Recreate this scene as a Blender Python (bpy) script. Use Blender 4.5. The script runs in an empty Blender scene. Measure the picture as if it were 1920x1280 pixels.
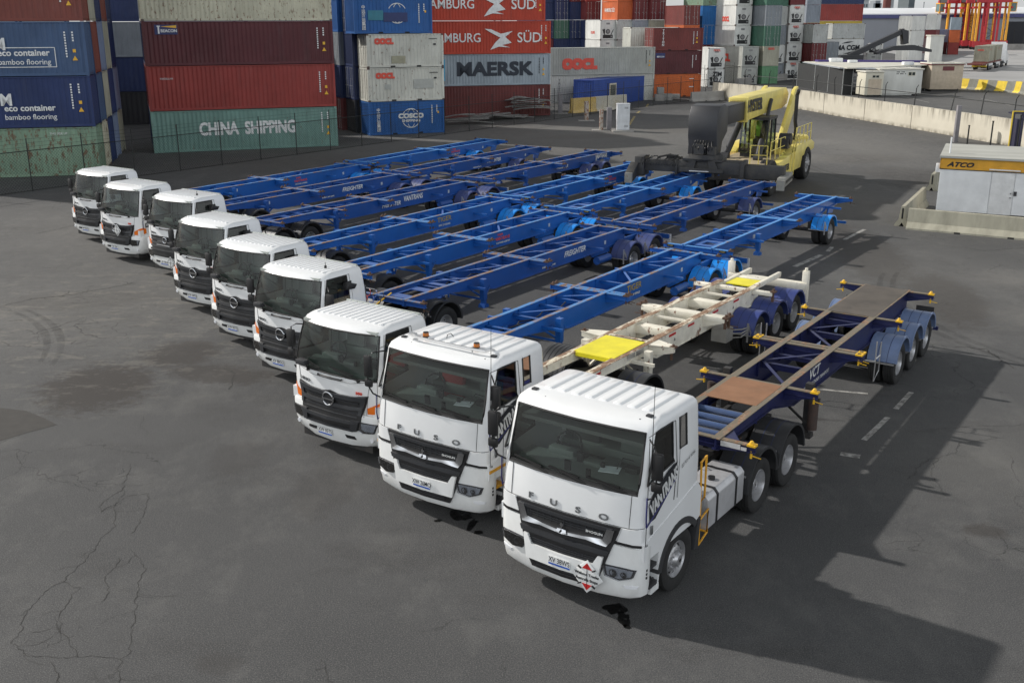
import bpy, bmesh, math, random
from mathutils import Vector, Matrix, noise as mnoise
random.seed(7)
sc = bpy.context.scene
COL = sc.collection
PI = math.pi
R = math.radians
# ---------------------------------------------------------------- camera, sky, sun, exposure
cam_d = bpy.data.cameras.new("camera")
cam_d.sensor_width = 36.0
cam_d.lens = 36.525
cam_d.clip_start = 0.1
cam_d.clip_end = 6000
cam = bpy.data.objects.new("camera", cam_d)
COL.objects.link(cam)
cam.matrix_world = (Matrix.Translation((0, 0, 8.33)) @ Matrix.Rotation(PI/2 - 0.2993, 4, 'X')
                    @ Matrix.Rotation(-0.002, 4, 'Z'))
sc.camera = cam
SUN_EL, SUN_AZ = R(33.0), R(-64.0)            # azimuth measured from +Y towards +X; sun is behind-left
w = bpy.data.worlds.new("World"); sc.world = w
w.use_nodes = True
nt = w.node_tree; nt.nodes.clear()
sky = nt.nodes.new('ShaderNodeTexSky'); sky.sky_type = 'NISHITA'; sky.sun_disc = False
sky.sun_elevation = SUN_EL; sky.sun_rotation = SUN_AZ
sky.air_density = 1.0; sky.dust_density = 3.0; sky.ozone_density = 1.0
# broken cloud over the blue, soft and pale towards the horizon
tc = nt.nodes.new('ShaderNodeTexCoord')
mp = nt.nodes.new('ShaderNodeMapping'); mp.inputs['Scale'].default_value = (1.2, 1.2, 3.2)
nz = nt.nodes.new('ShaderNodeTexNoise'); nz.inputs['Scale'].default_value = 1.7
nz.inputs['Detail'].default_value = 7; nz.inputs['Roughness'].default_value = 0.55
rp = nt.nodes.new('ShaderNodeValToRGB')
rp.color_ramp.elements[0].position = 0.30; rp.color_ramp.elements[0].color = (0.35, 0.35, 0.35, 1)
rp.color_ramp.elements[1].position = 0.56; rp.color_ramp.elements[1].color = (1, 1, 1, 1)
mx = nt.nodes.new('ShaderNodeMix'); mx.data_type = 'RGBA'
mx.inputs[7].default_value = (5.2, 5.35, 5.45, 1)
bg = nt.nodes.new('ShaderNodeBackground'); bg.inputs['Strength'].default_value = 0.12
wo = nt.nodes.new('ShaderNodeOutputWorld')
L = nt.links.new
L(tc.outputs['Generated'], mp.inputs['Vector']); L(mp.outputs[0], nz.inputs['Vector'])
L(nz.outputs['Fac'], rp.inputs[0]); L(rp.outputs[0], mx.inputs[0]); L(sky.outputs[0], mx.inputs[6])
# cloud base is duller overhead than near the horizon
spx = nt.nodes.new('ShaderNodeSeparateXYZ'); L(tc.outputs['Generated'], spx.inputs[0])
gr_ = nt.nodes.new('ShaderNodeMapRange'); gr_.inputs[1].default_value = 0.30; gr_.inputs[2].default_value = 0.72
gr_.inputs[3].default_value = 1.0; gr_.inputs[4].default_value = 0.17; L(spx.outputs[2], gr_.inputs[0])
# unseen bright bank of sky behind the camera, added as fill light
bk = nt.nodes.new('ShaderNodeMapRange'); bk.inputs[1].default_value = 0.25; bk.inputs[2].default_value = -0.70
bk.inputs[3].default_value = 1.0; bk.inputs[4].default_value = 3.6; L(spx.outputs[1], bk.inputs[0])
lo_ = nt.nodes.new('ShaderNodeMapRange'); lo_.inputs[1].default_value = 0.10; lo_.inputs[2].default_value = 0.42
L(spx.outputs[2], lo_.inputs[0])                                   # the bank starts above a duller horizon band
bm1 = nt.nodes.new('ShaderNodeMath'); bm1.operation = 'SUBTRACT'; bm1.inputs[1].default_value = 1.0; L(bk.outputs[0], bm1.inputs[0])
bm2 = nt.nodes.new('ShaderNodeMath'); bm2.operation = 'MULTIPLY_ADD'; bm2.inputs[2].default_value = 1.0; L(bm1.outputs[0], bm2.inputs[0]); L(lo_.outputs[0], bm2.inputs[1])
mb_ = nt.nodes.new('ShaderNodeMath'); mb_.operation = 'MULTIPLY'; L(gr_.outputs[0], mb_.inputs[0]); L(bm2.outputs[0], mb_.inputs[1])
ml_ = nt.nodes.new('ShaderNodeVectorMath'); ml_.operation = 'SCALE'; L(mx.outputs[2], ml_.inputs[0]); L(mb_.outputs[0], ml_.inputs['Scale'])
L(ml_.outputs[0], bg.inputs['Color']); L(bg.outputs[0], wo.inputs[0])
sun_d = bpy.data.lights.new("sun", 'SUN'); sun_d.energy = 3.5; sun_d.angle = R(1.2)
sun_d.color = (1.0, 0.96, 0.91)
sun = bpy.data.objects.new("sun", sun_d); COL.objects.link(sun)
sdir = Vector((math.sin(SUN_AZ)*math.cos(SUN_EL), math.cos(SUN_AZ)*math.cos(SUN_EL), math.sin(SUN_EL)))
sun.rotation_euler = sdir.to_track_quat('Z', 'Y').to_euler()
sun.location = (0, 0, 60)
vs = sc.view_settings
vs.view_transform = 'Standard'; vs.look = 'None'; vs.gamma = 1.0; vs.use_curve_mapping = False
vs.exposure = 0.24

# ---------------------------------------------------------------- materials
MATS = {}
def NM(name):
    m = bpy.data.materials.new(name); m.use_nodes = True
    b = m.node_tree.nodes['Principled BSDF']
    return m, m.node_tree, b
def nd(t, typ, **kw):
    n = t.nodes.new(typ)
    for k, v in kw.items(): setattr(n, k, v)
    return n
def noise_fac(t, scale, lo, hi, detail=5, sc3=(1, 1, 1), rough=0.6, coord='Object', out=None):
    """noise 0..1 remapped by a ramp from lo to hi"""
    c = nd(t, 'ShaderNodeTexCoord'); m = nd(t, 'ShaderNodeMapping'); m.inputs['Scale'].default_value = sc3
    n = nd(t, 'ShaderNodeTexNoise'); n.inputs['Scale'].default_value = scale
    n.inputs['Detail'].default_value = detail; n.inputs['Roughness'].default_value = rough
    r = nd(t, 'ShaderNodeMapRange'); r.inputs[1].default_value = lo; r.inputs[2].default_value = hi
    t.links.new(c.outputs[coord], m.inputs[0]); t.links.new(m.outputs[0], n.inputs['Vector'])
    t.links.new(n.outputs['Fac'], r.inputs[0])
    return r.outputs[0]
def mixc(t, fac, a, b, mode='MIX'):
    m = nd(t, 'ShaderNodeMix', data_type='RGBA', blend_type=mode)
    for s, v in ((0, fac), (6, a), (7, b)):
        if isinstance(v, (int, float)): m.inputs[s].default_value = v
        elif isinstance(v, tuple): m.inputs[s].default_value = v if len(v) == 4 else (*v, 1)
        else: t.links.new(v, m.inputs[s])
    return m.outputs[2]
def mul(t, a, b):
    m = nd(t, 'ShaderNodeMath', operation='MULTIPLY')
    for s, v in ((0, a), (1, b)):
        if isinstance(v, (int, float)): m.inputs[s].default_value = v
        else: t.links.new(v, m.inputs[s])
    return m.outputs[0]
def bump(t, b, h, strength=0.3, dist=0.01):
    n = nd(t, 'ShaderNodeBump'); n.inputs['Strength'].default_value = strength; n.inputs['Distance'].default_value = dist
    t.links.new(h, n.inputs['Height']); t.links.new(n.outputs[0], b.inputs['Normal'])

def paint(name, col, rough=0.45, metal=0.0, dirt=0.25, dirtcol=(0.09, 0.075, 0.06), dscale=3.0, rust=0.0,
          rustcol=(0.19, 0.07, 0.03), coat=0.0, streak=(1, 1, 1), var=0.12, rscale=6.0):
    if name in MATS: return MATS[name]
    m, t, b = NM(name)
    v = noise_fac(t, dscale*0.7, 0.3, 0.7, 3, streak)
    c = mixc(t, v, tuple(x*(1-var) for x in col), tuple(min(1, x*(1+var)) for x in col))
    if dirt > 0:
        d = noise_fac(t, dscale, 0.45, 0.85, 8, streak, 0.7)
        c = mixc(t, mul(t, d, dirt), c, dirtcol)
    if rust > 0:
        rr = noise_fac(t, rscale, 0.66-rust*0.30, 0.70-rust*0.28, 9, (1, 1, 0.6), 0.72)
        c = mixc(t, rr, c, rustcol)
    t.links.new(c, b.inputs['Base Color'])
    b.inputs['Roughness'].default_value = rough; b.inputs['Metallic'].default_value = metal
    b.inputs['Coat Weight'].default_value = coat; b.inputs['Coat Roughness'].default_value = 0.08
    MATS[name] = m; return m

WHITE = paint('truck_white', (0.80, 0.81, 0.81), 0.32, dirt=0.07, coat=0.5, var=0.02, dscale=1.5)
WHITE2 = paint('bumper_white', (0.77, 0.78, 0.77), 0.36, dirt=0.26, dirtcol=(.30, .28, .25), coat=0.3, var=0.03, dscale=3, streak=(1, 1, .5))
BLACKP = paint('black_plastic', (0.012, 0.012, 0.013), 0.5, dirt=0.08, dirtcol=(0.08, 0.075, 0.07))
GREYP = paint('grey_plastic', (0.036, 0.037, 0.040), 0.5, dirt=0.3, dirtcol=(0.11, 0.10, 0.09))
DGRILLE = paint('grille_grey', (0.030, 0.032, 0.036), 0.38, dirt=0.12)
CHROME = paint('chrome', (0.50, 0.51, 0.53), 0.14, metal=1.0, dirt=0.05)
SILVER = paint('silver_letter', (0.32, 0.33, 0.34), 0.3, metal=0.8, dirt=0.0)
ALU = paint('aluminium', (0.62, 0.62, 0.62), 0.33, metal=0.85, dirt=0.2)
TANKM = paint('tank_aluminium', (0.66, 0.66, 0.67), 0.42, metal=0.55, dirt=0.3, dirtcol=(.2, .19, .18))
RIMM = paint('wheel_alloy', (0.52, 0.52, 0.53), 0.36, metal=0.7, dirt=0.3, dscale=8)
RIMG = paint('steel_rim', (0.42, 0.42, 0.42), 0.5, metal=0.2, dirt=0.5, dscale=6)
TYRE = paint('tyre_rubber', (0.016, 0.016, 0.016), 0.85, dirt=0.5, dirtcol=(0.05, 0.047, 0.043), dscale=9)
RUBBER = paint('seal_rubber', (0.012, 0.012, 0.012), 0.6, dirt=0.0)
CHASSIS = paint('chassis_black', (0.022, 0.022, 0.023), 0.6, dirt=0.6, dirtcol=(0.09, 0.075, 0.06), dscale=4, rust=0.1)
ORANGE = paint('indicator_amber', (0.75, 0.17, 0.015), 0.15, dirt=0.1)
REDM = paint('red_enamel', (0.50, 0.02, 0.02), 0.3, dirt=0.1)
YSTEP = paint('yellow_handrail', (0.72, 0.36, 0.03), 0.4, dirt=0.2)
YTW = paint('twistlock_yellow', (0.80, 0.47, 0.02), 0.45, dirt=0.3)
GOLD = paint('faded_gold', (0.33, 0.25, 0.07), 0.5, dirt=0.2)
DBLUE = paint('dark_blue_line', (0.02, 0.02, 0.12), 0.4, dirt=0.0)
WTEXT = paint('white_lettering', (0.70, 0.71, 0.70), 0.5, dirt=0.25, dscale=5)
BTEXT = paint('black_lettering', (0.012, 0.015, 0.02), 0.5, dirt=0.1)
RTEXT = paint('red_lettering', (0.68, 0.08, 0.05), 0.5, dirt=0.2)
YTEXT = paint('yellow_marking', (0.75, 0.42, 0.03), 0.5, dirt=0.2)
BLUEP = paint('plate_blue', (0.03, 0.10, 0.42), 0.4, dirt=0.0)
PLATEW = paint('plate_white', (0.75, 0.76, 0.75), 0.4, dirt=0.1)
DASH = paint('dashboard', (0.12, 0.14, 0.13), 0.6, dirt=0.1)
SEAT = paint('seat_cloth', (0.05, 0.052, 0.055), 0.9, dirt=0.2)
SEATR = paint('seat_red_cloth', (0.30, 0.03, 0.03), 0.9, dirt=0.2)
LINER = paint('cab_liner', (0.13, 0.135, 0.13), 0.8, dirt=0.1)
PAPER = paint('paper', (0.72, 0.76, 0.80), 0.8, dirt=0.0)
LAMP = paint('lamp_reflector', (0.80, 0.81, 0.84), 0.2, metal=0.0, dirt=0.0, coat=.5)
DLAMP = paint('lamp_housing', (0.05, 0.05, 0.06), 0.2, metal=0.3, dirt=0.0)

def glass_mat(name, tint, refl=0.12, op=0.0):
    m, t, b = NM(name)
    t.nodes.remove(b)
    o = t.nodes['Material Output']
    tr = nd(t, 'ShaderNodeBsdfTransparent'); tr.inputs[0].default_value = (*tint, 1)
    gl = nd(t, 'ShaderNodeBsdfGlossy'); gl.inputs['Roughness'].default_value = 0.03
    fr = nd(t, 'ShaderNodeFresnel'); fr.inputs[0].default_value = 1.55
    ad = nd(t, 'ShaderNodeMath', operation='ADD'); ad.inputs[1].default_value = refl; ad.use_clamp = True
    mxs = nd(t, 'ShaderNodeMixShader')
    t.links.new(fr.outputs[0], ad.inputs[0]); t.links.new(ad.outputs[0], mxs.inputs[0])
    t.links.new(tr.outputs[0], mxs.inputs[1]); t.links.new(gl.outputs[0], mxs.inputs[2])
    t.links.new(mxs.outputs[0], o.inputs[0])
    return m
GLASS = glass_mat('windscreen_glass', (0.86, 0.93, 0.88), 0.0)
SGLASS = glass_mat('side_glass', (0.22, 0.26, 0.26), 0.04)
LENS = glass_mat('lamp_lens', (0.85, 0.87, 0.9), 0.1)

# ---------------------------------------------------------------- mesh helpers
class MB:
    def __init__(s): s.bm = bmesh.new(); s.mi = 0
    def _tag(s, faces):
        for f in faces: f.material_index = s.mi
    def box(s, x0, x1, y0, y1, z0, z1):
        v = [s.bm.verts.new(p) for p in ((x0,y0,z0),(x1,y0,z0),(x1,y1,z0),(x0,y1,z0),(x0,y0,z1),(x1,y0,z1),(x1,y1,z1),(x0,y1,z1))]
        F = [s.bm.faces.new([v[i] for i in q]) for q in ((3,2,1,0),(4,5,6,7),(0,1,5,4),(1,2,6,5),(2,3,7,6),(3,0,4,7))]
        s._tag(F); return s
    def cbox(s, c, d, rot=None):
        x, y, z = (k/2 for k in d)
        M = Matrix.Translation(c) @ (rot if rot is not None else Matrix())
        v = [s.bm.verts.new(M @ Vector(p)) for p in ((-x,-y,-z),(x,-y,-z),(x,y,-z),(-x,y,-z),(-x,-y,z),(x,-y,z),(x,y,z),(-x,y,z))]
        F = [s.bm.faces.new([v[i] for i in q]) for q in ((3,2,1,0),(4,5,6,7),(0,1,5,4),(1,2,6,5),(2,3,7,6),(3,0,4,7))]
        s._tag(F); return s
    def beam(s, a, b, w, h, up=(0, 0, 1)):
        a, b = Vector(a), Vector(b); d = (b-a); l = d.length; d.normalize()
        u = Vector(up); sx = d.cross(u)
        if sx.length < 1e-4: sx = d.cross(Vector((0, 1, 0)))
        sx.normalize(); u = sx.cross(d)
        v = []
        for p in (a, b):
            for i, j in ((-1,-1),(1,-1),(1,1),(-1,1)): v.append(s.bm.verts.new(p + sx*(w/2*i) + u*(h/2*j)))
        F = [s.bm.faces.new([v[i] for i in q]) for q in ((3,2,1,0),(4,5,6,7),(0,1,5,4),(1,2,6,5),(2,3,7,6),(3,0,4,7))]
        s._tag(F); return s
    def tube(s, pts, r, n=8, closed=False, caps=True):
        pts = [Vector(p) for p in pts]; rings = []
        N = len(pts)
        for i, p in enumerate(pts):
            if closed: d = pts[(i+1) % N]-pts[i-1]
            else: d = pts[min(i+1, N-1)]-pts[max(i-1, 0)]
            d.normalize()
            ref = Vector((0, 0, 1)) if abs(d.z) < 0.9 else Vector((0, 1, 0))
            a = d.cross(ref).normalized(); b = a.cross(d)
            rr = r[i] if isinstance(r, (list, tuple)) else r
            rings.append([s.bm.verts.new(p + a*rr*math.cos(2*PI*k/n) + b*rr*math.sin(2*PI*k/n)) for k in range(n)])
        F = []
        for i in range(N if closed else N-1):
            A, B = rings[i], rings[(i+1) % N]
            for k in range(n): F.append(s.bm.faces.new((A[k], A[(k+1) % n], B[(k+1) % n], B[k])))
        if caps and not closed:
            F.append(s.bm.faces.new(rings[0][::-1])); F.append(s.bm.faces.new(rings[-1]))
        s._tag(F); return s
    def cyl(s, a, b, r, n=16, r2=None):
        return s.tube([a, b], [r, r2 if r2 is not None else r], n)
    def prism(s, poly, axis, a, b):
        """poly list of 2D pts; axis 'x': (y,z) extruded x a..b ; 'y': (x,z); 'z': (x,y)"""
        def P(p, t): return {'x': (t, p[0], p[1]), 'y': (p[0], t, p[1]), 'z': (p[0], p[1], t)}[axis]
        A = [s.bm.verts.new(P(p, a)) for p in poly]; B = [s.bm.verts.new(P(p, b)) for p in poly]
        F = [s.bm.faces.new(A[::-1]), s.bm.faces.new(B)]
        n = len(poly)
        for i in range(n): F.append(s.bm.faces.new((A[i], A[(i+1) % n], B[(i+1) % n], B[i])))
        s._tag(F); return s
    def lathe(s, prof, axis='x', n=24, c=(0, 0, 0), closed=True):
        """prof: (along, radius) list, revolved round axis"""
        rings = []
        for (t, r) in prof:
            ring = []
            for k in range(n):
                a = 2*PI*k/n; u, v = r*math.cos(a), r*math.sin(a)
                p = {'x': (t, u, v), 'y': (u, t, v), 'z': (u, v, t)}[axis]
                ring.append(s.bm.verts.new(Vector(p)+Vector(c)))
            rings.append(ring)
        F = []
        for i in range(len(rings)-1):
            A, B = rings[i], rings[i+1]
            for k in range(n): F.append(s.bm.faces.new((A[k], A[(k+1) % n], B[(k+1) % n], B[k])))
        if closed:
            F.append(s.bm.faces.new(rings[0][::-1])); F.append(s.bm.faces.new(rings[-1]))
        s._tag(F); return s
    def quad(s, *p):
        f = s.bm.faces.new([s.bm.verts.new(q) for q in p]); s._tag([f]); return s
    def loft(s, rings, closed_ring=True, cap=True):
        V = [[s.bm.verts.new(p) for p in r] for r in rings]; F = []
        n = len(V[0])
        for i in range(len(V)-1):
            for k in range(n if closed_ring else n-1):
                F.append(s.bm.faces.new((V[i][k], V[i][(k+1) % n], V[i+1][(k+1) % n], V[i+1][k])))
        if cap and closed_ring: F.append(s.bm.faces.new(V[0][::-1])); F.append(s.bm.faces.new(V[-1]))
        s._tag(F); return s
    def mesh(s, name, mats, smooth=35, bevel=0.0, recalc=True):
        bm = s.bm
        if recalc: bmesh.ops.recalc_face_normals(bm, faces=bm.faces)
        if bevel:
            es = [e for e in bm.edges if len(e.link_faces) == 2 and e.calc_face_angle(0) > 0.6]
            bmesh.ops.bevel(bm, geom=es, offset=bevel, segments=2, affect='EDGES', profile=0.5, clamp_overlap=True)
        if smooth:
            for f in bm.faces: f.smooth = True
            for e in bm.edges:
                if len(e.link_faces) == 2 and e.calc_face_angle(0) > R(smooth): e.smooth = False
        me = bpy.data.meshes.new(name); bm.to_mesh(me); bm.free()
        for m in (mats if isinstance(mats, (list, tuple)) else [mats]): me.materials.append(m)
        return me
def link(name, me, parent=None, loc=None, rz=None):
    o = bpy.data.objects.new(name, me); COL.objects.link(o)
    if parent is not None: o.parent = parent
    if loc is not None: o.location = loc
    if rz is not None: o.rotation_euler = (0, 0, rz)
    return o
SPLIT_LR = {'wheel_arch_trim', 'outrigger', 'valve_gear', 'corner_panel', 'black_moulding', 'lower_side_panel', 'marker_lamp', 'document_tube', 'side_guard', 'mud_flap', 'reflector', 'tank_strap_none', 'gusset', 'twistlock', 'engine_cover', 'intake_slot', 'twistlock_box', 'grille_bar_none', 'deck_plate_none', 'name_plate', 'fuel_tank', 'underrun_none'}
SPLIT_LOOSE = {'rating_plate', 'reflector_strip', 'logo_swoosh', 'marker_lamp', 'vent_slot', 'deck_plate_none', 'tan_panel', 'post_none', 'lifting_slot', 'indicator', 'label_strip', 'mudguard_none', 'fender_deck', 'name_plate', 'cross_bar', 'cross_member', 'pane'}
def part(name, mb, mats, parent=None, smooth=35, bevel=0.0):
    if name in SPLIT_LOOSE:
        bm = mb.bm; seen = set(); comps = []
        bm.faces.ensure_lookup_table(); bm.verts.index_update()
        for f in bm.faces:
            if f in seen: continue
            st_ = [f]; seen.add(f); c = []
            while st_:
                g_ = st_.pop(); c.append(g_)
                for v in g_.verts:
                    for h_ in v.link_faces:
                        if h_ not in seen: seen.add(h_); st_.append(h_)
            comps.append(c)
        for c in comps[1:]:
            m2 = MB(); vm = {}
            for f in c:
                vs_ = [vm.setdefault(v, None) or vm.__setitem__(v, m2.bm.verts.new(v.co)) or vm[v] for v in f.verts]
                nf_ = m2.bm.faces.new(vs_); nf_.material_index = f.material_index
            link(name, m2.mesh(name, mats, smooth, bevel), parent)
        bmesh.ops.delete(bm, geom=[f for c in comps[1:] for f in c], context='FACES')
    if name in SPLIT_LR:
        bm = mb.bm; mid = [f.calc_center_median().x for f in bm.faces]
        if any(m < -.02 for m in mid) and any(m > .02 for m in mid):
            other = MB(); other.bm = bm.copy()
            bmesh.ops.delete(bm, geom=[f for f in bm.faces if f.calc_center_median().x < 0], context='FACES')
            bmesh.ops.delete(other.bm, geom=[f for f in other.bm.faces if f.calc_center_median().x >= 0], context='FACES')
            link(name, other.mesh(name, mats, smooth, bevel), parent)
    return link(name, mb.mesh(name, mats, smooth, bevel), parent)
def thing(name, label, cat, loc=(0, 0, 0), rz=0.0, group=None):
    o = bpy.data.objects.new(name, None); COL.objects.link(o)
    o.empty_display_size = 0.3
    o.location = loc; o.rotation_euler = (0, 0, rz)
    tag(o, label, cat, group); return o
def tag(o, label=None, cat=None, group=None, kind=None):
    if label: o['label'] = label
    if cat: o['category'] = cat
    if group: o['group'] = group
    if kind: o['kind'] = kind
    return o
# text as mesh ------------------------------------------------------------
TXT = {}
def text_bm(s, size=1.0, bold=0.0, shear=0.0, align='CENTER', sx=1.0, spacing=1.0, thick=0.0):
    """returns list of (verts, faces) in XY plane, x right, y up, z = extrude"""
    key = (s, round(size, 4), bold, shear, align, sx, spacing, thick)
    if key in TXT: return TXT[key]
    cu = bpy.data.curves.new('lettering', 'FONT'); cu.body = s; cu.size = size
    cu.offset = bold; cu.shear = shear; cu.align_x = align; cu.align_y = 'CENTER'; cu.extrude = thick
    cu.space_character = spacing; cu.resolution_u = 3
    o = bpy.data.objects.new('lettering', cu); COL.objects.link(o)
    dg = bpy.context.evaluated_depsgraph_get()
    me = bpy.data.meshes.new_from_object(o.evaluated_get(dg))
    V = [(v.co.x*sx, v.co.y, v.co.z) for v in me.vertices]; F = [tuple(p.vertices) for p in me.polygons]
    bpy.data.objects.remove(o); bpy.data.meshes.remove(me); bpy.data.curves.remove(cu)
    TXT[key] = (V, F); return V, F
def put_text(mb, s, fn, **kw):
    """fn maps (x,y,z) text coords to 3D"""
    kw = dict(kw); bo = kw.get('bold', 0.0); cap = kw.get('size', 1.0)*.010
    extra = max(0.0, bo-cap); kw['bold'] = min(bo, cap)
    V, F = text_bm(s, **kw)
    o_ = Vector(fn(0, 0, 0)); nrm = (Vector(fn(.01, 0, 0))-o_).cross(Vector(fn(0, .01, 0))-o_)
    if nrm.length > 0: nrm.normalize()
    offs = [(0, 0)] if extra <= 0 else [(-extra, -extra), (extra, -extra), (-extra, extra), (extra, extra), (0, extra), (0, -extra), (-extra, 0), (extra, 0), (0, 0)]
    for j, (dx, dy) in enumerate(offs):
        vs_ = [mb.bm.verts.new(Vector(fn(v[0]+dx, v[1]+dy, v[2]))+nrm*(.0007*j)) for v in V]
        for f in F:
            try: ff = mb.bm.faces.new([vs_[i] for i in f]); ff.material_index = mb.mi
            except ValueError: pass
    return mb
def text_part(name, s, fn, mat, parent, **kw):
    mb = MB(); put_text(mb, s, fn, **kw)
    return link(name, mb.mesh(name, mat, smooth=0, recalc=False), parent)
# ---------------------------------------------------------------- ground
def asphalt_mat():
    m, t, b = NM('yard_asphalt')
    lk = t.links.new
    base = mixc(t, noise_fac(t, 0.09, 0.35, 0.68, 6), (0.056, 0.057, 0.058), (0.088, 0.088, 0.088))
    base = mixc(t, mul(t, noise_fac(t, 0.45, 0.50, 0.66, 10, (1.3, .8, 1), rough=0.75), 0.6), base, (0.135, 0.133, 0.127))
    base = mixc(t, mul(t, noise_fac(t, 0.28, 0.53, 0.68, 10, (1, 1.6, 1), 0.75), 0.55), base, (0.036, 0.035, 0.034))
    # aggregate
    base = mixc(t, mul(t, noise_fac(t, 48, 0.50, 0.64, 1, rough=0.8), 0.60), base, (0.16, 0.156, 0.148))
    base = mixc(t, mul(t, noise_fac(t, 57, 0.52, 0.62, 1, rough=.8), 0.65), base, (0.026, 0.026, 0.027))
    # stains with a place of their own
    blobs = [(-9.9, 23.4, 1.7, 2.3, .3, .88), (-8.7, 26.0, 1.3, 1.5, 0, .75), (-7.2, 24.3, 1.9, 0.9, -.3, .7), (-13.5, 31.5, 3.2, 1.6, .2, .35),
             (13.3, 38.0, 1.7, 6.5, -.15, .62), (13.6, 31.5, 1.5, 4.5, -.2, .7), (12.3, 43.5, 2.8, 3.2, .3, .55),
             (8.1, 16.0, 0.5, 0.33, 0, .6), (-12.0, 64.0, 7.0, 5.0, .5, .3), (5.4, 79.0, 5.0, 2.0, .35, .55), (14.0, 84, 5, 3.0, .5, .5),
             (22.0, 66.0, 4.0, 3.0, 0.4, .5), (14.5, 54.0, 2.5, 4.5, -.3, .6), (23.0, 58.0, 4.0, 5.0, .4, .45), (-3.5, 17.6, .8, 1.4, 0, .25),
             (-5.5, 19.2, .8, 1.0, 0, .25), (20.5, 80.0, 4.0, 5.0, .5, .4), (-4.0, 12.2, .5, .35, 0, .25), (6.0, 20.3, .45, .2, 0, .5), (6.6, 21.2, .3, .15, 0, .5), (5.0, 17.8, .25, .15, 0, .5)]
    geo = nd(t, 'ShaderNodeNewGeometry')
    nz_ = noise_fac(t, 2.4, 0.28, 0.72, 12, rough=0.86)
    acc = None
    for (x, y, rx, ry, rot, st) in blobs:
        mpn = nd(t, 'ShaderNodeMapping', vector_type='TEXTURE')
        mpn.inputs['Location'].default_value = (x, y, 0); mpn.inputs['Rotation'].default_value = (0, 0, rot)
        mpn.inputs['Scale'].default_value = (rx, ry, 1)
        lk(geo.outputs['Position'], mpn.inputs[0])
        ln = nd(t, 'ShaderNodeVectorMath', operation='LENGTH'); lk(mpn.outputs[0], ln.inputs[0])
        ad = nd(t, 'ShaderNodeMath', operation='ADD'); lk(ln.outputs['Value'], ad.inputs[0]); lk(nz_, ad.inputs[1])
        mr = nd(t, 'ShaderNodeMapRange'); mr.inputs[1].default_value = 1.38; mr.inputs[2].default_value = 1.08
        mr.inputs[3].default_value = 0; mr.inputs[4].default_value = st
        lk(ad.outputs[0], mr.inputs[0])
        if acc is None: acc = mr.outputs[0]
        else:
            q = nd(t, 'ShaderNodeMath', operation='MAXIMUM'); lk(acc, q.inputs[0]); lk(mr.outputs[0], q.inputs[1]); acc = q.outputs[0]
    base = mixc(t, acc, base, (0.038, 0.033, 0.029))
    # paler worn ground in the sun-bleached middle distance and near the right
    for (x, y, rx, ry, st) in [(-12, 40, 9, 14, .20), (9.5, 19.0, 3.6, 3.5, .22), (18, 50, 6, 10, .15), (4, 84, 16, 8, .2), (22, 84, 8, 12, .25), (2, 78, 38, 24, .42), (-14, 30, 6, 6, .2), (-18, 46, 9, 9, .25), (24, 72, 6, 14, .45), (19, 66, 3, 3, .4), (21.5, 75.5, 2.5, 2.0, .5), (14, 34, 7, 8, .2), (25, 45, 6, 10, .25), (17, 34, 2.2, 1.6, .35), (15.5, 29, 1.6, 2.0, .35), (50, 110, 20, 25, .25)]:
        mpn = nd(t, 'ShaderNodeMapping', vector_type='TEXTURE'); mpn.inputs['Location'].default_value = (x, y, 0)
        mpn.inputs['Scale'].default_value = (rx, ry, 1); lk(geo.outputs['Position'], mpn.inputs[0])
        ln = nd(t, 'ShaderNodeVectorMath', operation='LENGTH'); lk(mpn.outputs[0], ln.inputs[0])
        ad = nd(t, 'ShaderNodeMath', operation='ADD'); lk(ln.outputs['Value'], ad.inputs[0]); lk(nz_, ad.inputs[1])
        mr = nd(t, 'ShaderNodeMapRange'); mr.inputs[1].default_value = 1.6; mr.inputs[2].default_value = 0.5
        mr.inputs[4].default_value = st; lk(ad.outputs[0], mr.inputs[0])
        base = mixc(t, mr.outputs[0], base, (0.21, 0.20, 0.18))
    # flaked surface course: pale and dark scabs
    mpn = nd(t, 'ShaderNodeMapping', vector_type='TEXTURE'); mpn.inputs['Location'].default_value = (-12.5, 29.5, 0); mpn.inputs['Scale'].default_value = (9, 10, 1); lk(geo.outputs['Position'], mpn.inputs[0])
    ln = nd(t, 'ShaderNodeVectorMath', operation='LENGTH'); lk(mpn.outputs[0], ln.inputs[0]); mk = nd(t, 'ShaderNodeMapRange'); mk.inputs[1].default_value = 1.0; mk.inputs[2].default_value = .4; lk(ln.outputs['Value'], mk.inputs[0])
    base = mixc(t, mul(t, mul(t, noise_fac(t, 1.1, .535, .575, 9, (.8, 1.5, 1), .8), mk.outputs[0]), .55), base, (0.165, 0.155, 0.135))
    base = mixc(t, mul(t, mul(t, noise_fac(t, 1.7, .56, .60, 9, (1, 1.8, 1), .8), mk.outputs[0]), .5), base, (0.040, 0.038, 0.034))
    # cracks
    tcn = nd(t, 'ShaderNodeTexCoord')
    dn = nd(t, 'ShaderNodeTexNoise'); dn.inputs['Scale'].default_value = 0.9; dn.inputs['Detail'].default_value = 6
    va = nd(t, 'ShaderNodeVectorMath', operation='MULTIPLY_ADD'); va.inputs[1].default_value = (1.5, 1.5, 0)
    lk(tcn.outputs['Object'], dn.inputs['Vector']); lk(dn.outputs['Color'], va.inputs[0]); lk(tcn.outputs['Object'], va.inputs[2])
    cr = None
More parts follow.
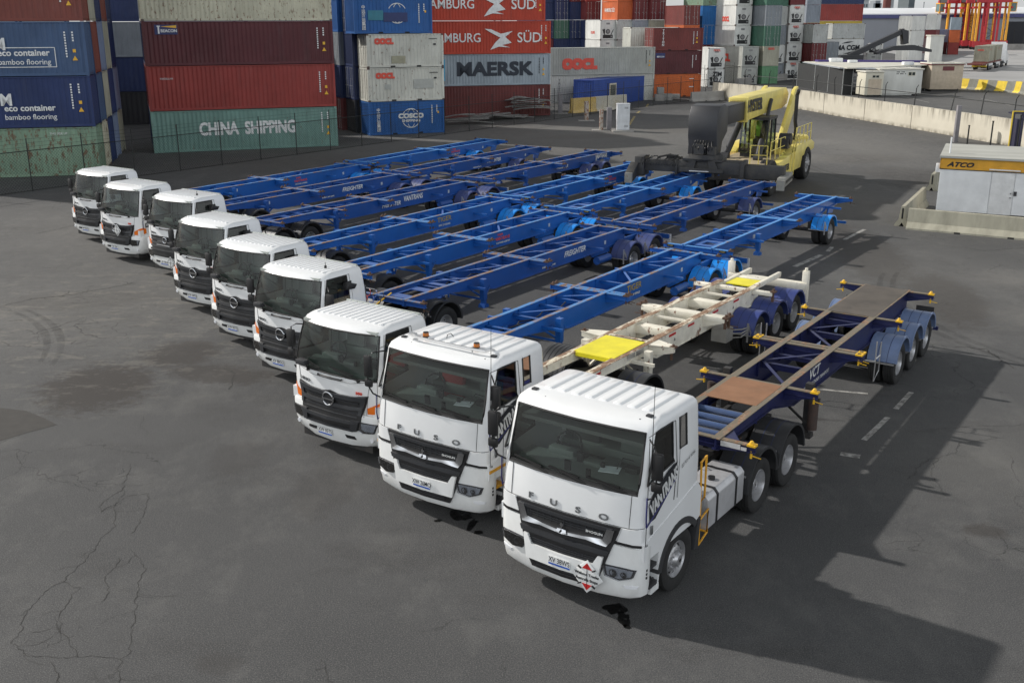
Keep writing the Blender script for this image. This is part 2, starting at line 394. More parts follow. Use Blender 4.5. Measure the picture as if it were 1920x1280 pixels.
    for scl, wd, lo in ((0.42, 0.006, 0.55), (1.3, 0.016, 0.60)):
        vo = nd(t, 'ShaderNodeTexVoronoi', feature='DISTANCE_TO_EDGE'); vo.inputs['Scale'].default_value = scl
        lk(va.outputs[0], vo.inputs['Vector'])
        mr = nd(t, 'ShaderNodeMapRange'); mr.inputs[1].default_value = wd; mr.inputs[2].default_value = wd*0.15
        lk(vo.outputs['Distance'], mr.inputs[0])
        k = mul(t, mr.outputs[0], noise_fac(t, 0.13 if scl < 1 else 0.2, lo, lo+0.06, 3))
        if cr is None: cr = k
        else:
            q = nd(t, 'ShaderNodeMath', operation='MAXIMUM'); lk(cr, q.inputs[0]); lk(k, q.inputs[1]); cr = q.outputs[0]
    base = mixc(t, mul(t, cr, 0.7), base, (0.018, 0.017, 0.016))
    lk(base, b.inputs['Base Color']); b.inputs['Roughness'].default_value = 0.82
    b.inputs['Specular IOR Level'].default_value = 0.35
    bump(t, b, noise_fac(t, 85, 0.2, 0.8, 2, rough=0.8), 0.3, 0.008)
    return m
ASPH = asphalt_mat()
mb = MB()
mb.quad((-1500, -60, 0), (1500, -60, 0), (1500, 3000, 0), (-1500, 3000, 0))
g = part('ground', mb, ASPH, smooth=0); tag(g, 'grey cracked asphalt of the container yard', 'ground', kind='structure')
# decals: sheets 4 mm above
PATCHM = paint('fresh_bitumen', (0.040, 0.037, 0.033), 0.85, dirt=0.5, dirtcol=(.07, .065, .055), dscale=5)
OILM = paint('oil_stain', (0.010, 0.010, 0.010), 0.35, dirt=0.3, dscale=6)
def soft_mat(name, col):
    m, t, b = NM(name); o = t.nodes['Material Output']; tr = nd(t, 'ShaderNodeBsdfTransparent'); ms = nd(t, 'ShaderNodeMixShader')
    b.inputs['Base Color'].default_value = (*col, 1); b.inputs['Roughness'].default_value = .35
    t.links.new(noise_fac(t, 9, .25, .50, 8, rough=.7), ms.inputs[0]); t.links.new(tr.outputs[0], ms.inputs[1]); t.links.new(b.outputs[0], ms.inputs[2]); t.links.new(ms.outputs[0], o.inputs[0]); return m
def line_mat(name, col):
    m, t, b = NM(name)
    c = mixc(t, noise_fac(t, 5, 0.40, 0.62, 8, rough=0.75), col, (0.10, 0.097, 0.09))
    t.links.new(c, b.inputs['Base Color']); b.inputs['Roughness'].default_value = 0.7; return m
LINEW = line_mat('worn_white_line', (0.42, 0.41, 0.38)); LINEY = line_mat('worn_yellow_line', (0.45, 0.33, 0.08))
def blobpoly(cx, cy, rx, ry, n=40, amp=0.3, seed=0, rot=0):
    P = []
    for i in range(n):
        a = 2*PI*i/n; k = 1+amp*mnoise.noise(Vector((math.cos(a)*1.7+seed, math.sin(a)*1.7, seed*.3)))*1.6 + amp*.5*mnoise.noise(Vector((math.cos(a)*6+seed, math.sin(a)*6, 1)))
        x, y = rx*k*math.cos(a), ry*k*math.sin(a)
        P.append((cx+x*math.cos(rot)-y*math.sin(rot), cy+x*math.sin(rot)+y*math.cos(rot)))
    return P
def sheet(name, polys, mat, z, label, kind='structure'):
    mb = MB()
    for P in polys:
        f = mb.bm.faces.new([mb.bm.verts.new((x, y, z)) for x, y in P])
    bmesh.ops.triangulate(mb.bm, faces=mb.bm.faces)
    o = link(name, mb.mesh(name, mat, smooth=0)); tag(o, label, name.replace('_', ' '), kind=kind); return o
sheet('asphalt_patch', [[(-14.5, 21.2), (-12.6, 22.05), (-11.6, 22.0), (-10.9, 21.8), (-10.3, 21.35), (-9.85, 20.95), (-10.3, 20.5), (-11.0, 19.6), (-11.6, 19.2), (-14.5, 18.5)]], PATCHM, 0.004, 'dark square patch of newer bitumen at the left edge')
OILM = soft_mat('oil_soft', (.008, .008, .008))
sheet('oil_stain', [blobpoly(-0.93, 16.62, .20, .20, seed=3), blobpoly(-0.70, 16.25, .06, .24, seed=5, rot=-.25), blobpoly(-0.58, 15.97, .08, .07, seed=8), blobpoly(-1.3, 16.4, .07, .05, seed=9)], OILM, 0.004, 'black oil drips in front of the white truck with roof beacons')
sheet('oil_stain', [blobpoly(1.50, 13.55, .17, .15, seed=13), blobpoly(1.62, 13.28, .08, .17, seed=15), blobpoly(1.64, 13.08, .06, .06, seed=18)], OILM, 0.004, 'black oil drips under the bumper of the nearest truck')
def dash(x0, y0, x1, y1, w_=0.12):
    d = Vector((x1-x0, y1-y0)); n = Vector((-d.y, d.x)).normalized()*w_/2
    return [(x0+n.x, y0+n.y), (x0-n.x, y0-n.y), (x1-n.x, y1-n.y), (x1+n.x, y1+n.y)]
sheet('lane_marking', [dash(9.35, 22.9, 8.6, 21.8), dash(8.25, 21.3, 7.3, 20.0), dash(6.6, 19.3, 6.95, 19.15, .2), dash(14.7, 42.7, 13.2, 40.6, .16), dash(12.3, 39.2, 11.9, 38.4, .16), dash(11.5, 37.8, 10.0, 35.9, .2), dash(7.0, 23.2, 8.3, 22.8, .1)], LINEW, 0.004, 'faded white dashes beside the nearest trailer')
sheet('lane_marking', [dash(9.8, 88.0, 11.2, 96.3, .2), dash(11.8, 99.5, 12.3, 101.8, .2), dash(13.6, 107, 14.3, 111, .2)], LINEY, 0.004, 'faded yellow dashes leading away behind the white cabinet')
CONCR = paint('pale_concrete', (0.30, 0.29, 0.27), 0.85, dirt=0.4, dscale=0.8, var=.15)
CONCP = paint('pale_pavement', (0.34, 0.335, 0.325), 0.8, dirt=0.45, dirtcol=(.16, .155, .15), dscale=0.10, var=.12)

CRK = paint('crack_fill', (.034, .033, .031), .9, dirt=.3)
CR = [[(-7.52,18.85),(-7.3,17.87),(-6.89,16.14),(-6.94,15.21),(-6.99,14.36),(-7.13,14.13),(-7.16,13.45),(-7.03,13.03),(-7.05,12.69),(-6.64,12.37)],[(-6.31,15.39),(-5.83,14.69),(-5.77,14.2),(-5.59,13.59),(-5.44,13.02),(-5.28,12.49),(-5.37,12.31),(-5.2,11.78)],[(-6.64,12.4),(-6.3,12.35),(-6.02,12.37),(-5.57,12.34),(-5.37,12.29)],[(-7.27,17.87),(-7.43,16.97),(-7.31,16.76),(-7.06,17.41),(-6.71,17.52),(-6.53,16.75),(-6.5,15.95)],[(-6.53,13.17),(-6.25,12.76),(-5.98,12.37)],[(-6.99,14.36),(-6.67,14.2),(-6.68,13.52),(-6.51,13.17),(-6.86,12.96)],[(-6.17,13.74),(-6.16,14.05),(-6.39,14.61),(-6.41,15.12)],[(-6.3,12.25),(-6.08,11.98),(-5.98,11.78)],[(7.47,18.03),(8.26,19.03),(8.9,19.3),(9.23,19.85),(10.13,20.13)],[(8.47,19.03),(8.02,18.27),(7.95,17.34)],[(8.23,20.74),(8.57,20.43),(9.6,20.73),(11.04,20.87)],[(-2.66,12.05),(-2.53,12.11),(-2.37,11.77)],[(-15.66,30.7),(-15.11,31.65),(-14.23,31.98),(-12.64,33.72)],[(-8.13,21.45),(-8.01,20.82),(-7.71,20.37)],[(-7.24,24.77),(-6.87,24.35),(-6.7,23.18)],[(16.71,39.47),(17.93,38.49),(19.56,38.95)],[(11.81,26.43),(12.56,26.19),(12.55,24.65)]]
mb = MB(); rc = random.Random(11)
def crack(P, w0, depth=0):
    Q = [Vector((*P[0], 0))]
    for a, b in zip(P, P[1:]):
        a, b = Vector((*a, 0)), Vector((*b, 0)); n = max(2, int((b-a).length/.07)); d = (b-a).normalized(); nn = Vector((-d.y, d.x, 0)); o = 0
        for k in range(1, n+1):
            o = o*.75+rc.uniform(-.035, .035); Q.append(a+(b-a)*(k/n)+nn*(o if k < n else 0))
    for i, (a, b) in enumerate(zip(Q, Q[1:])):
        d = (b-a)
        if d.length < 1e-4: continue
        d.normalize(); nn = Vector((-d.y, d.x, 0)); wa = w0*rc.uniform(.35, 1.2)/2
        mb.quad((a.x-nn.x*wa, a.y-nn.y*wa, .0042), (b.x-nn.x*wa, b.y-nn.y*wa, .0042), (b.x+nn.x*wa, b.y+nn.y*wa, .0042), (a.x+nn.x*wa, a.y+nn.y*wa, .0042))
        if depth == 0 and rc.random() < .045:
            ang = math.atan2(d.y, d.x)+rc.choice((-1, 1))*rc.uniform(.6, 1.3); L2 = rc.uniform(.2, .7); crack([(b.x, b.y), (b.x+math.cos(ang)*L2*.5, b.y+math.sin(ang)*L2*.5), (b.x+math.cos(ang+.3)*L2, b.y+math.sin(ang+.3)*L2)], w0*.6, 1)
for c in CR: crack(c, .010 if c[0][1] < 22 else .035)
o = link('pavement_cracks', mb.mesh('pavement_cracks', CRK, 0, recalc=False)); tag(o, 'network of thin dark cracks in the asphalt', 'cracks', kind='structure')

SCR = None
m, t_, b_ = NM('tyre_scrub'); t_.nodes.remove(b_); o_ = t_.nodes['Material Output']
tr = nd(t_, 'ShaderNodeBsdfTransparent'); df = nd(t_, 'ShaderNodeBsdfDiffuse'); df.inputs[0].default_value = (.03, .03, .03, 1); ms = nd(t_, 'ShaderNodeMixShader')
t_.links.new(mul(t_, noise_fac(t_, 2.5, .35, .65, 8, (1, 1, 1), .75), .20), ms.inputs[0]); t_.links.new(tr.outputs[0], ms.inputs[1]); t_.links.new(df.outputs[0], ms.inputs[2]); t_.links.new(ms.outputs[0], o_.inputs[0])
mb = MB()
def arcmark(cx, cy, r, a0, a1, w_=.20):
    n = 30
    for k in range(n):
        A, B = R(a0+(a1-a0)*k/n), R(a0+(a1-a0)*(k+1)/n); q = w_/2*(1-abs(k/n-.5)*1.2)+.02; q2 = w_/2*(1-abs((k+1)/n-.5)*1.2)+.02
        mb.quad((cx+(r-q)*math.cos(A), cy+(r-q)*math.sin(A), .0052), (cx+(r+q)*math.cos(A), cy+(r+q)*math.sin(A), .0052), (cx+(r+q2)*math.cos(B), cy+(r+q2)*math.sin(B), .0052), (cx+(r-q2)*math.cos(B), cy+(r-q2)*math.sin(B), .0052))
for a in ((-20.5, 23.5, 8.6, 12, 52), (-20.5, 23.5, 8.95, 10, 50), (8.5, 30.0, 9.0, 200, 262), (8.5, 30.0, 9.4, 203, 258), (22, 30, 10, 150, 215, .25), (22, 30, 10.4, 152, 212, .25), (-30, 48, 12, -30, 10, .3), (30, 62, 12, 170, 230, .3), (30, 62, 12.5, 172, 228, .3)): arcmark(*a)
o = link('tyre_marks', mb.mesh('tyre_marks', m, 0, recalc=False)); tag(o, 'faint curved tyre scrub marks on the asphalt', 'tyre marks', kind='structure')
# ---------------------------------------------------------------- wheels
def wheel_mesh(dual=False, alloy=True, r=0.505):
    """axis x, outer face towards +x, centred on wheel; returns (rim mesh, tyre mesh)"""
    key = ('wheel', dual, alloy, r)
    if key in MESHC: return MESHC[key]
    tm = MB(); w_ = 0.14; q = r/0.505
    def tyre(c):
        tm.lathe([(c-w_*.72, .29*q), (c-w_, .36*q), (c-w_, .45*q), (c-w_*.88, .49*q), (c-w_*.6, .505*q), (c-w_*.5, .505*q), (c-w_*.46, .492*q), (c-w_*.40, .492*q), (c-w_*.36, .505*q),
                  (c-.012, .505*q), (c-.008, .492*q), (c+.008, .492*q), (c+.012, .505*q), (c+w_*.36, .505*q), (c+w_*.40, .492*q), (c+w_*.46, .492*q), (c+w_*.5, .505*q), (c+w_*.6, .505*q), (c+w_*.88, .49*q), (c+w_, .45*q), (c+w_, .36*q), (c+w_*.72, .29*q)], 'x', 36, closed=False)
    tyre(0)
    if dual: tyre(-.34)
    rm = MB()
    if dual:  # deep dished outer rim
        rm.lathe([(w_*.70, .295*q), (w_*.80, .285*q), (w_*.45, .27*q), (-.10, .255*q), (-.13, .20*q), (-.13, .16*q), (-.05, .14*q), (0.02, .115*q), (.05, .09*q), (.06, 0.02)], 'x', 28, closed=False)
        rm.lathe([(-.34-w_*.7, .295*q), (-.34-w_*.7, .02)], 'x', 20, closed=False)
        bolts = (-.125, .18*q)
    else:
        rm.lathe([(w_*.70, .295*q), (w_*.85, .285*q), (w_*.5, .265*q), (.045, .245*q), (.085, .20*q), (.10, .16*q), (.105, .125*q), (.14, .11*q), (.17, .085*q), (.175, .03)], 'x', 28, closed=False)
        rm.lathe([(-w_*.7, .295*q), (-w_*.7, .02)], 'x', 20, closed=False)
        bolts = (.102, .15*q)
    rm.mi = 0
    for k in range(10):
        a = 2*PI*k/10
        rm.cyl((bolts[0], bolts[1]*math.cos(a), bolts[1]*math.sin(a)), (bolts[0]+.035, bolts[1]*math.cos(a), bolts[1]*math.sin(a)), .015, 6)
    rm.mi = 1
    for k in range(10):
        a = 2*PI*(k+.5)/10
        if dual: x, rr = -.118, .222*q
        else: x, rr = .068, .222*q
        p = Vector((x, rr*math.cos(a), rr*math.sin(a))); n = Vector((1, 0, 0)) if dual else Vector((.87, .5*math.cos(a), .5*math.sin(a))).normalized()
        rm.cyl(p-n*.01, p+n*.006, .026*q, 10)
    M = (rm.mesh('wheel', [RIMM if alloy else RIMG, BLACKP], 40), tm.mesh('tyre', TYRE, 30))
    MESHC[key] = M; return M
MESHC = {}
HSEAT = paint('grey_seat_cloth', (.17, .18, .175), .9, dirt=.2); HLINER = paint('pale_cab_liner', (.42, .45, .42), .8, dirt=.1)
COILR = paint('red_air_coil', (.40, .03, .02), .4, dirt=.1); COILB = paint('blue_air_coil', (.02, .08, .35), .4, dirt=.1)
def add_wheel(parent, x, y, side, dual=False, alloy=True, r=0.505, z=None):
    rmesh, tmesh = wheel_mesh(dual, alloy, r)
    z = r if z is None else z
    wo = link('wheel', rmesh, parent, (x, y, z)); wo.rotation_euler = (random.random()*0, 0, 0 if side > 0 else PI)
    link('tyre', tmesh, wo)
    return wo
def arc_pts(cy, cz, r, a0, a1, n):
    return [(cy+r*math.cos(R(a0+(a1-a0)*i/n)), cz+r*math.sin(R(a0+(a1-a0)*i/n))) for i in range(n+1)]
def fender(parent, x0, x1, cy, cz, r, mat, a0=8, a1=172, grooves=True, name='mudguard', th=0.03):
    mb = MB()
    o = arc_pts(cy, cz, r, a0, a1, 22); i_ = arc_pts(cy, cz, r-th, a0, a1, 22)
    mb.prism(o+i_[::-1], 'x', x0, x1)
    if grooves:
        for k in range(1, 3):
            xx = x0+(x1-x0)*k/3
            o2 = arc_pts(cy, cz, r+.004, a0+1, a1-1, 22); i2 = arc_pts(cy, cz, r-.01, a0+1, a1-1, 22)
            mb.mi = 1; mb.prism(o2+i2[::-1], 'x', xx-.005, xx+.005); mb.mi = 0
        for xx in (x0-.004, x1-.022):
            o2 = arc_pts(cy, cz, r+.007, a0, a1, 22); i2 = arc_pts(cy, cz, r-.045, a0, a1, 22)
            mb.prism(o2+i2[::-1], 'x', xx, xx+.03)
    return part(name, mb, [mat, FLINE], parent, 30)
FLINE = paint('mudguard_groove', (0.02, 0.03, 0.09), 0.6, dirt=0.1)
# ---------------------------------------------------------------- cab shell
def cab_shell(P):
    """P: dict with rings [(z, y0, w, bow, r, yr, rr)], ys (side breakpoints), windows: list of (iz0,iz1,ip0,ip1,name,mirror)
    returns MB for body, dict name -> list of face vertex loops for glass, and boundary loops"""
    Vr = []
    for (z, y0, w_, bow, r, yr, rr) in P['rings']:
        half = [(0, y0), (w_*.5, y0+bow*.25), (w_-r, y0+bow*.8)]
        cyy = y0+bow+r*.9
        for a in (-62, -31, 0):
            half.append((w_-r+r*math.cos(R(a)), cyy+r*math.sin(R(a))))
        for q in P['ys']: half.append((w_, max(q, cyy+.005)))
        half.append((w_, yr-rr))
        for a in (30, 60, 90):
            half.append((w_-rr+rr*math.cos(R(a)), yr-rr+rr*math.sin(R(a))))
        half.append((0, yr))
        Vr.append([(x, y, z) for x, y in half])
    n = len(Vr[0]); adj = P.get('adjust', {})
    for (iz, ip), (dy, dz) in adj.items():
        x, y, z = Vr[iz][ip]; Vr[iz][ip] = (x, y+dy, z+dz)
    mb = MB(); grid = []
    for row in Vr:
        right = [mb.bm.verts.new(p) for p in row]
        left = {0: right[0], n-1: right[-1]}
        for i in range(1, n-1): left[i] = mb.bm.verts.new((-row[i][0], row[i][1], row[i][2]))
        grid.append((right, left))
    glass = {}
    for iz in range(len(Vr)-1):
        for ip in range(n-1):
            for s in (0, 1):
                A = grid[iz][s]; B = grid[iz+1][s]
                vs_ = (A[ip], A[ip+1], B[ip+1], B[ip])
                win = None
                for (z0, z1, p0, p1, nm) in P['windows']:
                    if z0 <= iz < z1 and p0 <= ip < p1: win = nm
                if win:
                    key = (win, 0) if win == 'windscreen' else (win, s)
                    glass.setdefault(key, []).append([v.co.copy() for v in vs_])
                else: mb.bm.faces.new(vs_)
    top = grid[-1]
    loop = [top[0][i] for i in range(n)]+[top[1][i] for i in range(n-2, 0, -1)]
    mb.bm.faces.new(loop)
    # seals: boundary loops of each window
    seals = []
    for (z0, z1, p0, p1, nm) in P['windows']:
        if nm == 'windscreen':
            pl = [Vr[z0][i] for i in range(p1, p0-1, -1)]
            bot = pl+[(-x, y, z) for x, y, z in pl[::-1][1:]]
            pl = [Vr[z1][i] for i in range(p1, p0-1, -1)]
            tp = pl+[(-x, y, z) for x, y, z in pl[::-1][1:]]
            mids_l = [(-Vr[i][p1][0], Vr[i][p1][1], Vr[i][p1][2]) for i in range(z0+1, z1)]
            mids_r = [Vr[i][p1] for i in range(z1-1, z0, -1)]
            seals.append(bot+mids_l+tp[::-1]+mids_r)
        else:
            a = [Vr[z0][i] for i in range(p0, p1+1)]+[Vr[i][p1] for i in range(z0+1, z1)]+[Vr[z1][i] for i in range(p1, p0-1, -1)]+[Vr[i][p0] for i in range(z1-1, z0, -1)]
            seals.append(a); seals.append([(-x, y, z) for x, y, z in a])
    return mb, glass, seals
def interp(tbl, z):
    if z <= tbl[0][0]: return tbl[0][1:]
    for a, b in zip(tbl, tbl[1:]):
        if z <= b[0]:
            t = (z-a[0])/(b[0]-a[0]); return tuple(p+(q-p)*t for p, q in zip(a[1:], b[1:]))
    return tbl[-1][1:]
def front_y(rings, x, z):
    y0, w_, bow, r, yr, rr = interp(rings, z)
    ax = abs(x)/w_
    if ax < .5: return y0+bow*.25*(ax/.5)
    e = (w_-r)/w_
    if ax < e: return y0+bow*(.25+.55*(ax-.5)/(e-.5))
    ang = min(1, (abs(x)-(w_-r))/r)
    return y0+bow*.8+bow*.2*ang+r*.9*(1-math.sqrt(max(0, 1-ang*ang)))
def fpatch(mb, rings, poly, off, thick=0.02, step=0.1):
    """slab following the front surface; poly in (x,z)"""
    bm2 = bmesh.new(); f = bm2.faces.new([bm2.verts.new((x, 0, z)) for x, z in poly])
    xs = [p[0] for p in poly]; zs = [p[1] for p in poly]
    def cut(axis, val):
        co = (val, 0, 0) if axis == 0 else (0, 0, val); no = (1, 0, 0) if axis == 0 else (0, 0, 1)
        bmesh.ops.bisect_plane(bm2, geom=bm2.verts[:]+bm2.edges[:]+bm2.faces[:], plane_co=co, plane_no=no)
    k = math.floor(min(xs)/step)+1
    while k*step < max(xs)-1e-4: cut(0, k*step); k += 1
    k = math.floor(min(zs)/.15)+1
    while k*.15 < max(zs)-1e-4: cut(1, k*.15); k += 1
    bm2.verts.ensure_lookup_table()
    idx = {v: i for i, v in enumerate(bm2.verts)}
    fr = [mb.bm.verts.new((v.co.x, front_y(rings, v.co.x, v.co.z)-off, v.co.z)) for v in bm2.verts]
    bk = [mb.bm.verts.new((v.co.x, front_y(rings, v.co.x, v.co.z)-off+thick, v.co.z)) for v in bm2.verts]
    F = []
    for f in bm2.faces: F.append(mb.bm.faces.new([fr[idx[v]] for v in f.verts])); F.append(mb.bm.faces.new([bk[idx[v]] for v in reversed(f.verts)]))
    for e in bm2.edges:
        if len(e.link_faces) == 1:
            a, b = (idx[v] for v in e.verts); F.append(mb.bm.faces.new((fr[a], fr[b], bk[b], bk[a])))
    for f in F: f.material_index = mb.mi
    bm2.free(); return mb
def sym(poly): return [poly, [(-x, z) for x, z in poly][::-1]]
def fline(mb, rings, pts, off=0.003, r=0.005):
    out = []
    for (a, b) in zip(pts, pts[1:]):
        for i in range(8): t = i/8; out.append((a[0]+(b[0]-a[0])*t, a[1]+(b[1]-a[1])*t))
    out.append(pts[-1])
    mb.tube([(x, front_y(rings, x, z)-off, z) for x, z in out], r, 4)
def glass_parts(parent, glass, wm, smat):
    for (nm, s), fs in glass.items():
        mb = MB()
        for f in fs: mb.bm.faces.new([mb.bm.verts.new(p) for p in f])
        bmesh.ops.remove_doubles(mb.bm, verts=mb.bm.verts, dist=1e-4)
        part(nm, mb, wm if nm == 'windscreen' else smat, parent, 60)
def seal_part(parent, seals, r=0.018):
    mb = MB()
    for s in seals: mb.tube(s, r, 6, closed=True)
    part('window_seal', mb, RUBBER, parent, 50)
def interior(parent, W_, yd, zd, D, seatmat=SEAT, floor=1.15, liner=None):
    LN = liner or LINER
    mb = MB(); mb.box(-W_+.08, W_-.08, .35, D-.1, floor-.05, floor); mb.box(-W_+.09, W_-.09, D-.12, D-.07, floor, 2.75)
    part('cab_liner', mb, LN, parent)
    mb = MB()
    mb.prism([(yd, zd-.25), (yd+.02, zd-.04), (yd+.12, zd), (yd+.42, zd+.02), (yd+.50, zd-.05), (yd+.45, zd-.45), (yd, zd-.55)], 'x', -W_+.1, W_-.1)
    mb.cbox((-.50, yd+.42, zd+.05), (.45, .16, .12)); mb.cbox((.1, yd+.36, zd+.03), (.30, .2, .07))
    part('dashboard', mb, DASH, parent, bevel=.015)
    mb = MB()
    ring = [Vector((-.52+.22*math.cos(a), yd+.62+.06*math.sin(a), zd+.08+.20*math.sin(a))) for a in [2*PI*i/20 for i in range(20)]]
    mb.tube(ring, .018, 6, closed=True); mb.beam(ring[0], ring[10], .03, .02); mb.beam(ring[15], (-.52, yd+.60, zd+.06), .03, .02)
    mb.cyl((-.52, yd+.60, zd+.06), (-.52, yd+.50, zd-.15), .04, 8)
    part('steering_wheel', mb, BLACKP, parent)
    mb = MB(); mb.cbox((0, yd+1.05, floor+.35), (.42, .6, .5)); mb.cbox((.05, yd+.95, floor+.66), (.25, .3, .12)); mb.cbox((-.05, D-.3, floor+.75), (1.8, .35, .18)); mb.cbox((.35, D-.3, floor+.95), (.5, .25, .25))
    part('console', mb, DASH, parent, bevel=.02)
    mb = MB(); mb.box(-W_+.10, W_-.10, yd+.15, D-.2, 2.58, 2.64); part('roof_lining', mb, LN, parent)
    mb = MB(); mb.cbox((-.12, yd+.30, zd+.08), (.10, .04, .14)); mb.cbox((.30, yd+.25, zd+.07), (.06, .04, .10)); mb.cbox((.72, yd+.4, zd+.06), (.2, .14, .08)); mb.tube([(.5, yd+.3, zd+.03), (.55, yd+.4, zd+.2), (.62, yd+.6, zd+.1)], .01, 5); part('dash_clutter', mb, BLACKP, parent, bevel=.008)
    for x in (-.55, .55):
        mb = MB(); mb.cbox((x, yd+.95, floor+.48), (.52, .50, .14)); mb.cbox((x, yd+1.20, floor+.86), (.50, .13, .68), Matrix.Rotation(-.12, 4, 'X')); mb.cbox((x, yd+1.24, floor+1.30), (.28, .10, .2))
        part('seat', mb, seatmat, parent, bevel=.04)
def mirror(parent, side, pts, heads):
    mb = MB(); mb.tube([(side*x, y, z) for x, y, z in pts], .014, 6)
    arm = part('mirror_arm', mb, BLACKP, parent)
    for (x, y, z, w_, d, h) in heads:
        mb = MB(); mb.cbox((side*x, y, z), (w_, d, h)); part('mirror', mb, BLACKP, arm, bevel=.03)
def plate(parent, rings, x, z, text, wid=.372, hei=.135, off=.07):
    mb = MB(); y = front_y(rings, x, z)-off
    mb.box(x-wid/2, x+wid/2, y, y+.01, z-hei/2, z+hei/2); o = part('number_plate', mb, PLATEW, parent)
    mb = MB(); mb.box(x-wid/2, x+wid/2, y-.003, y-.0005, z-hei/2, z-hei/2+.028); part('plate_band', mb, BLUEP, o)
    text_part('plate_lettering', text, lambda a, b, c: (x+a, y-.003, z+.012+b), BTEXT, o, size=.115, bold=.001, sx=.78)
def tractor_rear(parent, axles, D, W_=1.2, fr_=.62, fz=.52, tank=True, alloy=True, hazeladder=False, ribbed=(), length=None):
    L_ = length or (axles[-1]+.9)
    mb = MB()
    for s in (-1, 1): mb.box(s*.42-.04, s*.42+.04, .6, L_, .72, .98)
    for y in [1.0, D+.25, D+.9]+[axles[0]-.7, axles[0], axles[-1]+.7]: mb.box(-.38, .38, y-.05, y+.05, .76, .94)
    mb.box(-.38, .38, .45, 1.6, .6, 1.05)                         # engine under the cab
    for a in axles:
        mb.box(-1.0, 1.0, a-.07, a+.07, .43, .57); mb.lathe([(-.2, .06), (-.1, .2), (.1, .2), (.2, .06)], 'x', 14, (0, a, .5))
        for s in (-1, 1): mb.cyl((s*.55, a-.3, .55), (s*.55, a-.3, .85), .13, 10)
    for s in (-1, 1): mb.cyl((s*.95, 1.2, .5), (s*.3, 1.2, .5), .07, 8)
    part('chassis', mb, CHASSIS, parent)
    mb = MB()
    fy = (axles[0]+axles[-1])/2
    mb.cyl((0, fy, 1.10), (0, fy, 1.19), .47, 24); mb.prism([(-.4, fy+.2), (-.12, fy+.85), (-.05, fy+.2), (.05, fy+.2), (.12, fy+.85), (.4, fy+.2)], 'z', 1.09, 1.17)
    mb.box(-.55, .55, fy-.2, fy+.2, .98, 1.08)
    part('fifth_wheel', mb, CHASSIS, parent)
    for k, (m_, x_) in enumerate(((COILR, -.18), (COILB, .05), (BLACKP, .28))):
        mb = MB(); n_ = 60; mb.tube([(x_+.05*math.cos(i*1.1), D+.12+(1.35)*i/n_, 1.75-.5*math.sin(PI*i/n_)-.15*i/n_+.05*math.sin(i*1.1)) for i in range(n_+1)], .012, 4)
        part('air_coil', mb, m_, parent)
    for a in axles:
        for s in (-1, 1):
            add_wheel(parent, s*1.06, a, s, dual=True, alloy=alloy)
            fo = fender(parent, min(s*.62, s*1.24), max(s*.62, s*1.24), a, fz, fr_, TFEND, a0=2, a1=178)
            mb = MB(); mb.cyl((s*.45, a-.64, .9), (s*1.18, a-.64, .9), .022, 8); part('fender_bracket', mb, ALU, fo)
TFEND = paint('black_mudguard', (0.030, 0.031, 0.033), 0.42, dirt=0.35, dirtcol=(.10, .095, .09), dscale=3)

# ================================================================= white cab-over with the wing grille
FR = [(.95, .02, 1.235, .10, .13, 1.80, .08), (1.22, .02, 1.235, .10, .13, 1.84, .08), (1.50, .02, 1.235, .10, .13, 1.86, .08), (1.98, .06, 1.23, .12, .13, 1.87, .08),
      (2.14, .10, 1.225, .12, .12, 1.87, .08), (2.36, .16, 1.21, .12, .11, 1.87, .08), (2.84, .28, 1.18, .12, .10, 1.87, .08),
      (2.92, .33, 1.165, .13, .11, 1.86, .09), (2.965, .42, 1.13, .14, .13, 1.83, .10), (2.99, .56, 1.06, .14, .14, 1.77, .12)]
def cover_guard(t, s, y, zc, r):
    mb = MB(); o = arc_pts(y, zc, r, 62, 172, 14); i_ = arc_pts(y, zc, r-.05, 62, 172, 14)
    mb.prism(o+i_[::-1], 'x', min(s*.60, s*1.27), max(s*.60, s*1.27))
    for k in range(6):
        xx = s*(.66+k*.11); o2 = arc_pts(y, zc, r+.008, 66, 168, 14); i2 = arc_pts(y, zc, r-.01, 66, 168, 14); mb.prism(o2+i2[::-1], 'x', xx-.022, xx+.022)
    part('spray_guard', mb, TFEND, t, 30)
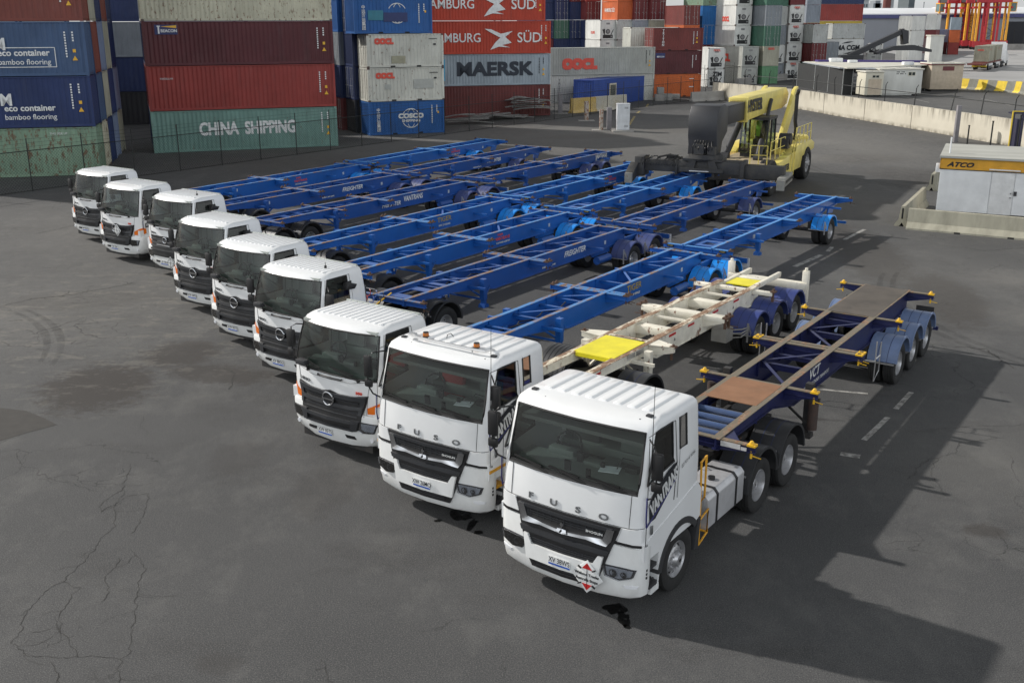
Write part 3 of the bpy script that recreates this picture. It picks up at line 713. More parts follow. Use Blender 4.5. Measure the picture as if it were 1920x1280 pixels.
def fuso(name_label, pos, rz, plate_t, cover=False, beacons=False, placard=False, seatmat=SEAT, ystep=False, logo=True, group='white two-tone grille prime movers'):
    t = thing('prime_mover', name_label, 'truck', (*pos, 0), rz, group)
    P = dict(rings=FR, ys=[.32, .62, .98, 1.10, 1.20, 1.42],
             windows=[(3, 6, 0, 2, 'windscreen'), (4, 6, 6, 8, 'side_window'), (5, 6, 10, 11, 'rear_side_window')],
             adjust={(4, 6): (-.12, .0), (5, 6): (-.08, 0), (6, 6): (-.0, 0), (4, 8): (.02, .10), (4, 7): (0, .06)})
    mb, glass, seals = cab_shell(P)
    body = part('cab', mb, WHITE, t, 40)
    glass_parts(body, glass, GLASS, SGLASS); seal_part(body, seals)
    # roof ribs
    mb = MB()
    for i in range(8):
        x = -.84+i*.24
        mb.prism([(x-.085, 2.97), (x-.055, 3.015), (x+.055, 3.015), (x+.085, 2.97)], 'y', .80, 1.72)
    ribs = part('roof_rib', mb, WHITE, body, 50, bevel=.012); ribs['kind'] = 'stuff'
    mb = MB()
    for (x, y) in [(-.98, .66), (.98, .66)]: mb.cbox((x, y, 2.985), (.10, .08, .05))
    for x in (-.7, -.5, .1, .5, .9): mb.cyl((x, .52, 2.95), (x, .52, 2.975), .012, 6)
    part('marker_lamp', mb, GREYP, body, bevel=.012)
    # seams
    mb = MB()
    for s in (-1, 1):
        fline(mb, FR, [(s*1.02, 1.99), (s*1.02, 1.47)])
        mb.tube([(s*1.237, .20, 2.86), (s*1.245, .19, 2.2), (s*1.249, .17, 1.22)], .006, 4)
        mb.tube([(s*1.2, .24, 2.85), (s*1.2, 1.04, 2.85), (s*1.235, 1.08, 2.2), (s*1.24, 1.02, 1.62)], .006, 4)
    fline(mb, FR, [(-1.22, 1.50), (-1.02, 1.47), (1.02, 1.47), (1.22, 1.50)])
    for zz in (1.485,): pass
    for s in (-1, 1): mb.tube([(s*1.246, 1.12, 2.9), (s*1.245, 1.14, 2.2), (s*1.244, 1.12, 1.62)], .004, 4)
    part('panel_gap', mb, BLACKP, body, 0)
    # lower cab sides with step well and wheel arch
    mb = MB()
    for s in (-1, 1):
        xo, xi = s*1.245, s*1.05
        arch = arc_pts(1.28, .50, .66, 178, 40, 14)
        poly = [(.12, 1.0), (.12, 1.24), (1.86, 1.60), (1.86, .98)]
        poly = [(.60, .34), (.60, .96), (.14, .98), (.14, 1.25), (1.80, 1.62), (1.95, 1.45), (1.95, 1.0)]+arc_pts(1.28, .50, .64, 42, 175, 14)
        mb.prism(poly, 'x', min(xo, xi), max(xo, xi))
        mb.box(min(s*1.0, s*.95), max(s*1.0, s*.95), .14, .70, .34, 1.0)
    part('lower_side_panel', mb, WHITE, body, 40)
    mb = MB()
    for s in (-1, 1):
        o = arc_pts(1.28, .50, .70, 38, 172, 16); i_ = arc_pts(1.28, .50, .60, 38, 172, 16)
        mb.prism(o+i_[::-1], 'x', min(s*1.0, s*1.262), max(s*1.0, s*1.262))
        mb.prism([(1.80, .45), (1.90, .95), (2.0, .95), (1.95, .42)], 'x', min(s*.9, s*1.24), max(s*.9, s*1.24))
    part('wheel_arch_trim', mb, GREYP, t, 30)
    for s in (-1, 1):
        mb = MB(); mb.box(min(s*1.0, s*1.22), max(s*1.0, s*1.235), .37, .66, .44, .50)
        for k in range(3):
            for j in range(5): mb.box(s*1.13-.055+k*.04, s*1.13-.03+k*.04, (.39+j*.052), (.425+j*.052), .50, .52)
        part('step', mb, GREYP, t)
        mb = MB(); mb.box(min(s*1.0, s*1.20), max(s*1.0, s*1.22), .37, .60, .74, .79); part('step', mb, YSTEP if ystep else GREYP, t)
        mb = MB(); mb.box(min(s*1.0, s*1.235), max(s*1.0, s*1.235), .42, .66, .33, .43); part('step_edge', mb, WHITE2, t)
        mb = MB(); mb.cbox((s*1.255, .95-.62, 1.42), (.02, .06, .14)); part('door_handle', mb, SILVER, t, bevel=.01)
        if ystep:
            mb = MB(); mb.cbox((s*1.25, .42, 1.13), (.02, .55, .05)); part('yellow_edge', mb, YSTEP, t)
    # bumper
    BR = [(.33, -.01, 1.15, .16, .22, .62, .05), (.40, -.05, 1.23, .16, .20, .62, .05), (.60, -.06, 1.245, .15, .18, .62, .05), (.85, -.05, 1.25, .14, .16, .62, .05), (1.05, -.03, 1.25, .13, .15, .62, .05), (1.18, -.015, 1.248, .12, .14, .60, .05)]
    mb = MB(); rings = []
    for (z, y0, w_, bow, r, yr, rr) in BR:
        half = [(0, y0), (w_*.5, y0+bow*.25), (w_-r, y0+bow*.8)]+[(w_-r+r*math.cos(R(a)), y0+bow+r*.9+r*math.sin(R(a))) for a in (-62, -31, 0)]+[(w_, .33), (w_-.02, .36)]
        rings.append([(x, y, z) for x, y in half]+[(-x, y, z) for x, y in half[:0:-1]])
    mb.loft(rings)
    bump_ = part('bumper', mb, WHITE2, t, 40)
    RB = [(r_[0],)+r_[1:] for r_ in BR]
    allr = BR+[(r_[0]+(.001 if r_[0] == 1.22 else 0), *r_[1:]) for r_ in FR if r_[0] > 1.2]
    # corner panel under the windscreen
    mb = MB()
    for p in sym([(.86, 1.24), (.93, 1.46), (1.20, 1.48), (1.235, 1.44), (1.235, 1.24)]): fpatch(mb, FR, p, .022, .02)
    part('corner_panel', mb, WHITE, t, 40)
    mb = MB()
    for p in sym([(.80, 1.20), (.80, 1.235), (1.246, 1.235), (1.246, 1.20)]): fpatch(mb, FR, p, .03, .03)
    part('black_moulding', mb, BLACKP, t)
    # grille
    mb = MB()
    fpatch(mb, BR+FR[1:], [(-.90, 1.46), (-.62, .62), (-.54, .46), (.54, .46), (.62, .62), (.90, 1.46)], .035, .03)
    gr = part('grille', mb, BLACKP, t)
    mb = MB()
    fpatch(mb, BR+FR[1:], [(-.80, 1.43), (-.76, 1.38), (.76, 1.38), (.80, 1.43)], .06, .03)
    fpatch(mb, BR+FR[1:], [(-.77, 1.09), (-.74, 1.02), (.74, 1.02), (.77, 1.09)], .075, .05)
    for z in (1.30, 1.335, .90, .87, .93): fpatch(mb, BR+FR[1:], [(-.66, z-.007), (-.66, z+.007), (.66, z+.007), (.66, z-.007)], .05, .02)
    for x in [i*.12 for i in range(-5, 6)]: fpatch(mb, BR+FR[1:], [(x-.007, 1.26), (x-.007, 1.37), (x+.007, 1.37), (x+.007, 1.26)], .048, .02)
    part('grille_bar', mb, DGRILLE, gr, 40)
    mb = MB()
    for p in sym([(.0, 1.165), (.0, 1.20), (.36, 1.215), (.66, 1.25), (.72, 1.42), (.835, 1.42), (.79, 1.24), (.73, 1.16), (.40, 1.185)][:]): fpatch(mb, BR+FR[1:], p, .075, .04, .06)
    part('chrome_wing', mb, CHROME, gr, 40)
    mb = MB()
    for k in range(3):
        a = PI/2+2*PI*k/3; c, s_ = math.cos(a), math.sin(a); l = .075
        pts = [(0, 0), (c*l-s_*l*.5, s_*l+c*l*.5), (c*2*l*.85, s_*2*l*.85), (c*l+s_*l*.5, s_*l-c*l*.5)]
        fpatch(mb, BR+FR[1:], [(x*.85, 1.245+z*.85) for x, z in pts], .11, .03)
    part('emblem', mb, CHROME, gr)
    mb = MB()
    fpatch(mb, BR+FR[1:], [(-.62, .60), (-.69, .98), (-.61, .98), (-.53, .84), (.53, .84), (.61, .98), (.69, .98), (.62, .60)], .075, .04)
    part('bumper_panel', mb, WHITE2, t, 40)
    mb = MB()
    for z in (.52, .56): fpatch(mb, BR+FR[1:], [(-.45, z-.008), (-.45, z+.008), (.45, z+.008), (.45, z-.008)], .05, .02)
    part('intake_slat', mb, GREYP, gr)
    ff = lambda a, b, c: (a, front_y(FR, a, 1.55+b)-.012, 1.55+b)
    for ch, x in zip('FUSO', (-.63, -.21, .21, .63)):
        text_part('letter', ch, (lambda xx: lambda a, b, c: (xx+a, front_y(FR, xx+a, 1.56+b)-.012-c, 1.56+b))(x), SILVER, body, size=.125, bold=.004, sx=1.6, thick=.005)
    text_part('model_lettering', 'SHOGUN', lambda a, b, c: (.52+a, front_y(BR+FR[1:], .52+a, 1.31)-.07, 1.31+b), WTEXT, gr, size=.05, bold=.002, sx=1.3)
    for s in (-1, 1):
        mb = MB(); poly = [(s*.67, .86), (s*.72, .70), (s*.93, .66), (s*1.13, .74), (s*1.17, .86), (s*1.02, .865)]
        if s < 0: poly = poly[::-1]
        fpatch(mb, BR, poly, .022, .02, .05); h = part('headlight', mb, DLAMP, t)
        mb = MB()
        p3 = [(s*.72, .845), (s*.75, .72), (s*.93, .685), (s*1.10, .755), (s*1.13, .845)]
        fpatch(mb, BR, p3 if s > 0 else p3[::-1], .03, .01, .05); part('reflector', mb, LAMP, h)
        for x, rr in ((.84, .062), (1.0, .048)):
            mb = MB(); y = front_y(BR, x, .77)-.045; mb.lathe([(0, rr), (.0, rr*.8), (.012, rr*.78), (.012, .01)], 'y', 16, (s*x, y, .765), closed=False); part('lamp_ring', mb, GREYP, h)
        mb = MB(); fpatch(mb, BR, [(x, z) for x, z in poly], .05, .008, .05); part('lens', mb, LENS, h)
        mb = MB(); p2 = [(s*.98, .575), (s*1.02, .54), (s*1.17, .55), (s*1.19, .59), (s*1.12, .60)]
        fpatch(mb, BR, p2 if s > 0 else p2[::-1], .012, .015); part('fog_lamp', mb, LAMP, t)
        mb = MB()
        for z in (.70, .76, .82): mb.cbox((s*1.248, .24, z), (.015, .03, .035))
        part('vent_slot', mb, BLACKP, t)
    # wipers, scuttle
    mb = MB()
    fpatch(mb, FR, [(-1.08, 1.97), (-1.08, 2.03), (1.08, 2.03), (1.08, 1.97)], .012, .02)
    for (x0, x1) in ((-.95, -.35), (-.30, .30), (.35, .95)):
        a = (x1, front_y(FR, x1, 2.0)-.03, 1.99); b_ = (x0+.15, front_y(FR, x0, 2.08)-.035, 2.07)
        mb.tube([a, b_], .012, 5); mb.beam((x0-.05, front_y(FR, x0-.05, 2.09)-.02, 2.09), (x0+.48, front_y(FR, x0+.48, 2.04)-.02, 2.045), .014, .03)
    part('wiper', mb, RUBBER, body)
    plate(t, BR, .0, .715, plate_t, off=.085)
    interior(body, 1.18, .30, 2.02, 1.84, seatmat)
    mb = MB(); mb.cbox((.42, .55, 2.06), (.30, .22, .012), Matrix.Rotation(.3, 4, 'Z')); part('paper', mb, PAPER, body)
    mb = MB(); mb.cbox((-.98, .50, 2.86), (.07, .01, .05)); part('sticker', mb, PAPER, body)
    mb = MB(); mb.cbox((-.05, .14, 2.16), (.10, .03, .16)); mb.cbox((.30, .14, 2.13), (.07, .03, .12)); part('sensor', mb, BLACKP, body)
    # mirrors
    for s in (-1, 1):
        mirror(body, s, [(1.17, .33, 2.78), (1.32, .18, 2.76), (1.40, .12, 2.68), (1.40, .12, 2.15), (1.33, .16, 2.0), (1.22, .25, 1.92)],
               [(1.40, .14, 2.50, .17, .08, .40), (1.40, .14, 2.19, .17, .07, .15)])
    mb = MB(); mb.tube([(1.33, .10, 2.45), (1.33, .10, 2.9), (1.33, .11, 3.65)], [.012, .006, .004], 5); part('aerial', mb, BLACKP, t)
    # front wheels
    for s in (-1, 1): add_wheel(t, s*1.08, 1.30, s, dual=False)
    tractor_rear(t, (4.50, 5.86), 1.9, fr_=.66, fz=.57)
    if cover: cover_guard(t, -1, 5.95, .74, .72)
    # fuel tank, steps, grab rails (left side of the truck) and right side box
    for s, y0, y1 in ((1, 2.35, 3.75), (-1, 2.35, 3.4)):
        mb = MB()
        prof = [(s*.62, .50), (s*1.14, .50), (s*1.20, .56), (s*1.20, 1.06), (s*1.13, 1.14), (s*.62, 1.14)]
        mb.prism(prof, 'y', y0, y1); tk = part('fuel_tank', mb, TANKM, t, 30, bevel=.02)
        mb = MB()
        for y in (y0+.33, y1-.33):
            pr = [(s*.60, 1.15), (s*1.137, 1.15), (s*1.21, 1.065), (s*1.21, .55), (s*1.19, .55), (s*1.19, 1.06), (s*1.13, 1.13), (s*.60, 1.13)]
            mb.prism(pr, 'y', y-.03, y+.03)
        mb.cyl((s*.95, y0+.62, 1.14), (s*.95, y0+.62, 1.19), .06, 12)
        part('tank_strap', mb, BLACKP, tk)
    mb = MB(); mb.box(-.6, .6, 1.92, 2.25, .98, 1.9); mb.cyl((-.75, 2.1, .9), (-.75, 2.1, 2.5), .09, 12); mb.box(.45, .9, 2.0, 2.5, .6, 1.15)
    part('air_intake', mb, CHASSIS, t)
    if ystep or placard:
        for s in (1,):
            mb = MB()
            mb.tube([(1.20, 2.0, 1.85), (1.22, 2.0, 1.1), (1.22, 2.0, .45), (1.22, 2.3, .55), (1.22, 2.3, .95), (1.22, 2.02, .88)], .018, 6)
            mb.tube([(1.20, 1.98, 1.85), (1.20, 2.18, 1.9), (1.20, 2.18, 1.2), (1.20, 1.98, 1.15)], .018, 6)
            mb.tube([(1.22, 2.0, .45), (1.0, 2.0, .45)], .018, 6); mb.tube([(1.22, 2.3, .55), (1.0, 2.3, .55)], .018, 6)
            mb.tube([(1.0, 1.95, 2.35), (1.0, 1.98, 2.40), (1.0, 1.98, 1.3)], .016, 6)
            part('grab_rail', mb, YSTEP, t)
    # side logo
    if logo:
        for s in (1, -1):
            mb = MB(); X = 1.2485
            poly = [(.27, 1.56), (.25, 1.84), (.33, 1.95), (.80, 2.17), (1.02, 2.22), (1.09, 2.12), (1.05, 1.96), (.43, 1.56)]
            mb.prism(poly, 'x', s*(X-.001), s*(X+.003)); lp = part('logo_panel', mb, BTEXT, body)
            ang = math.atan2(.26, .62)
            def fn(a, b, c, s=s):
                a2, b2 = a*math.cos(ang)-b*math.sin(ang), a*math.sin(ang)+b*math.cos(ang)
                return (s*(X+.006), (.67+a2) if s > 0 else (.67-a2), 1.89+(b2 if s > 0 else b2-2*a*math.sin(ang)*0))
            if s > 0: text_part('logo_lettering', 'VANTRANS', fn, WTEXT, lp, size=.30, bold=.009, shear=.15, sx=.56)
            mb = MB(); mb.tube([(s*1.25, .16, 1.98), (s*1.252, .15, 1.66), (s*1.252, .17, 1.52), (s*1.252, .75, 1.80), (s*1.25, 1.05, 1.98)], .012, 4); part('blue_stripe', mb, DBLUE, body)
        text_part('phone_lettering', '03 9314 9166', lambda a, b, c: (1.243, 1.45+a*.97, 2.12+b+a*.25), BTEXT, body, size=.085, sx=.95)
    if beacons:
        mb = MB(); zz = 3.07
        mb.tube([(-.86, .84, 3.02), (-.88, .72, zz), (-.84, .60, zz), (-.6, .56, zz), (.6, .56, zz), (.84, .60, zz), (.88, .72, zz), (.86, .84, 3.02)], .024, 8)
        for x in (-.6, .6): mb.cyl((x, .57, 2.96), (x, .57, zz), .014, 6)
        part('roof_bar', mb, ALU, t)
        for x in (-.62, .50):
            mb = MB(); mb.cyl((x, .82, 2.97), (x, .82, 3.03), .06, 14); b1 = part('beacon', mb, BLACKP, t)
            mb = MB(); mb.lathe([(3.03, .055), (3.075, .055), (3.09, .045)], 'z', 14, (x, .82, 0)); mb2 = part('beacon_lens', mb, paint('amber_lens', (.45, .13, .01), .25, dirt=.1), b1)
            mb = MB(); mb.cyl((x, .82, 3.088), (x, .82, 3.10), .05, 14); part('beacon_cap', mb, BLACKP, b1)
        mb = MB(); mb.tube([(-.30, 1.0, 2.97), (-.28, 1.0, 3.06), (-.2, 1.0, 3.10), (-.14, 1.0, 3.05)], .008, 5); part('cable', mb, BLACKP, t)
    if placard:
        pl = thing_placard(t, .47, -.12, .63, .37, 'red')
    return t
def thing_placard(t, x, y, z, s, style):
    mb = MB(); h = s*.72
    mb.prism([(x-h, z), (x, z-h), (x+h, z), (x, z+h)], 'y', y, y+.02)
    o = part('placard', mb, PLATEW, t, bevel=.006)
    if style == 'red':
        mb = MB()
        for k in (-1, 1): mb.prism([(x-.085, z+k*.12), (x+.085, z+k*.12), (x, z+k*.22)], 'y', y-.004, y+.004)
        part('placard_triangle', mb, REDM, o)
        mb = MB()
        for k in (-1, 1):
            for j in (-1, 1): mb.cbox((x+j*.12, y-.012, z+k*.13), (.06, .02, .018), Matrix.Rotation(-j*.5*k, 4, 'Y'))
        mb.box(x-.004, x+.004, y-.004, y, z-.2, z+.2)
        part('placard_clip', mb, BLACKP, o)
        for k, s_ in ((.035, 'Without Trucks'), (-.05, 'Australia Stops')):
            text_part('placard_lettering', s_, (lambda kk: lambda a, b, c: (x+a, y-.005, z+kk+b))(k), BTEXT, o, size=.062, bold=.001)
    else:
        mb = MB(); q = h*.86
        mb.tube([(x-q, y-.004, z), (x, y-.004, z-q), (x+q, y-.004, z), (x, y-.004, z+q)], .006, 4, closed=True)
        mb.beam((x-q, y-.004, z), (x+q, y-.004, z), .006, .012); mb.beam((x, y-.004, z-q), (x, y-.004, z+q), .006, .012)
        part('placard_frame', mb, GREYP, o)
    return o

# ================================================================= white cab-over with the dark barred grille
HR = [(.95, .03, 1.17, .15, .16, 1.72, .10), (1.20, .02, 1.175, .15, .16, 1.75, .10), (1.45, .02, 1.18, .15, .15, 1.76, .10), (1.72, .03, 1.175, .16, .15, 1.77, .10),
      (1.84, .05, 1.17, .16, .14, 1.77, .10), (2.20, .12, 1.14, .17, .13, 1.77, .11), (2.58, .22, 1.08, .18, .12, 1.76, .12),
      (2.66, .28, 1.06, .18, .13, 1.74, .14), (2.71, .40, 1.02, .17, .14, 1.71, .16), (2.735, .56, .95, .15, .14, 1.64, .18)]
def hino(label, pos, rz, plate_t, axles=(4.75,), cover=False, old=False, placard=None, antenna=False, series='500', group='white barred-grille prime movers', side_logo=True, fullribs=True):
    t = thing('prime_mover', label, 'truck', (*pos, 0), rz, group)
    P = dict(rings=HR, ys=[.42, .75, 1.16, 1.28, 1.40, 1.50],
             windows=[(3, 6, 0, 3, 'windscreen'), (4, 6, 6, 8, 'side_window')],
             adjust={(4, 6): (-.10, .12), (5, 6): (-.04, 0), (4, 8): (.02, .09), (4, 7): (0, .08)})
    mb, glass, seals = cab_shell(P)
    body = part('cab', mb, WHITE, t, 40)
    glass_parts(body, glass, GLASS, SGLASS); seal_part(body, seals, .017)
    mb = MB()
    for i in range(12):
        x = -.86+i*.1564
        mb.prism([(x-.05, 2.725), (x-.03, 2.748), (x+.03, 2.748), (x+.05, 2.725)], 'y', .60, 1.60)
    ribs = part('roof_rib', mb, WHITE, body, 50, bevel=.008); ribs['kind'] = 'stuff'
    mb = MB()
    for s in (-1, 1):
        fline(mb, HR, [(s*.97, 1.72), (s*.92, 1.46), (s*.86, 1.0)])
        mb.tube([(s*1.08, .46, 2.60), (s*1.155, .34, 1.95), (s*1.184, .28, 1.5), (s*1.18, .28, 1.1)], .006, 4)
        mb.tube([(s*1.085, .50, 2.60), (s*1.085, 1.24, 2.60), (s*1.15, 1.27, 2.1), (s*1.182, 1.22, 1.4), (s*1.18, 1.10, 1.15)], .006, 4)
        mb.tube([(s*1.09, 1.50, 2.45), (s*1.12, 1.48, 2.30), (s*1.182, 1.48, 1.5)], .005, 4)
    fline(mb, HR, [(-.97, 1.70), (-.5, 1.62), (.5, 1.62), (.97, 1.70)])
    part('panel_gap', mb, GREYP, body, 0)
    mb = MB()
    for s in (-1, 1):
        poly = [(.55, .40), (.55, .95), (.14, 1.0), (.14, 1.22), (1.70, 1.40), (1.77, 1.30), (1.77, 1.0)]+arc_pts(1.27, .50, .62, 50, 172, 12)
        mb.prism(poly, 'x', min(s*1.0, s*1.185), max(s*1.0, s*1.185))
    part('lower_side_panel', mb, WHITE, body, 40)
    mb = MB()
    for s in (-1, 1):
        o = arc_pts(1.27, .50, .66, 38, 172, 16); i_ = arc_pts(1.27, .50, .58, 38, 172, 16)
        mb.prism(o+i_[::-1], 'x', min(s*.95, s*1.20), max(s*.95, s*1.20))
    part('wheel_arch_trim', mb, GREYP, t, 30)
    # bumper
    BR = [(.34, .0, 1.02, .17, .26, .55, .05), (.42, -.03, 1.13, .17, .24, .55, .05), (.60, -.05, 1.20, .16, .20, .55, .05), (.80, -.05, 1.215, .15, .18, .55, .05), (.98, -.03, 1.215, .14, .16, .55, .05), (1.02, -.01, 1.20, .14, .15, .53, .05)]
    mb = MB(); rings = []
    for (z, y0, w_, bow, r, yr, rr) in BR:
        half = [(0, y0), (w_*.5, y0+bow*.25), (w_-r, y0+bow*.8)]+[(w_-r+r*math.cos(R(a)), y0+bow+r*.9+r*math.sin(R(a))) for a in (-62, -31, 0)]+[(w_, .40), (w_, .55)]
        rings.append([(x, y, z) for x, y in half]+[(-x, y, z) for x, y in half[:0:-1]])
    mb.loft(rings); part('bumper', mb, WHITE2, t, 40)
    mb = MB(); mb.box(-.95, .95, .15, .5, .22, .36); part('under_bumper', mb, CHASSIS, t)
    A = BR+HR[1:]
    gm = DGRILLE if not old else GREYP
    mb = MB()
    if not old:
        fpatch(mb, A, [(-.93, 1.42), (-.80, 1.00), (-.76, .72), (-.60, .66), (.60, .66), (.76, .72), (.80, 1.00), (.93, 1.42), (.55, 1.36), (.25, 1.345), (0, 1.40), (-.25, 1.345), (-.55, 1.36)], .03, .03, .08)
    else:
        fpatch(mb, A, [(-.90, 1.40), (-.80, 1.00), (-.76, .72), (.76, .72), (.80, 1.00), (.90, 1.40)], .03, .03, .08)
    gr = part('grille', mb, BLACKP, t, 40)
    mb = MB()
    # dark painted bars folded towards the emblem
    if not old:
        for (zt, zb, xo, off) in ((1.40, 1.285, .90, .065), (1.20, 1.105, .84, .065), (.92, .83, .80, .085)):
            for p in sym([(0.0, zt-.03 if zt < 1.3 else zt-.045), (.55, zt-.03), (xo, zt), (xo-.04, zb+.02), (.55, zb), (0.0, zb-.01)]): fpatch(mb, A, p, off, .045, .08)
        for p in sym([(.80, 1.38), (.90, 1.40), (.80, 1.02), (.73, 1.03)]): fpatch(mb, A, p, .06, .04, .08)
        for p in sym([(.60, .92), (.78, .92), (.72, .70), (.58, .68)]): fpatch(mb, A, p, .075, .04, .08)
        fpatch(mb, A, [(-.58, .68), (-.58, .72), (.58, .72), (.58, .68)], .07, .04, .08)
        for z in (1.235, 1.25, 1.04, 1.06, .98): fpatch(mb, A, [(-.72, z-.006), (-.72, z+.006), (.72, z+.006), (.72, z-.006)], .045, .015)
    else:
        for z in (1.28, 1.17, 1.06, .95): fpatch(mb, A, [(-.84, z-.03), (-.84, z+.03), (.84, z+.03), (.84, z-.03)], .06, .04, .08)
    part('grille_bar', mb, gm, gr, 40)
    if old:
        mb = MB()
        fpatch(mb, A, [(-.42, 1.215), (-.42, 1.255), (.42, 1.255), (.42, 1.215)], .085, .03)
        fpatch(mb, A, [(-.46, 1.105), (-.46, 1.135), (.46, 1.135), (.46, 1.105)], .085, .03)
        part('chrome_strip', mb, CHROME, gr)
    ez, ey = (1.235, -.055) if not old else (1.30, -.06)
    er = .14 if not old else .10
    mb = MB(); mb.mi = 0
    mb.tube([(er*math.cos(a), ey, ez+er*math.sin(a)*.95) for a in [2*PI*i/24 for i in range(24)]], .02, 8, closed=True)
    mb.beam((-er, ey-.01, ez), (er, ey-.01, ez), .02, .035)
    mb.mi = 1; mb.cyl((0, ey+.005, ez), (0, ey+.03, ez), er*.95, 24)
    part('emblem', mb, [CHROME, BLACKP], gr)
    text_part('badge_lettering', 'HINO', lambda a, b, c: (-.74+a, front_y(HR, -.74+a, 1.475+b)-.012-c, 1.475+b-.02*a), SILVER, body, size=.085, bold=.003, sx=1.5, thick=.004)
    text_part('badge_lettering', series, lambda a, b, c: (.72+a, front_y(HR, .72+a, 1.445+b)-.012-c, 1.445+b), RTEXT if series == '500' else SILVER, body, size=.075, bold=.003, sx=1.3, thick=.003)
    # grab handle under the screen
    mb = MB(); mb.tube([(-.33, front_y(HR, -.33, 1.66)-.02, 1.665), (-.30, front_y(HR, -.3, 1.66)-.05, 1.66), (.30, front_y(HR, .3, 1.66)-.05, 1.66), (.33, front_y(HR, .33, 1.66)-.02, 1.665)], .02, 6)
    part('grab_handle', mb, GREYP, body)
    mb = MB()
    for (x0, x1) in ((-.78, -.62), (.10, .72)):
        a = (x1, front_y(HR, x1, 1.70)-.03, 1.70); b_ = (x0, front_y(HR, x0, 1.84)-.03, 1.84)
        mb.tube([a, b_], .013, 5); mb.beam((x0-.1, front_y(HR, x0-.1, 1.87)-.02, 1.875), (x0+.5, front_y(HR, x0+.5, 1.79)-.02, 1.79), .014, .03)
        mb.cyl((x1, front_y(HR, x1, 1.70)-.05, 1.70), (x1, front_y(HR, x1, 1.70), 1.70), .03, 8)
    part('wiper', mb, RUBBER, body)
    for s in (-1, 1):
        mb = MB(); poly = [(s*.72, .86), (s*.73, .72), (s*.84, .665), (s*1.08, .69), (s*1.15, .88), (s*.78, .885)]
        if s < 0: poly = poly[::-1]
        fpatch(mb, BR, poly, .012, .015, .05); h = part('headlight', mb, DLAMP, t)
        mb = MB()
        p2 = [(s*.80, .86), (s*.81, .75), (s*.90, .695), (s*1.06, .715), (s*1.12, .865)]
        if s < 0: p2 = p2[::-1]
        fpatch(mb, BR, p2, .024, .012, .05); part('reflector', mb, LAMP, h)
        mb = MB(); fpatch(mb, BR, poly, .034, .006, .05); part('lens', mb, LENS, h)
        mb = MB(); y = front_y(BR, 1.0, .52); mb.cyl((s*1.0, y-.03, .53), (s*1.0, y+.02, .53), .045, 12); part('fog_lamp', mb, LAMP, t)
        mb = MB(); pi = [(s*.90, 1.17), (s*.90, 1.05), (s*1.178, 1.075), (s*1.178, 1.31)]
        if s < 0: pi = pi[::-1]
        fpatch(mb, HR, pi, .02, .02, .04); mb.prism([(.29, 1.08), (.40, 1.11), (.40, 1.27), (.29, 1.30)], 'x', min(s*1.16, s*1.195), max(s*1.16, s*1.195)); part('indicator', mb, ORANGE, t)
        mb = MB(); pl = [(s*.38, .56), (s*.42, .49), (s*.66, .49), (s*.62, .56)]
        if s < 0: pl = pl[::-1]
        fpatch(mb, BR, pl, .006, .01); part('intake_slot', mb, BLACKP, t)
        mb = MB(); mb.tube([(s*.845, front_y(BR, .845, 1.0)-.004, 1.01), (s*.80, front_y(BR, .8, .66)-.004, .66), (s*.72, front_y(BR, .72, .38)-.004, .38)], .005, 4); part('bumper_gap', mb, GREYP, t, 0)
    plate(t, BR, -.12, .53, plate_t, off=.03)
    interior(body, 1.08, .20, 1.80, 1.72, HSEAT, floor=1.05, liner=HLINER)
    for s in (-1, 1):
        mirror(body, s, [(1.09, .50, 2.45), (1.24, .38, 2.46), (1.33, .32, 2.40), (1.33, .32, 1.75), (1.20, .30, 1.62)],
               [(1.35, .32, 2.16, .19, .10, .36), (1.35, .32, 1.86, .18, .10, .16)])
    mb = MB(); mb.cbox((-.70, -.02, 1.86), (.24, .14, .10)); mb.cyl((-.76, .04, 1.82), (-.84, .14, 1.80), .015, 6); part('spot_mirror', mb, GREYP, body, bevel=.03)
    mb = MB()
    for k in range(1): mb.prism([(.95, 2.28), (1.22, 2.28), (1.24, 2.46), (1.0, 2.46)], 'x', 1.14, 1.18)
    mb.prism([(.95, 2.30), (1.22, 2.28), (1.30, 2.38), (1.0, 2.46)], 'x', 1.12, 1.30)
    part('weather_shield', mb, BLACKP, body, bevel=.02)
    mb = MB()
    for s in (-1, 1): mb.cbox((s*.99, .80, 2.70), (.03, .12, .02))
    part('marker_lamp', mb, GREYP, body)
    if antenna:
        mb = MB(); mb.cyl((.62, .95, 2.73), (.62, .95, 2.80), .03, 8); mb.cyl((.62, .95, 2.80), (.62, .95, 2.88), .008, 6); part('aerial', mb, BLACKP, t)
    if side_logo:
        mb = MB()
        mb.tube([(1.186, .30, 1.22), (1.19, .30, 1.55), (1.188, .45, 1.62), (1.186, .75, 1.66)], .011, 4); part('blue_stripe', mb, DBLUE, body)
        mb = MB(); mb.prism([(.38, 1.30), (.38, 1.46), (.90, 1.56), (.90, 1.38)], 'x', 1.184, 1.189); lp = part('logo_panel', mb, BTEXT, body)
        text_part('logo_lettering', 'VANTRANS', lambda a, b, c: (1.192, .64+a, 1.425+b+a*.17), WTEXT, lp, size=.13, bold=.005, sx=.7)
        text_part('door_lettering', 'VANTRANS', lambda a, b, c: (-1.192, .64-a, 1.425+b-a*0), BTEXT, body, size=.13, bold=.005, sx=.7)
    for s in (-1, 1): add_wheel(t, s*1.02, 1.27, s, dual=False, alloy=False)
    tractor_rear(t, axles, 1.85, alloy=False, fr_=.64, fz=.55)
    if cover: cover_guard(t, 1, 4.35, .60, .68)
    mb = MB(); mb.box(.55, 1.12, 2.3, 3.4, .5, 1.0); mb.box(-1.12, -.55, 2.3, 3.4, .5, 1.0); tk = part('fuel_tank', mb, TANKM, t, bevel=.06)
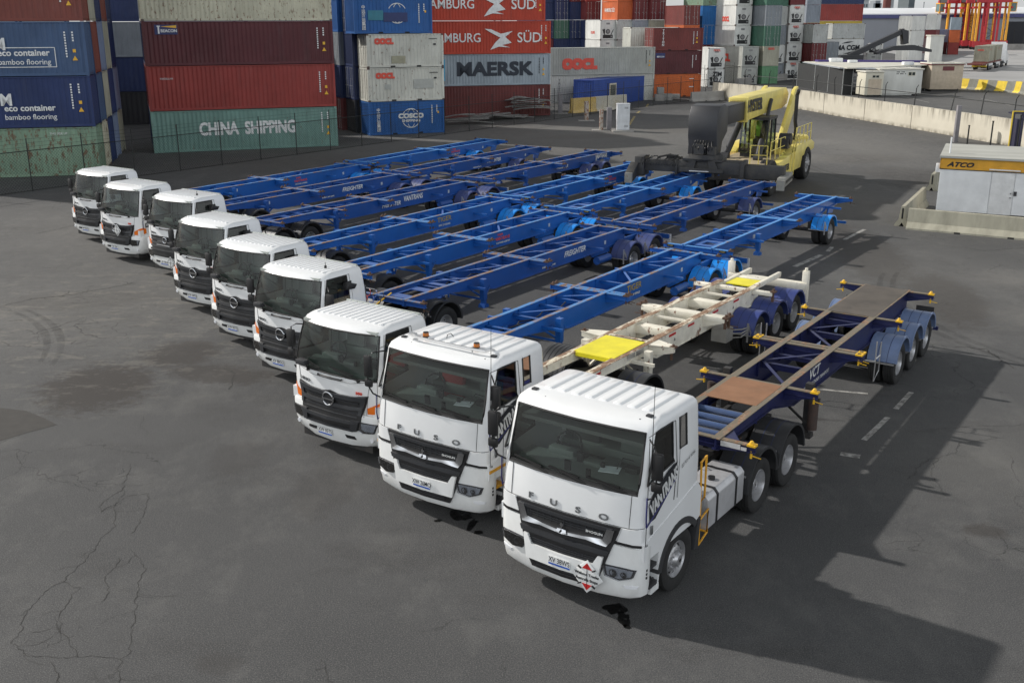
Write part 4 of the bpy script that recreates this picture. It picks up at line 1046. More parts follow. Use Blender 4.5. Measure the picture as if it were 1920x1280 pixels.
    mb = MB(); mb.box(-.55, .55, 1.85, 2.1, .95, 1.6); mb.cyl((.75, 2.05, .9), (.75, 2.05, 2.1), .08, 10); part('air_intake', mb, CHASSIS, t)
    mb = MB(); mb.tube([(.2, 2.1, 1.5), (.3, 2.5, 1.15), (.3, 3.0, 1.35), (.1, 3.8, 1.45)], .02, 6); part('air_line', mb, YTW, t)
    if placard: thing_placard(t, *placard, 'plain')
    return t
# ================================================================= skeletal trailers
TBLUE = paint('trailer_blue', (0.010, 0.100, 0.38), 0.38, dirt=0.25, dirtcol=(.05, .05, .07), dscale=1.2, coat=.2)
FBLUE = paint('trailer_deep_blue', (0.010, 0.070, 0.29), 0.40, dirt=0.3, dirtcol=(.05, .05, .06), dscale=1.2, coat=.2)
NAVY = paint('trailer_navy', (0.010, 0.014, 0.075), 0.45, dirt=0.45, dirtcol=(.07, .065, .06), dscale=2)
TWHITE = paint('trailer_white', (0.80, 0.76, 0.64), 0.5, dirt=0.35, dirtcol=(.38, .30, .20), dscale=4, rust=.22, rscale=4)
MGB = paint('mudguard_bright_blue', (0.02, 0.27, 0.78), 0.26, dirt=0.12, coat=.4, dscale=3)
MGN = paint('mudguard_navy', (0.055, 0.075, 0.20), 0.35, dirt=0.3, dirtcol=(.12, .12, .12), coat=.2)
MGV = paint('mudguard_denim', (0.15, 0.21, 0.36), 0.42, dirt=0.5, dirtcol=(.22, .24, .27), dscale=5)
MGP = paint('mudguard_indigo', (0.040, 0.060, 0.21), 0.42, dirt=0.3, dirtcol=(.10, .10, .12))
def flange_mat(name, col, amt):
    m, t, b = NM(name)
    r = noise_fac(t, 2.2, 0.62-amt*.34, 0.70-amt*.34, 9, (3, .8, 1), .75)
    c = mixc(t, r, col, mixc(t, noise_fac(t, 14, .4, .6, 4), (0.20, 0.10, 0.050), (0.30, 0.20, 0.13)))
    t.links.new(c, b.inputs['Base Color']); b.inputs['Roughness'].default_value = 0.6; return m
FL = {'tiger': flange_mat('worn_blue_flange', (.08, .24, .52), .40), 'tigerB': flange_mat('bright_blue_flange', (.08, .26, .58), .14),
      'freight': flange_mat('worn_deep_flange', (.08, .17, .36), .42), 'navy': flange_mat('worn_navy_flange', (.17, .145, .105), .30), 'white': flange_mat('rusty_white_flange', (.72, .66, .52), .56)}
TWM = paint('rusty_twistlock', (.085, .045, .030), .7, dirt=.4, dirtcol=(.20, .13, .06), dscale=20)
RUSTPL = paint('rusty_deck_plate', (0.25, 0.125, 0.065), 0.75, dirt=0.3, dirtcol=(.30, .19, .12), dscale=4, var=.15)
DARKPL = paint('worn_dark_plate', (0.085, 0.072, 0.058), 0.6, dirt=0.7, dirtcol=(.15, .12, .095), dscale=1.5, var=.3)
YPL = paint('yellow_plate', (0.80, 0.70, 0.02), 0.45, dirt=0.1, dscale=3)
WPLATE = paint('white_panel', (0.6, 0.6, 0.6), 0.5, dirt=0.3)
ZT = 1.47
def bolster(t, y, mat, fl, zt, kind='beam', double=False, half=1.20, tw=TWM, pins=True, h=.20, flat=False):
    mb = MB()
    for dy in ((-.085, .085) if double else (0,)):
        mb.mi = 0
        mb.prism([(-half, zt-.03), (-half, zt-.13), (-.55, zt-h-.02), (.55, zt-h-.02), (half, zt-.13), (half, zt-.03)], 'y', y+dy-.012, y+dy+.012)
        mb.mi = 1; mb.box(-half, half, y+dy-.055, y+dy+.055, zt-.028, zt-.008)
        mb.mi = 0; mb.box(-half, half, y+dy-.05, y+dy+.05, zt-.14, zt-.128)
    if double:
        for s in (-1, 1): mb.box(min(s*half, s*(half-.02)), max(s*half, s*(half-.02)), y-.13, y+.13, zt-.16, zt-.03)
    bo = part('bolster', mb, [mat, fl], t)
    for s in (-1, 1):
        mb = MB()
        for dy in ((-.085, .085) if double else (0,)):
            mb.box(min(s*(half-.14), s*(half+.008)), max(s*(half-.14), s*(half+.008)), y+dy-.062, y+dy+.062, zt-.03, zt+.005)
            if pins: mb.lathe([(zt, .042), (zt+.035, .040), (zt+.062, .022), (zt+.066, .004)], 'z', 10, (s*(half-.075), y+dy, 0))
            mb.cyl((s*(half-.075), y+dy, zt-.12), (s*(half-.075), y+dy, zt-.25), .022, 6)
            mb.beam((s*(half-.07), y+dy, zt-.2), (s*(half+.10), y+dy, zt-.22), .014, .014)
        part('twistlock', mb, tw, bo)
    return bo
def rails(t, prof_bot, y0, y1, zt, mat, fl, xr=.50, fw=.058, cross=(), diag=(), boxy=False, pads=()):
    mb = MB()
    for s in (-1, 1):
        pts = [(y0, zt-.01)]+list(prof_bot)+[(y1, zt-.01)]
        th = .012 if not boxy else .05
        mb.mi = 0; mb.prism(pts, 'x', s*xr-th, s*xr+th)
        for (a, b) in zip(prof_bot, prof_bot[1:]): mb.beam((s*xr, a[0], a[1]), (s*xr, b[0], b[1]), .13, .018)
        mb.box(s*xr-.01, s*xr+.01, y0-.01, y0+.01, prof_bot[0][1], zt)
        for yv in [y0+1.9+i*1.27 for i in range(int((y1-y0-2.5)/1.27))]:
            mb.box(s*xr-(.055 if s > 0 else 0), s*xr+(.055 if s < 0 else 0), yv-.006, yv+.006, zt-.36, zt-.02)
        mb.mi = 1; mb.box(s*xr-fw, s*xr+fw, y0, y1, zt-.012, zt+.002)
    mb.mi = 0
    for c in cross:
        y, h = c if isinstance(c, tuple) else (c, .10)
        mb.box(-xr+.02, xr-.02, y-.045, y+.045, zt-.10-.012, zt-.10); mb.box(-xr+.02, xr-.02, y-.008, y+.008, zt-.10-h, zt-.10)
    for (ya, yb) in diag: mb.beam((-xr+.03, ya, zt-.07), (xr-.03, yb, zt-.07), .07, .008)
    return part('frame', mb, [mat, fl], t)
def running(t, ys, mat, mg, alloy=False, w0=.60, w1=1.24, x=1.06, gal=True, depth=.93, a0=8, a1=172, zf=.55):
    for a in ys:
        mb = MB(); mb.cyl((-1.0, a, .50), (1.0, a, .50), .075, 10)
        for s in (-1, 1):
            mb.box(s*.52-.05, s*.52+.05, a-.35, a+.35, .58, .66); mb.box(s*.5-.06, s*.5+.06, a-.5, a-.38, .55, .95); mb.cyl((s*.5, a+.25, .66), (s*.5, a+.25, .92), .11, 10)
        part('axle', mb, CHASSIS, t)
        for s in (-1, 1):
            add_wheel(t, s*x, a, s, dual=True, alloy=alloy)
            fo = fender(t, min(s*w0, s*w1), max(s*w0, s*w1), a, zf, .60, mg, a0, a1)
            mb = MB()
            for q in (-.56, .60): mb.box(min(s*.5, s*1.2), max(s*.5, s*1.2), a+q-.02, a+q+.02, .60, .64)
            if gal: mb.beam((s*1.18, a-.72, .95), (s*1.22, a-.55, .62), .012, .05); mb.beam((s*1.19, a-.76, .50), (s*1.19, a-.76, 1.0), .05, .012)
            part('bracket', mb, ALU, fo)
def legs(t, y, mat, zt, x=.78, zb=.42, feet=True, shift=0):
    for s in (-1, 1):
        mb = MB(); mb.box(s*x-.075, s*x+.075, y-.075, y+.075, zb+.22, zt-.04); mb.box(s*x-.058, s*x+.058, y-.058, y+.058, zb, zb+.3)
        mb.prism([(y-.11, zb), (y+.11, zb), (y+.08, zb+.10), (y-.08, zb+.10)], 'x', s*x-.11, s*x+.11)
        mb.beam((s*x, y+.08, zb+.32), (s*x*.75, y+.55, zt-.40), .05, .05)
        mb.box(min(s*.5, s*x), max(s*.5, s*x), y-.04, y+.04, zt-.35, zt-.25)
        mb.beam((s*.50, y-.35, zt-.22), (s*(x+.32), y-.35, zt-.22), .07, .07)
        part('landing_leg', mb, mat, t)
    mb = MB(); mb.beam((-x, y, zb+.22), (x, y, zb+.22), .04, .05); mb.beam((-x, y, zb+.26), (-.05, y, zt-.30), .04, .04); mb.beam((x, y, zb+.26), (.05, y, zt-.30), .04, .04)
    part('leg_brace', mb, mat, t)
def ladder_front(mb, xr, zt, pattern):
    for (y0, y1) in pattern: mb.box(-xr, xr, y0, y1, zt-.09, zt-.07)
def side_text(t, txt, y, z, size, mat, X, sx=.9, bold=.004, shear=0.0, side=1):
    return text_part('lettering', txt, lambda a, b, c: (side*X, y+side*a, z+b), mat, t, size=size, bold=bold, shear=shear, sx=sx)
def pos_sl(s, l, A=.606): return (s*math.sin(A)+l*math.cos(A), s*math.cos(A)-l*math.sin(A))

def blue_lead(label, s, l, A, style, words, group):
    """lead trailer: front bolster at local Y=0, 12 m of rails, then a fifth wheel over the tandem"""
    t = thing('skeletal_trailer', label, 'trailer', (*pos_sl(s, l), 0), -A, group)
    tiger = style == 'tiger'
    M = TBLUE if tiger else FBLUE; F_ = FL['tiger' if tiger else 'freight']; MG = MGB if tiger else MGN
    bot = [(-.05, ZT-.17), (1.9, ZT-.22), (3.0, ZT-.36), (3.9, ZT-.52), (9.9, ZT-.52), (11.7, ZT-.34)]
    cr = [1.75, 2.9, 4.1, 4.9, 7.2, 8.5, 9.7, 10.8]
    dg = [(2.9, 4.1), (4.9, 5.7), (8.5, 7.3), (9.7, 10.8)] if tiger else [(1.9, 3.3), (3.4, 5.4), (6.4, 7.9), (8.0, 9.9)]
    fr = rails(t, bot, -.05, 11.75, ZT, M, F_, cross=cr, diag=dg)
    mb = MB()
    mb.box(-.47, .47, .30, .62, ZT-.10, ZT-.08); mb.box(-.47, .47, 1.15, 1.45, ZT-.10, ZT-.08); mb.box(-.47, -.25, .62, 1.15, ZT-.10, ZT-.08); mb.box(.25, .47, .62, 1.15, ZT-.10, ZT-.08)
    if not tiger: mb.box(-.47, .47, 1.9, 2.1, ZT-.10, ZT-.08); mb.box(-.47, .47, 2.5, 2.62, ZT-.10, ZT-.08)
    mb.prism([(.50, .05), (.50, .6), (.95, .05)], 'z', ZT-.12, ZT-.105); mb.prism([(-.50, .05), (-.95, .05), (-.50, .6)], 'z', ZT-.12, ZT-.105)
    part('kingpin_plate', mb, M, t)
    bolster(t, 0, M, F_, ZT, h=.15); bolster(t, 5.85, M, F_, ZT, double=True, h=.26)
    bolster(t, 11.6, M, F_, ZT+.0, h=.18)
    if style == 'freight3': bolster(t, 3.2, M, F_, ZT, h=.15)
    legs(t, 3.05, M, ZT, zb=.62)
    # low rear subframe, axles and turntable
    mb = MB()
    for s_ in (-1, 1): mb.prism([(9.6, .80), (9.6, .97), (11.0, 1.10), (13.9, 1.10), (13.9, .86)], 'x', s_*.45-.05, s_*.45+.05)
    for y in (11.2, 12.1, 13.0, 13.8): mb.box(-.4, .4, y-.05, y+.05, .9, 1.05)
    mb.box(-1.15, 1.15, 13.86, 13.93, .80, .95)
    part('rear_subframe', mb, M, t)
    mb = MB(); mb.cyl((0, 12.9, 1.10), (0, 12.9, 1.17), .46, 22); mb.box(-.5, .5, 12.7, 13.1, 1.0, 1.09); part('fifth_wheel', mb, CHASSIS, t)
    running(t, (11.2, 12.72), M, MG, alloy=not tiger)
    mb = MB(); mb.box(-1.15, 1.15, 13.93, 13.95, .62, .82); mb.box(.75, 1.2, 13.96, 13.98, .45, .95); part('rear_panel', mb, WPLATE, t)
    mb = MB()
    for s_ in (-1, 1): mb.beam((s_*.50, 9.2, ZT-.25), (s_*1.12, 9.2, ZT-.25), .07, .07); mb.cyl((s_*.75, 9.4, .75), (s_*.75, 10.2, .75), .13, 12)
    part('outrigger', mb, M, t)
    words_on(t, words, 6.35, tiger)
    mb = MB()
    pts = [Vector((.05+.12*math.sin(i*2.2), .8+i*.35, ZT-.13+.02*math.cos(i*1.7))) for i in range(12)]
    mb.tube(pts, .018, 5); part('air_line', mb, RUBBER, t)
    return t
def words_on(t, words, y, tiger):
    for (txt, yy, zz, sz, mm, sh, sxx) in words:
        side_text(t, txt, yy, zz, sz, mm, .516, sx=sxx, shear=sh, bold=sz*.02)
    # rating plates and reflective stickers
    mb = MB(); mb.box(.513, .516, 3.3, 3.5, ZT-.27, ZT-.14); mb.box(.513, .516, 10.3, 10.42, ZT-.35, ZT-.22) ; part('rating_plate', mb, paint('faded_sticker', (.35, .40, .48), .6, dirt=.3), t)
def tiger_words(y): return [('TIGER', y+1.45, ZT-.19, .25, GOLD, 0, 1.25), ('SPIRIT OF SERVICE', y+1.45, ZT-.40, .085, WTEXT, 0, 1.0)]
def tiger2_words(y): return [('TIGER', y+1.25, ZT-.13, .10, RTEXT, 0, 1.2), ('VANTRANS', y+1.40, ZT-.27, .15, RTEXT, 0, 1.1), ('CONTAINER LOGISTICS', y+1.42, ZT-.41, .075, WTEXT, 0, 1.0)]
def freight_words(y): return [('FREIGHTER', y+2.0, ZT-.25, .25, WTEXT, .25, 1.05), ('trailers and parts', y+.45, ZT-.42, .10, WTEXT, 0, 1.1)]
def freight3_words(y): return [('FREIGHTER', y+.35, ZT-.33, .23, WTEXT, .25, 1.0), ('VANTRANS', y+1.75, ZT-.22, .30, WTEXT, .12, .8)]

def blue_rear(label, s, l, A, style, axles, words, group, zt=ZT, low=True):
    t = thing('skeletal_trailer', label, 'trailer', (*pos_sl(s, l), 0), -A, group)
    tiger = style == 'tiger'
    M = TBLUE if tiger else FBLUE; F_ = FL['tigerB' if tiger else 'freight']; MG = MGB if tiger else MGN
    bot = [(-.05, zt-.17), (1.9, zt-.22), (2.9, zt-.36), (3.7, zt-.50), (10.0, zt-.50), (10.9, zt-.30), (12.1, zt-.30)]
    cr = [1.75, 2.9, 3.3, 3.7, 4.4, 7.3, 7.7, 8.4, 9.6, 10.6, 11.4]
    dg = [(2.9, 3.9), (4.4, 5.6), (7.0, 6.4), (8.4, 7.8)] if tiger else [(2.2, 3.5), (3.6, 5.4), (6.4, 7.6), (9.9, 10.6)]
    rails(t, bot, -.05, 12.1, zt, M, F_, cross=cr, diag=dg)
    mb = MB()
    mb.box(-.47, .47, .45, .70, zt-.10, zt-.08); mb.box(-.47, .47, 1.15, 1.40, zt-.10, zt-.08); mb.box(-.40, -.2, .70, 1.15, zt-.10, zt-.08); mb.box(.2, .40, .70, 1.15, zt-.10, zt-.08)
    mb.prism([(.50, .05), (.50, .5), (.85, .05)], 'z', zt-.09, zt-.075); mb.prism([(-.50, .05), (-.85, .05), (-.50, .5)], 'z', zt-.09, zt-.075)
    mb.box(-.55, .55, .4, 1.7, zt-.30, zt-.18)
    part('kingpin_plate', mb, M, t)
    b0 = bolster(t, 0, M, F_, zt-.02, h=.14)
    if tiger:
        mb = MB()
        for x in (-.95, .85): mb.box(x-.10, x+.13, -.062, -.014, zt-.12, zt-.05)
        part('name_plate', mb, BTEXT, b0)
        for x in (-.93, .87): text_part('name_lettering', 'TIGER', (lambda xx: lambda a, b, c: (xx+a, -.066, zt-.085+b))(x), GOLD, b0, size=.06, sx=1.1, bold=.001)
    bolster(t, 6.1, M, F_, zt, double=not False, h=.26); bolster(t, 12.0, M, F_, zt, h=.26)
    legs(t, 3.15, M, zt, zb=.70)
    running(t, axles, M, MG, alloy=True)
    mb = MB()
    for s_ in (-1, 1):
        mb.beam((s_*.50, 8.6, zt-.25), (s_*1.12, 8.6, zt-.25), .07, .07); mb.beam((s_*.50, 10.75, zt-.25), (s_*1.15, 10.75, zt-.25), .07, .07)
        mb.prism([(11.3, zt-.32), (11.9, zt-.32), (11.7, zt-.62), (11.2, zt-.55)], 'x', s_*.5-.02, s_*.5+.02)
        mb.box(min(s_*.35, s_*.41), max(s_*.35, s_*.41), 11.5, 11.6, .55, zt-.3)
    mb.box(-1.15, 1.15, 11.5, 11.6, .50, .60)
    part('underrun_bar', mb, M, t)
    words_on(t, words, 6.6, tiger)
    return t
# near trailers -------------------------------------------------------------
def navy_trailer(label, s, l, A):
    zt = 1.61
    t = thing('skeletal_trailer', label, 'trailer', (*pos_sl(s, l), 0), -A, 'triaxle skeletal trailers')
    F_ = FL['navy']
    bot = [(-.1, zt-.20), (2.4, zt-.24), (3.6, zt-.55), (8.6, zt-.58), (10.6, zt-.50), (12.1, zt-.48)]
    rails(t, bot, -.1, 12.1, zt, NAVY, F_, xr=.52, fw=.075, cross=[(4.6, .14), (5.3, .1), (7.4, .14), (8.6, .14)], diag=[(4.6, 3.3), (4.6, 5.8), (7.4, 6.2), (7.4, 8.6)])
    mb = MB(); mb.box(-.50, .50, 1.75, 3.05, zt-.008, zt+.006); part('deck_plate', mb, RUSTPL, t)
    mb = MB(); mb.box(-.55, .55, 8.95, 12.05, zt-.02, zt+.006); part('deck_plate', mb, DARKPL, t)
    mb = MB(); mb.box(-.50, .50, .05, 1.72, zt-.20, zt-.17); part('kingpin_plate', mb, ALU, t)
    for y in (.35, .72, 1.05, 1.40):
        mb = MB(); mb.cyl((-.50, y, zt-.11), (.50, y, zt-.11), .055, 10); part('tube_rung', mb, paint('blue_steel_tube', (.05, .09, .20), .4, dirt=.4, dirtcol=(.12, .12, .13)), t)
    for y, kw in ((0, dict(h=.20)), (3.10, dict(h=.26)), (5.98, dict(double=True, h=.28, pins=False)), (8.98, dict(h=.26)), (12.0, dict(h=.26))):
        bo = bolster(t, y, NAVY, F_, zt, tw=YTW, **kw)
        if y == 5.98:
            mb = MB()
            for s_ in (-1, 1):
                for dy in (-.085, .085): mb.box(s_*1.125-.035, s_*1.125+.035, y+dy-.03, y+dy+.03, zt+.004, zt+.009)
            part('lock_slot', mb, BTEXT, bo)
    mb = MB(); mb.box(.60, .95, -.062, -.056, zt-.12, zt-.03); mb.box(.96, 1.06, -.062, -.056, zt-.12, zt-.06); part('rating_plate', mb, WPLATE, t)
    mb = MB(); mb.prism([(.55, .05), (.55, .55), (.9, .05)], 'z', zt-.05, zt-.02); mb.prism([(-.55, .05), (-.9, .05), (-.55, .55)], 'z', zt-.05, zt-.02); part('gusset', mb, NAVY, t)
    legs(t, 3.65, CHASSIS, zt, x=.86, zb=.45)
    mb = MB()
    for s_ in (-1, 1): mb.cyl((s_*1.05, 3.35, .75), (s_*1.05, 3.35, 1.30), .10, 12)
    part('document_tube', mb, paint('rusty_black', (.05, .035, .03), .8, dirt=.5, dirtcol=(.15, .07, .04)), t)
    mb = MB()
    for s_ in (-1, 1):
        mb.beam((s_*1.10, 6.5, 1.30), (s_*1.30, 6.55, 1.30), .025, .025)
        mb.tube([(s_*1.3, 6.55, 1.75), (s_*1.3, 6.55, .85), (s_*1.3, 6.90, 1.0), (s_*1.3, 6.90, 1.65)], .014, 5, closed=False); mb.tube([(s_*1.3, 6.55, 1.35), (s_*1.3, 6.9, 1.35)], .014, 5)
    part('side_guard', mb, ALU, t)
    running(t, (9.20, 10.47, 11.74-.0), NAVY, MGV, alloy=True, w0=.58, w1=1.26, zf=.58, gal=False)
    mb = MB()
    for s_ in (-1, 1): mb.box(min(s_*.7, s_*1.15), max(s_*.7, s_*1.15), 12.45, 12.47, .35, 1.15)
    part('mud_flap', mb, RUBBER, t)
    mb = MB(); mb.box(-1.28, 1.28, 12.55, 12.62, .52, .62); part('rear_bar', mb, NAVY, t)
    side_text(t, 'VCT', 4.85, zt-.22, .30, WTEXT, .536, sx=1.1, bold=.006, shear=.2)
    side_text(t, 'VANTRANS CONTAINER TRANSPORT', 4.95, zt-.44, .11, WTEXT, .536, sx=.95, bold=.001)
    return t
def white_trailer(label, s, l, A):
    zt = 1.47
    t = thing('skeletal_trailer', label, 'trailer', (*pos_sl(s, l), 0), -A, 'triaxle skeletal trailers')
    F_ = FL['white']
    # local Y=0 at s of the hidden front bolster, 6.0 m ahead of the rearmost one
    bot = [(-3.0, zt-.18), (-.4, zt-.24), (.3, zt-.46), (5.9, zt-.48), (6.3, zt-.48)]
    rails(t, bot, -3.0, 6.3, zt, TWHITE, F_, xr=.52, fw=.085, boxy=True)
    mb = MB(); mb.box(-.50, .50, -1.55, -.15, zt-.01, zt+.012); mb.box(-.42, .42, -1.62, -1.55, zt-.08, zt+.01); part('deck_plate', mb, YPL, t)
    mb = MB(); mb.box(-.36, .36, 6.25, 7.0, zt-.08, zt-.05); part('deck_plate', mb, YPL, t)
    for y, hh in ((1.35, .20), (4.25, .22)):
        mb = MB(); mb.box(-.48, .48, y-.14, y+.14, zt-.28, zt-.06); part('cross_member', mb, TWHITE, t, bevel=.02)
    mb = MB()
    for y in (2.2, 5.0): mb.box(-.48, .48, y-.03, y+.03, zt-.10, zt-.05)
    part('cross_bar', mb, TWHITE, t)
    # winged front bolster
    mb = MB()
    for s_ in (-1, 1):
        mb.prism([(s_*.5, -.22), (s_*.5, .30), (s_*1.20, .06), (s_*1.20, -.10)], 'z', zt-.03, zt-.012)
        mb.prism([(s_*.55, zt-.03), (s_*.55, zt-.32), (s_*1.18, zt-.14), (s_*1.18, zt-.03)], 'y', -.10, -.02)
    mb.mi = 1; mb.box(-.52, .52, -.06, .02, zt-.0, zt+.012)
    b0 = part('bolster', mb, [TWHITE, F_], t)
    mb = MB()
    for s_ in (-1, 1): mb.box(s_*1.14-.07, s_*1.14+.07, -.10, .04, zt-.04, zt+.0); mb.cyl((s_*1.14, -.03, zt), (s_*1.14, -.03, zt+.04), .03, 8); mb.cyl((s_*1.1, -.03, zt-.08), (s_*1.1, -.03, zt-.32), .035, 6)
    part('twistlock', mb, TWM, b0)
    def tubebol(y, double):
        mb = MB()
        for dy in ((-.10, .12) if double else (0,)): mb.box(-1.13, 1.13, y+dy-.07, y+dy+.07, zt-.15, zt-.01+(.0 if dy < 0 else -.03))
        if double: mb.prism([(-1.13, zt-.15), (-.55, zt-.34), (.55, zt-.34), (1.13, zt-.15)], 'y', y-.15, y-.05)
        bo = part('bolster', mb, TWHITE, t, bevel=.012)
        mb = MB()
        for s_ in (-1, 1):
            for dy in ((-.10, .12) if double else (0,)):
                mb.box(s_*1.17-.09, s_*1.17+.05, y+dy-.08, y+dy+.08, zt-.04, zt+.0); mb.cyl((s_*1.15, y+dy, zt), (s_*1.15, y+dy, zt+.06), .035, 8); mb.cyl((s_*1.13, y+dy, zt-.30), (s_*1.13, y+dy, zt-.05), .04, 6)
                mb.beam((s_*1.1, y+dy, zt-.25), (s_*1.36, y+dy+.05, zt-.28), .018, .018)
        part('twistlock', mb, TWM, bo)
    tubebol(2.9, True); tubebol(5.9, False)
    # rear slider
    mb = MB()
    for s_ in (-1, 1): mb.box(s_*.44-.05, s_*.44+.05, 6.3, 8.2, zt-.16, zt-.02)
    mb.box(-.4, .4, 7.1, 7.4, zt-.22, zt-.05); mb.box(-1.2, 1.2, 8.35, 8.55, zt-.5, zt-.3)
    part('rear_slider', mb, TWHITE, t, bevel=.01)
    for s_ in (-1, 1):
        mb = MB(); mb.box(s_*1.13-.09, s_*1.13+.09, 8.38, 8.52, .60, zt+.05); mb.cyl((s_*1.13, 8.45, zt+.05), (s_*1.13, 8.45, zt+.13), .045, 8)
        part('rear_post', mb, TWHITE, t, bevel=.01)
    mb = MB()
    pts = [Vector((.1*math.sin(i*1.9), .5+i*.28, zt-.30+.05*math.cos(i*2.3))) for i in range(22)]
    mb.tube(pts, .05, 6); mb.tube([p+Vector((.08, 0, .02)) for p in pts], .03, 5); part('air_hose', mb, RUBBER, t)
    mb = MB()
    for y in (-2.6, -.1, .9, 1.9, 3.3, 4.6): mb.box(.572, .576, y, y+.35, zt-.13, zt-.075)
    part('reflector_strip', mb, REDM, t)
    mb = MB(); mb.box(.572, .576, -1.1, -.75, zt-.16, zt-.05); mb.box(.572, .576, -.7, -.35, zt-.16, zt-.05); part('rating_plate', mb, ALU, t)
    for k, y in enumerate((1.2, 4.6)):
        side_text(t, 'A', y, zt-.25, .10, BTEXT, .574)
    legs(t, -.55, TWHITE, zt, x=.80, zb=.40)
    mb = MB()
    for s_ in (-1, 1):
        for k in range(3): mb.tube([(s_*1.0, 3.3, 1.0-k*.1), (s_*1.2, 3.7, .95-k*.1), (s_*1.15, 4.3, .85-k*.05)], .02, 5)
        mb.box(min(s_*.7, s_*1.1), max(s_*.7, s_*1.1), 3.0, 3.4, .75, 1.1)
    part('valve_gear', mb, paint('galvanised', (.28, .27, .24), .6, dirt=.5), t)
    running(t, (4.90, 6.22, 7.55), TWHITE, MGP, alloy=False, w0=.60, w1=1.27, zf=.56, gal=True)
    return t
G1 = 'blue skeletal trailers coupled in pairs'
# ---------------------------------------------------------------- the fleet, rows from the far left to the near right
ROW = lambda s, l: pos_sl(s, l)
# (label, s of nose, lateral, heading, plate, options)
hino('white cab-over truck at the far left end of the row, nearest the green fence', ROW(23.75, -36.75), -.60, '0W 0075', axles=(4.35, 5.7), series='500')
hino('white cab-over truck second from the far left, grey diamond placard on its grille', ROW(22.25, -32.75), -.605, '1W 2SX', axles=(4.35, 5.7), placard=(.27, -.16, 1.20, .30))
hino('white cab-over truck with chrome grille strips and a diamond placard at its bumper', ROW(21.65, -29.15), -.60, 'BV 98G', axles=(4.15, 5.55), old=True, placard=(.30, -.14, .58, .30), antenna=True, series='700')
hino('white cab-over truck fourth from the far left, beside the chrome-strip one', ROW(19.25, -24.75), -.615, 'XW 04TS')
hino('white cab-over truck fifth from the far left, in the middle of the nine', ROW(17.65, -21.12), -.615, 'XW 00TS')
hino('white cab-over truck with plate XV 88GG, sixth from the far left', ROW(16.3, -17.95), -.615, 'XV 88GG', antenna=True, cover=True)
hino('white cab-over truck with plate XW 05TS, beside the one with roof beacons', ROW(13.78, -13.92), -.615, 'XW 05TS')
fuso('white truck with a chrome roof bar and two amber beacons, plate XW 26MO', ROW(12.72, -10.62), -.615, 'XW 26MO', beacons=True, seatmat=SEATR, ystep=True, cover=True)
fuso('nearest white truck, plate XV 38WS, red and white diamond placard on the bumper', ROW(11.75, -7.21), -.6213, 'XV 38WS', placard=True)
# lead trailers: Am-5.85 is the front bolster
lead = [
 ('blue lead trailer behind the truck at the far left end', 32.85-5.85, -36.15, .575, 'tiger', tiger2_words(6.0)),
 ('blue lead trailer with low white lettering, in the second row from the fence', 31.38-5.85, -32.60, .600, 'freight', freight_words(6.4)),
 ('blue lead trailer with two white words on its side, behind the chrome-strip truck', 31.28-5.85, -28.68, .606, 'freight3', freight3_words(6.2)),
 ('blue lead trailer with gold lettering and bright mudguards behind the fourth truck', 28.56-5.85, -24.4, .606, 'tiger', tiger_words(5.9)),
 ('blue lead trailer with small red lettering behind the middle truck of the nine', 27.17-5.85, -20.8, .606, 'tiger', tiger2_words(6.0)),
 ('blue lead trailer with white lettering behind the truck with plate XV 88GG', 25.6-5.85, -17.55, .606, 'freight', freight_words(6.4)),
 ('blue lead trailer with gold lettering, nearest of the blue ones', 23.4-5.85, -13.65, .606, 'tiger', tiger_words(5.9))]
for a in lead: blue_lead(a[0], a[1], a[2], a[3], a[4], a[5], G1)
rear = [
 ('blue rear trailer farthest back on the left, nearest the container fence', 39.76, -36.98, .572, 'tiger', (9.0,), tiger2_words(6.2)),
 ('blue rear trailer second from the fence with one grey-navy mudguard', 38.1, -32.85, .575, 'freight', (9.0,), freight_words(5.2)),
 ('blue rear trailer with white lettering at its tail and two axles', 38.5, -28.78, .600, 'freight', (9.0, 10.2), [('FREIGHTER', 6.9, ZT-.3, .22, WTEXT, .25, 1.0), ('VANTRANS', 10.9, ZT-.16, .30, WTEXT, .12, .8)]),
 ('blue rear trailer with bright mudguards ending in front of the reach stacker spreader', 35.15, -24.45, .600, 'tiger', (9.45,), tiger2_words(6.3)),
 ('blue rear trailer whose tail runs under the middle of the reach stacker spreader', 33.9, -20.88, .585, 'tiger', (9.45,), []),
 ('blue rear trailer with navy mudguards, its tail under the right end of the spreader', 32.5, -17.55, .598, 'freight', (9.45,), []),
 ('bright blue rear trailer standing clear at the right with small nameplates on its front beam', 30.1, -13.65, .606, 'tiger', (9.55,), [])]
for a in rear: blue_rear(a[0], a[1], a[2], a[3], a[4], a[5], a[6], G1)
white_trailer('rusty white skeletal trailer with yellow deck plate and indigo mudguards', 20.02, -10.66, .606)
navy_trailer('navy skeletal trailer with rusty deck plate and yellow twistlocks behind the nearest truck', 15.38, -6.95, .6017)
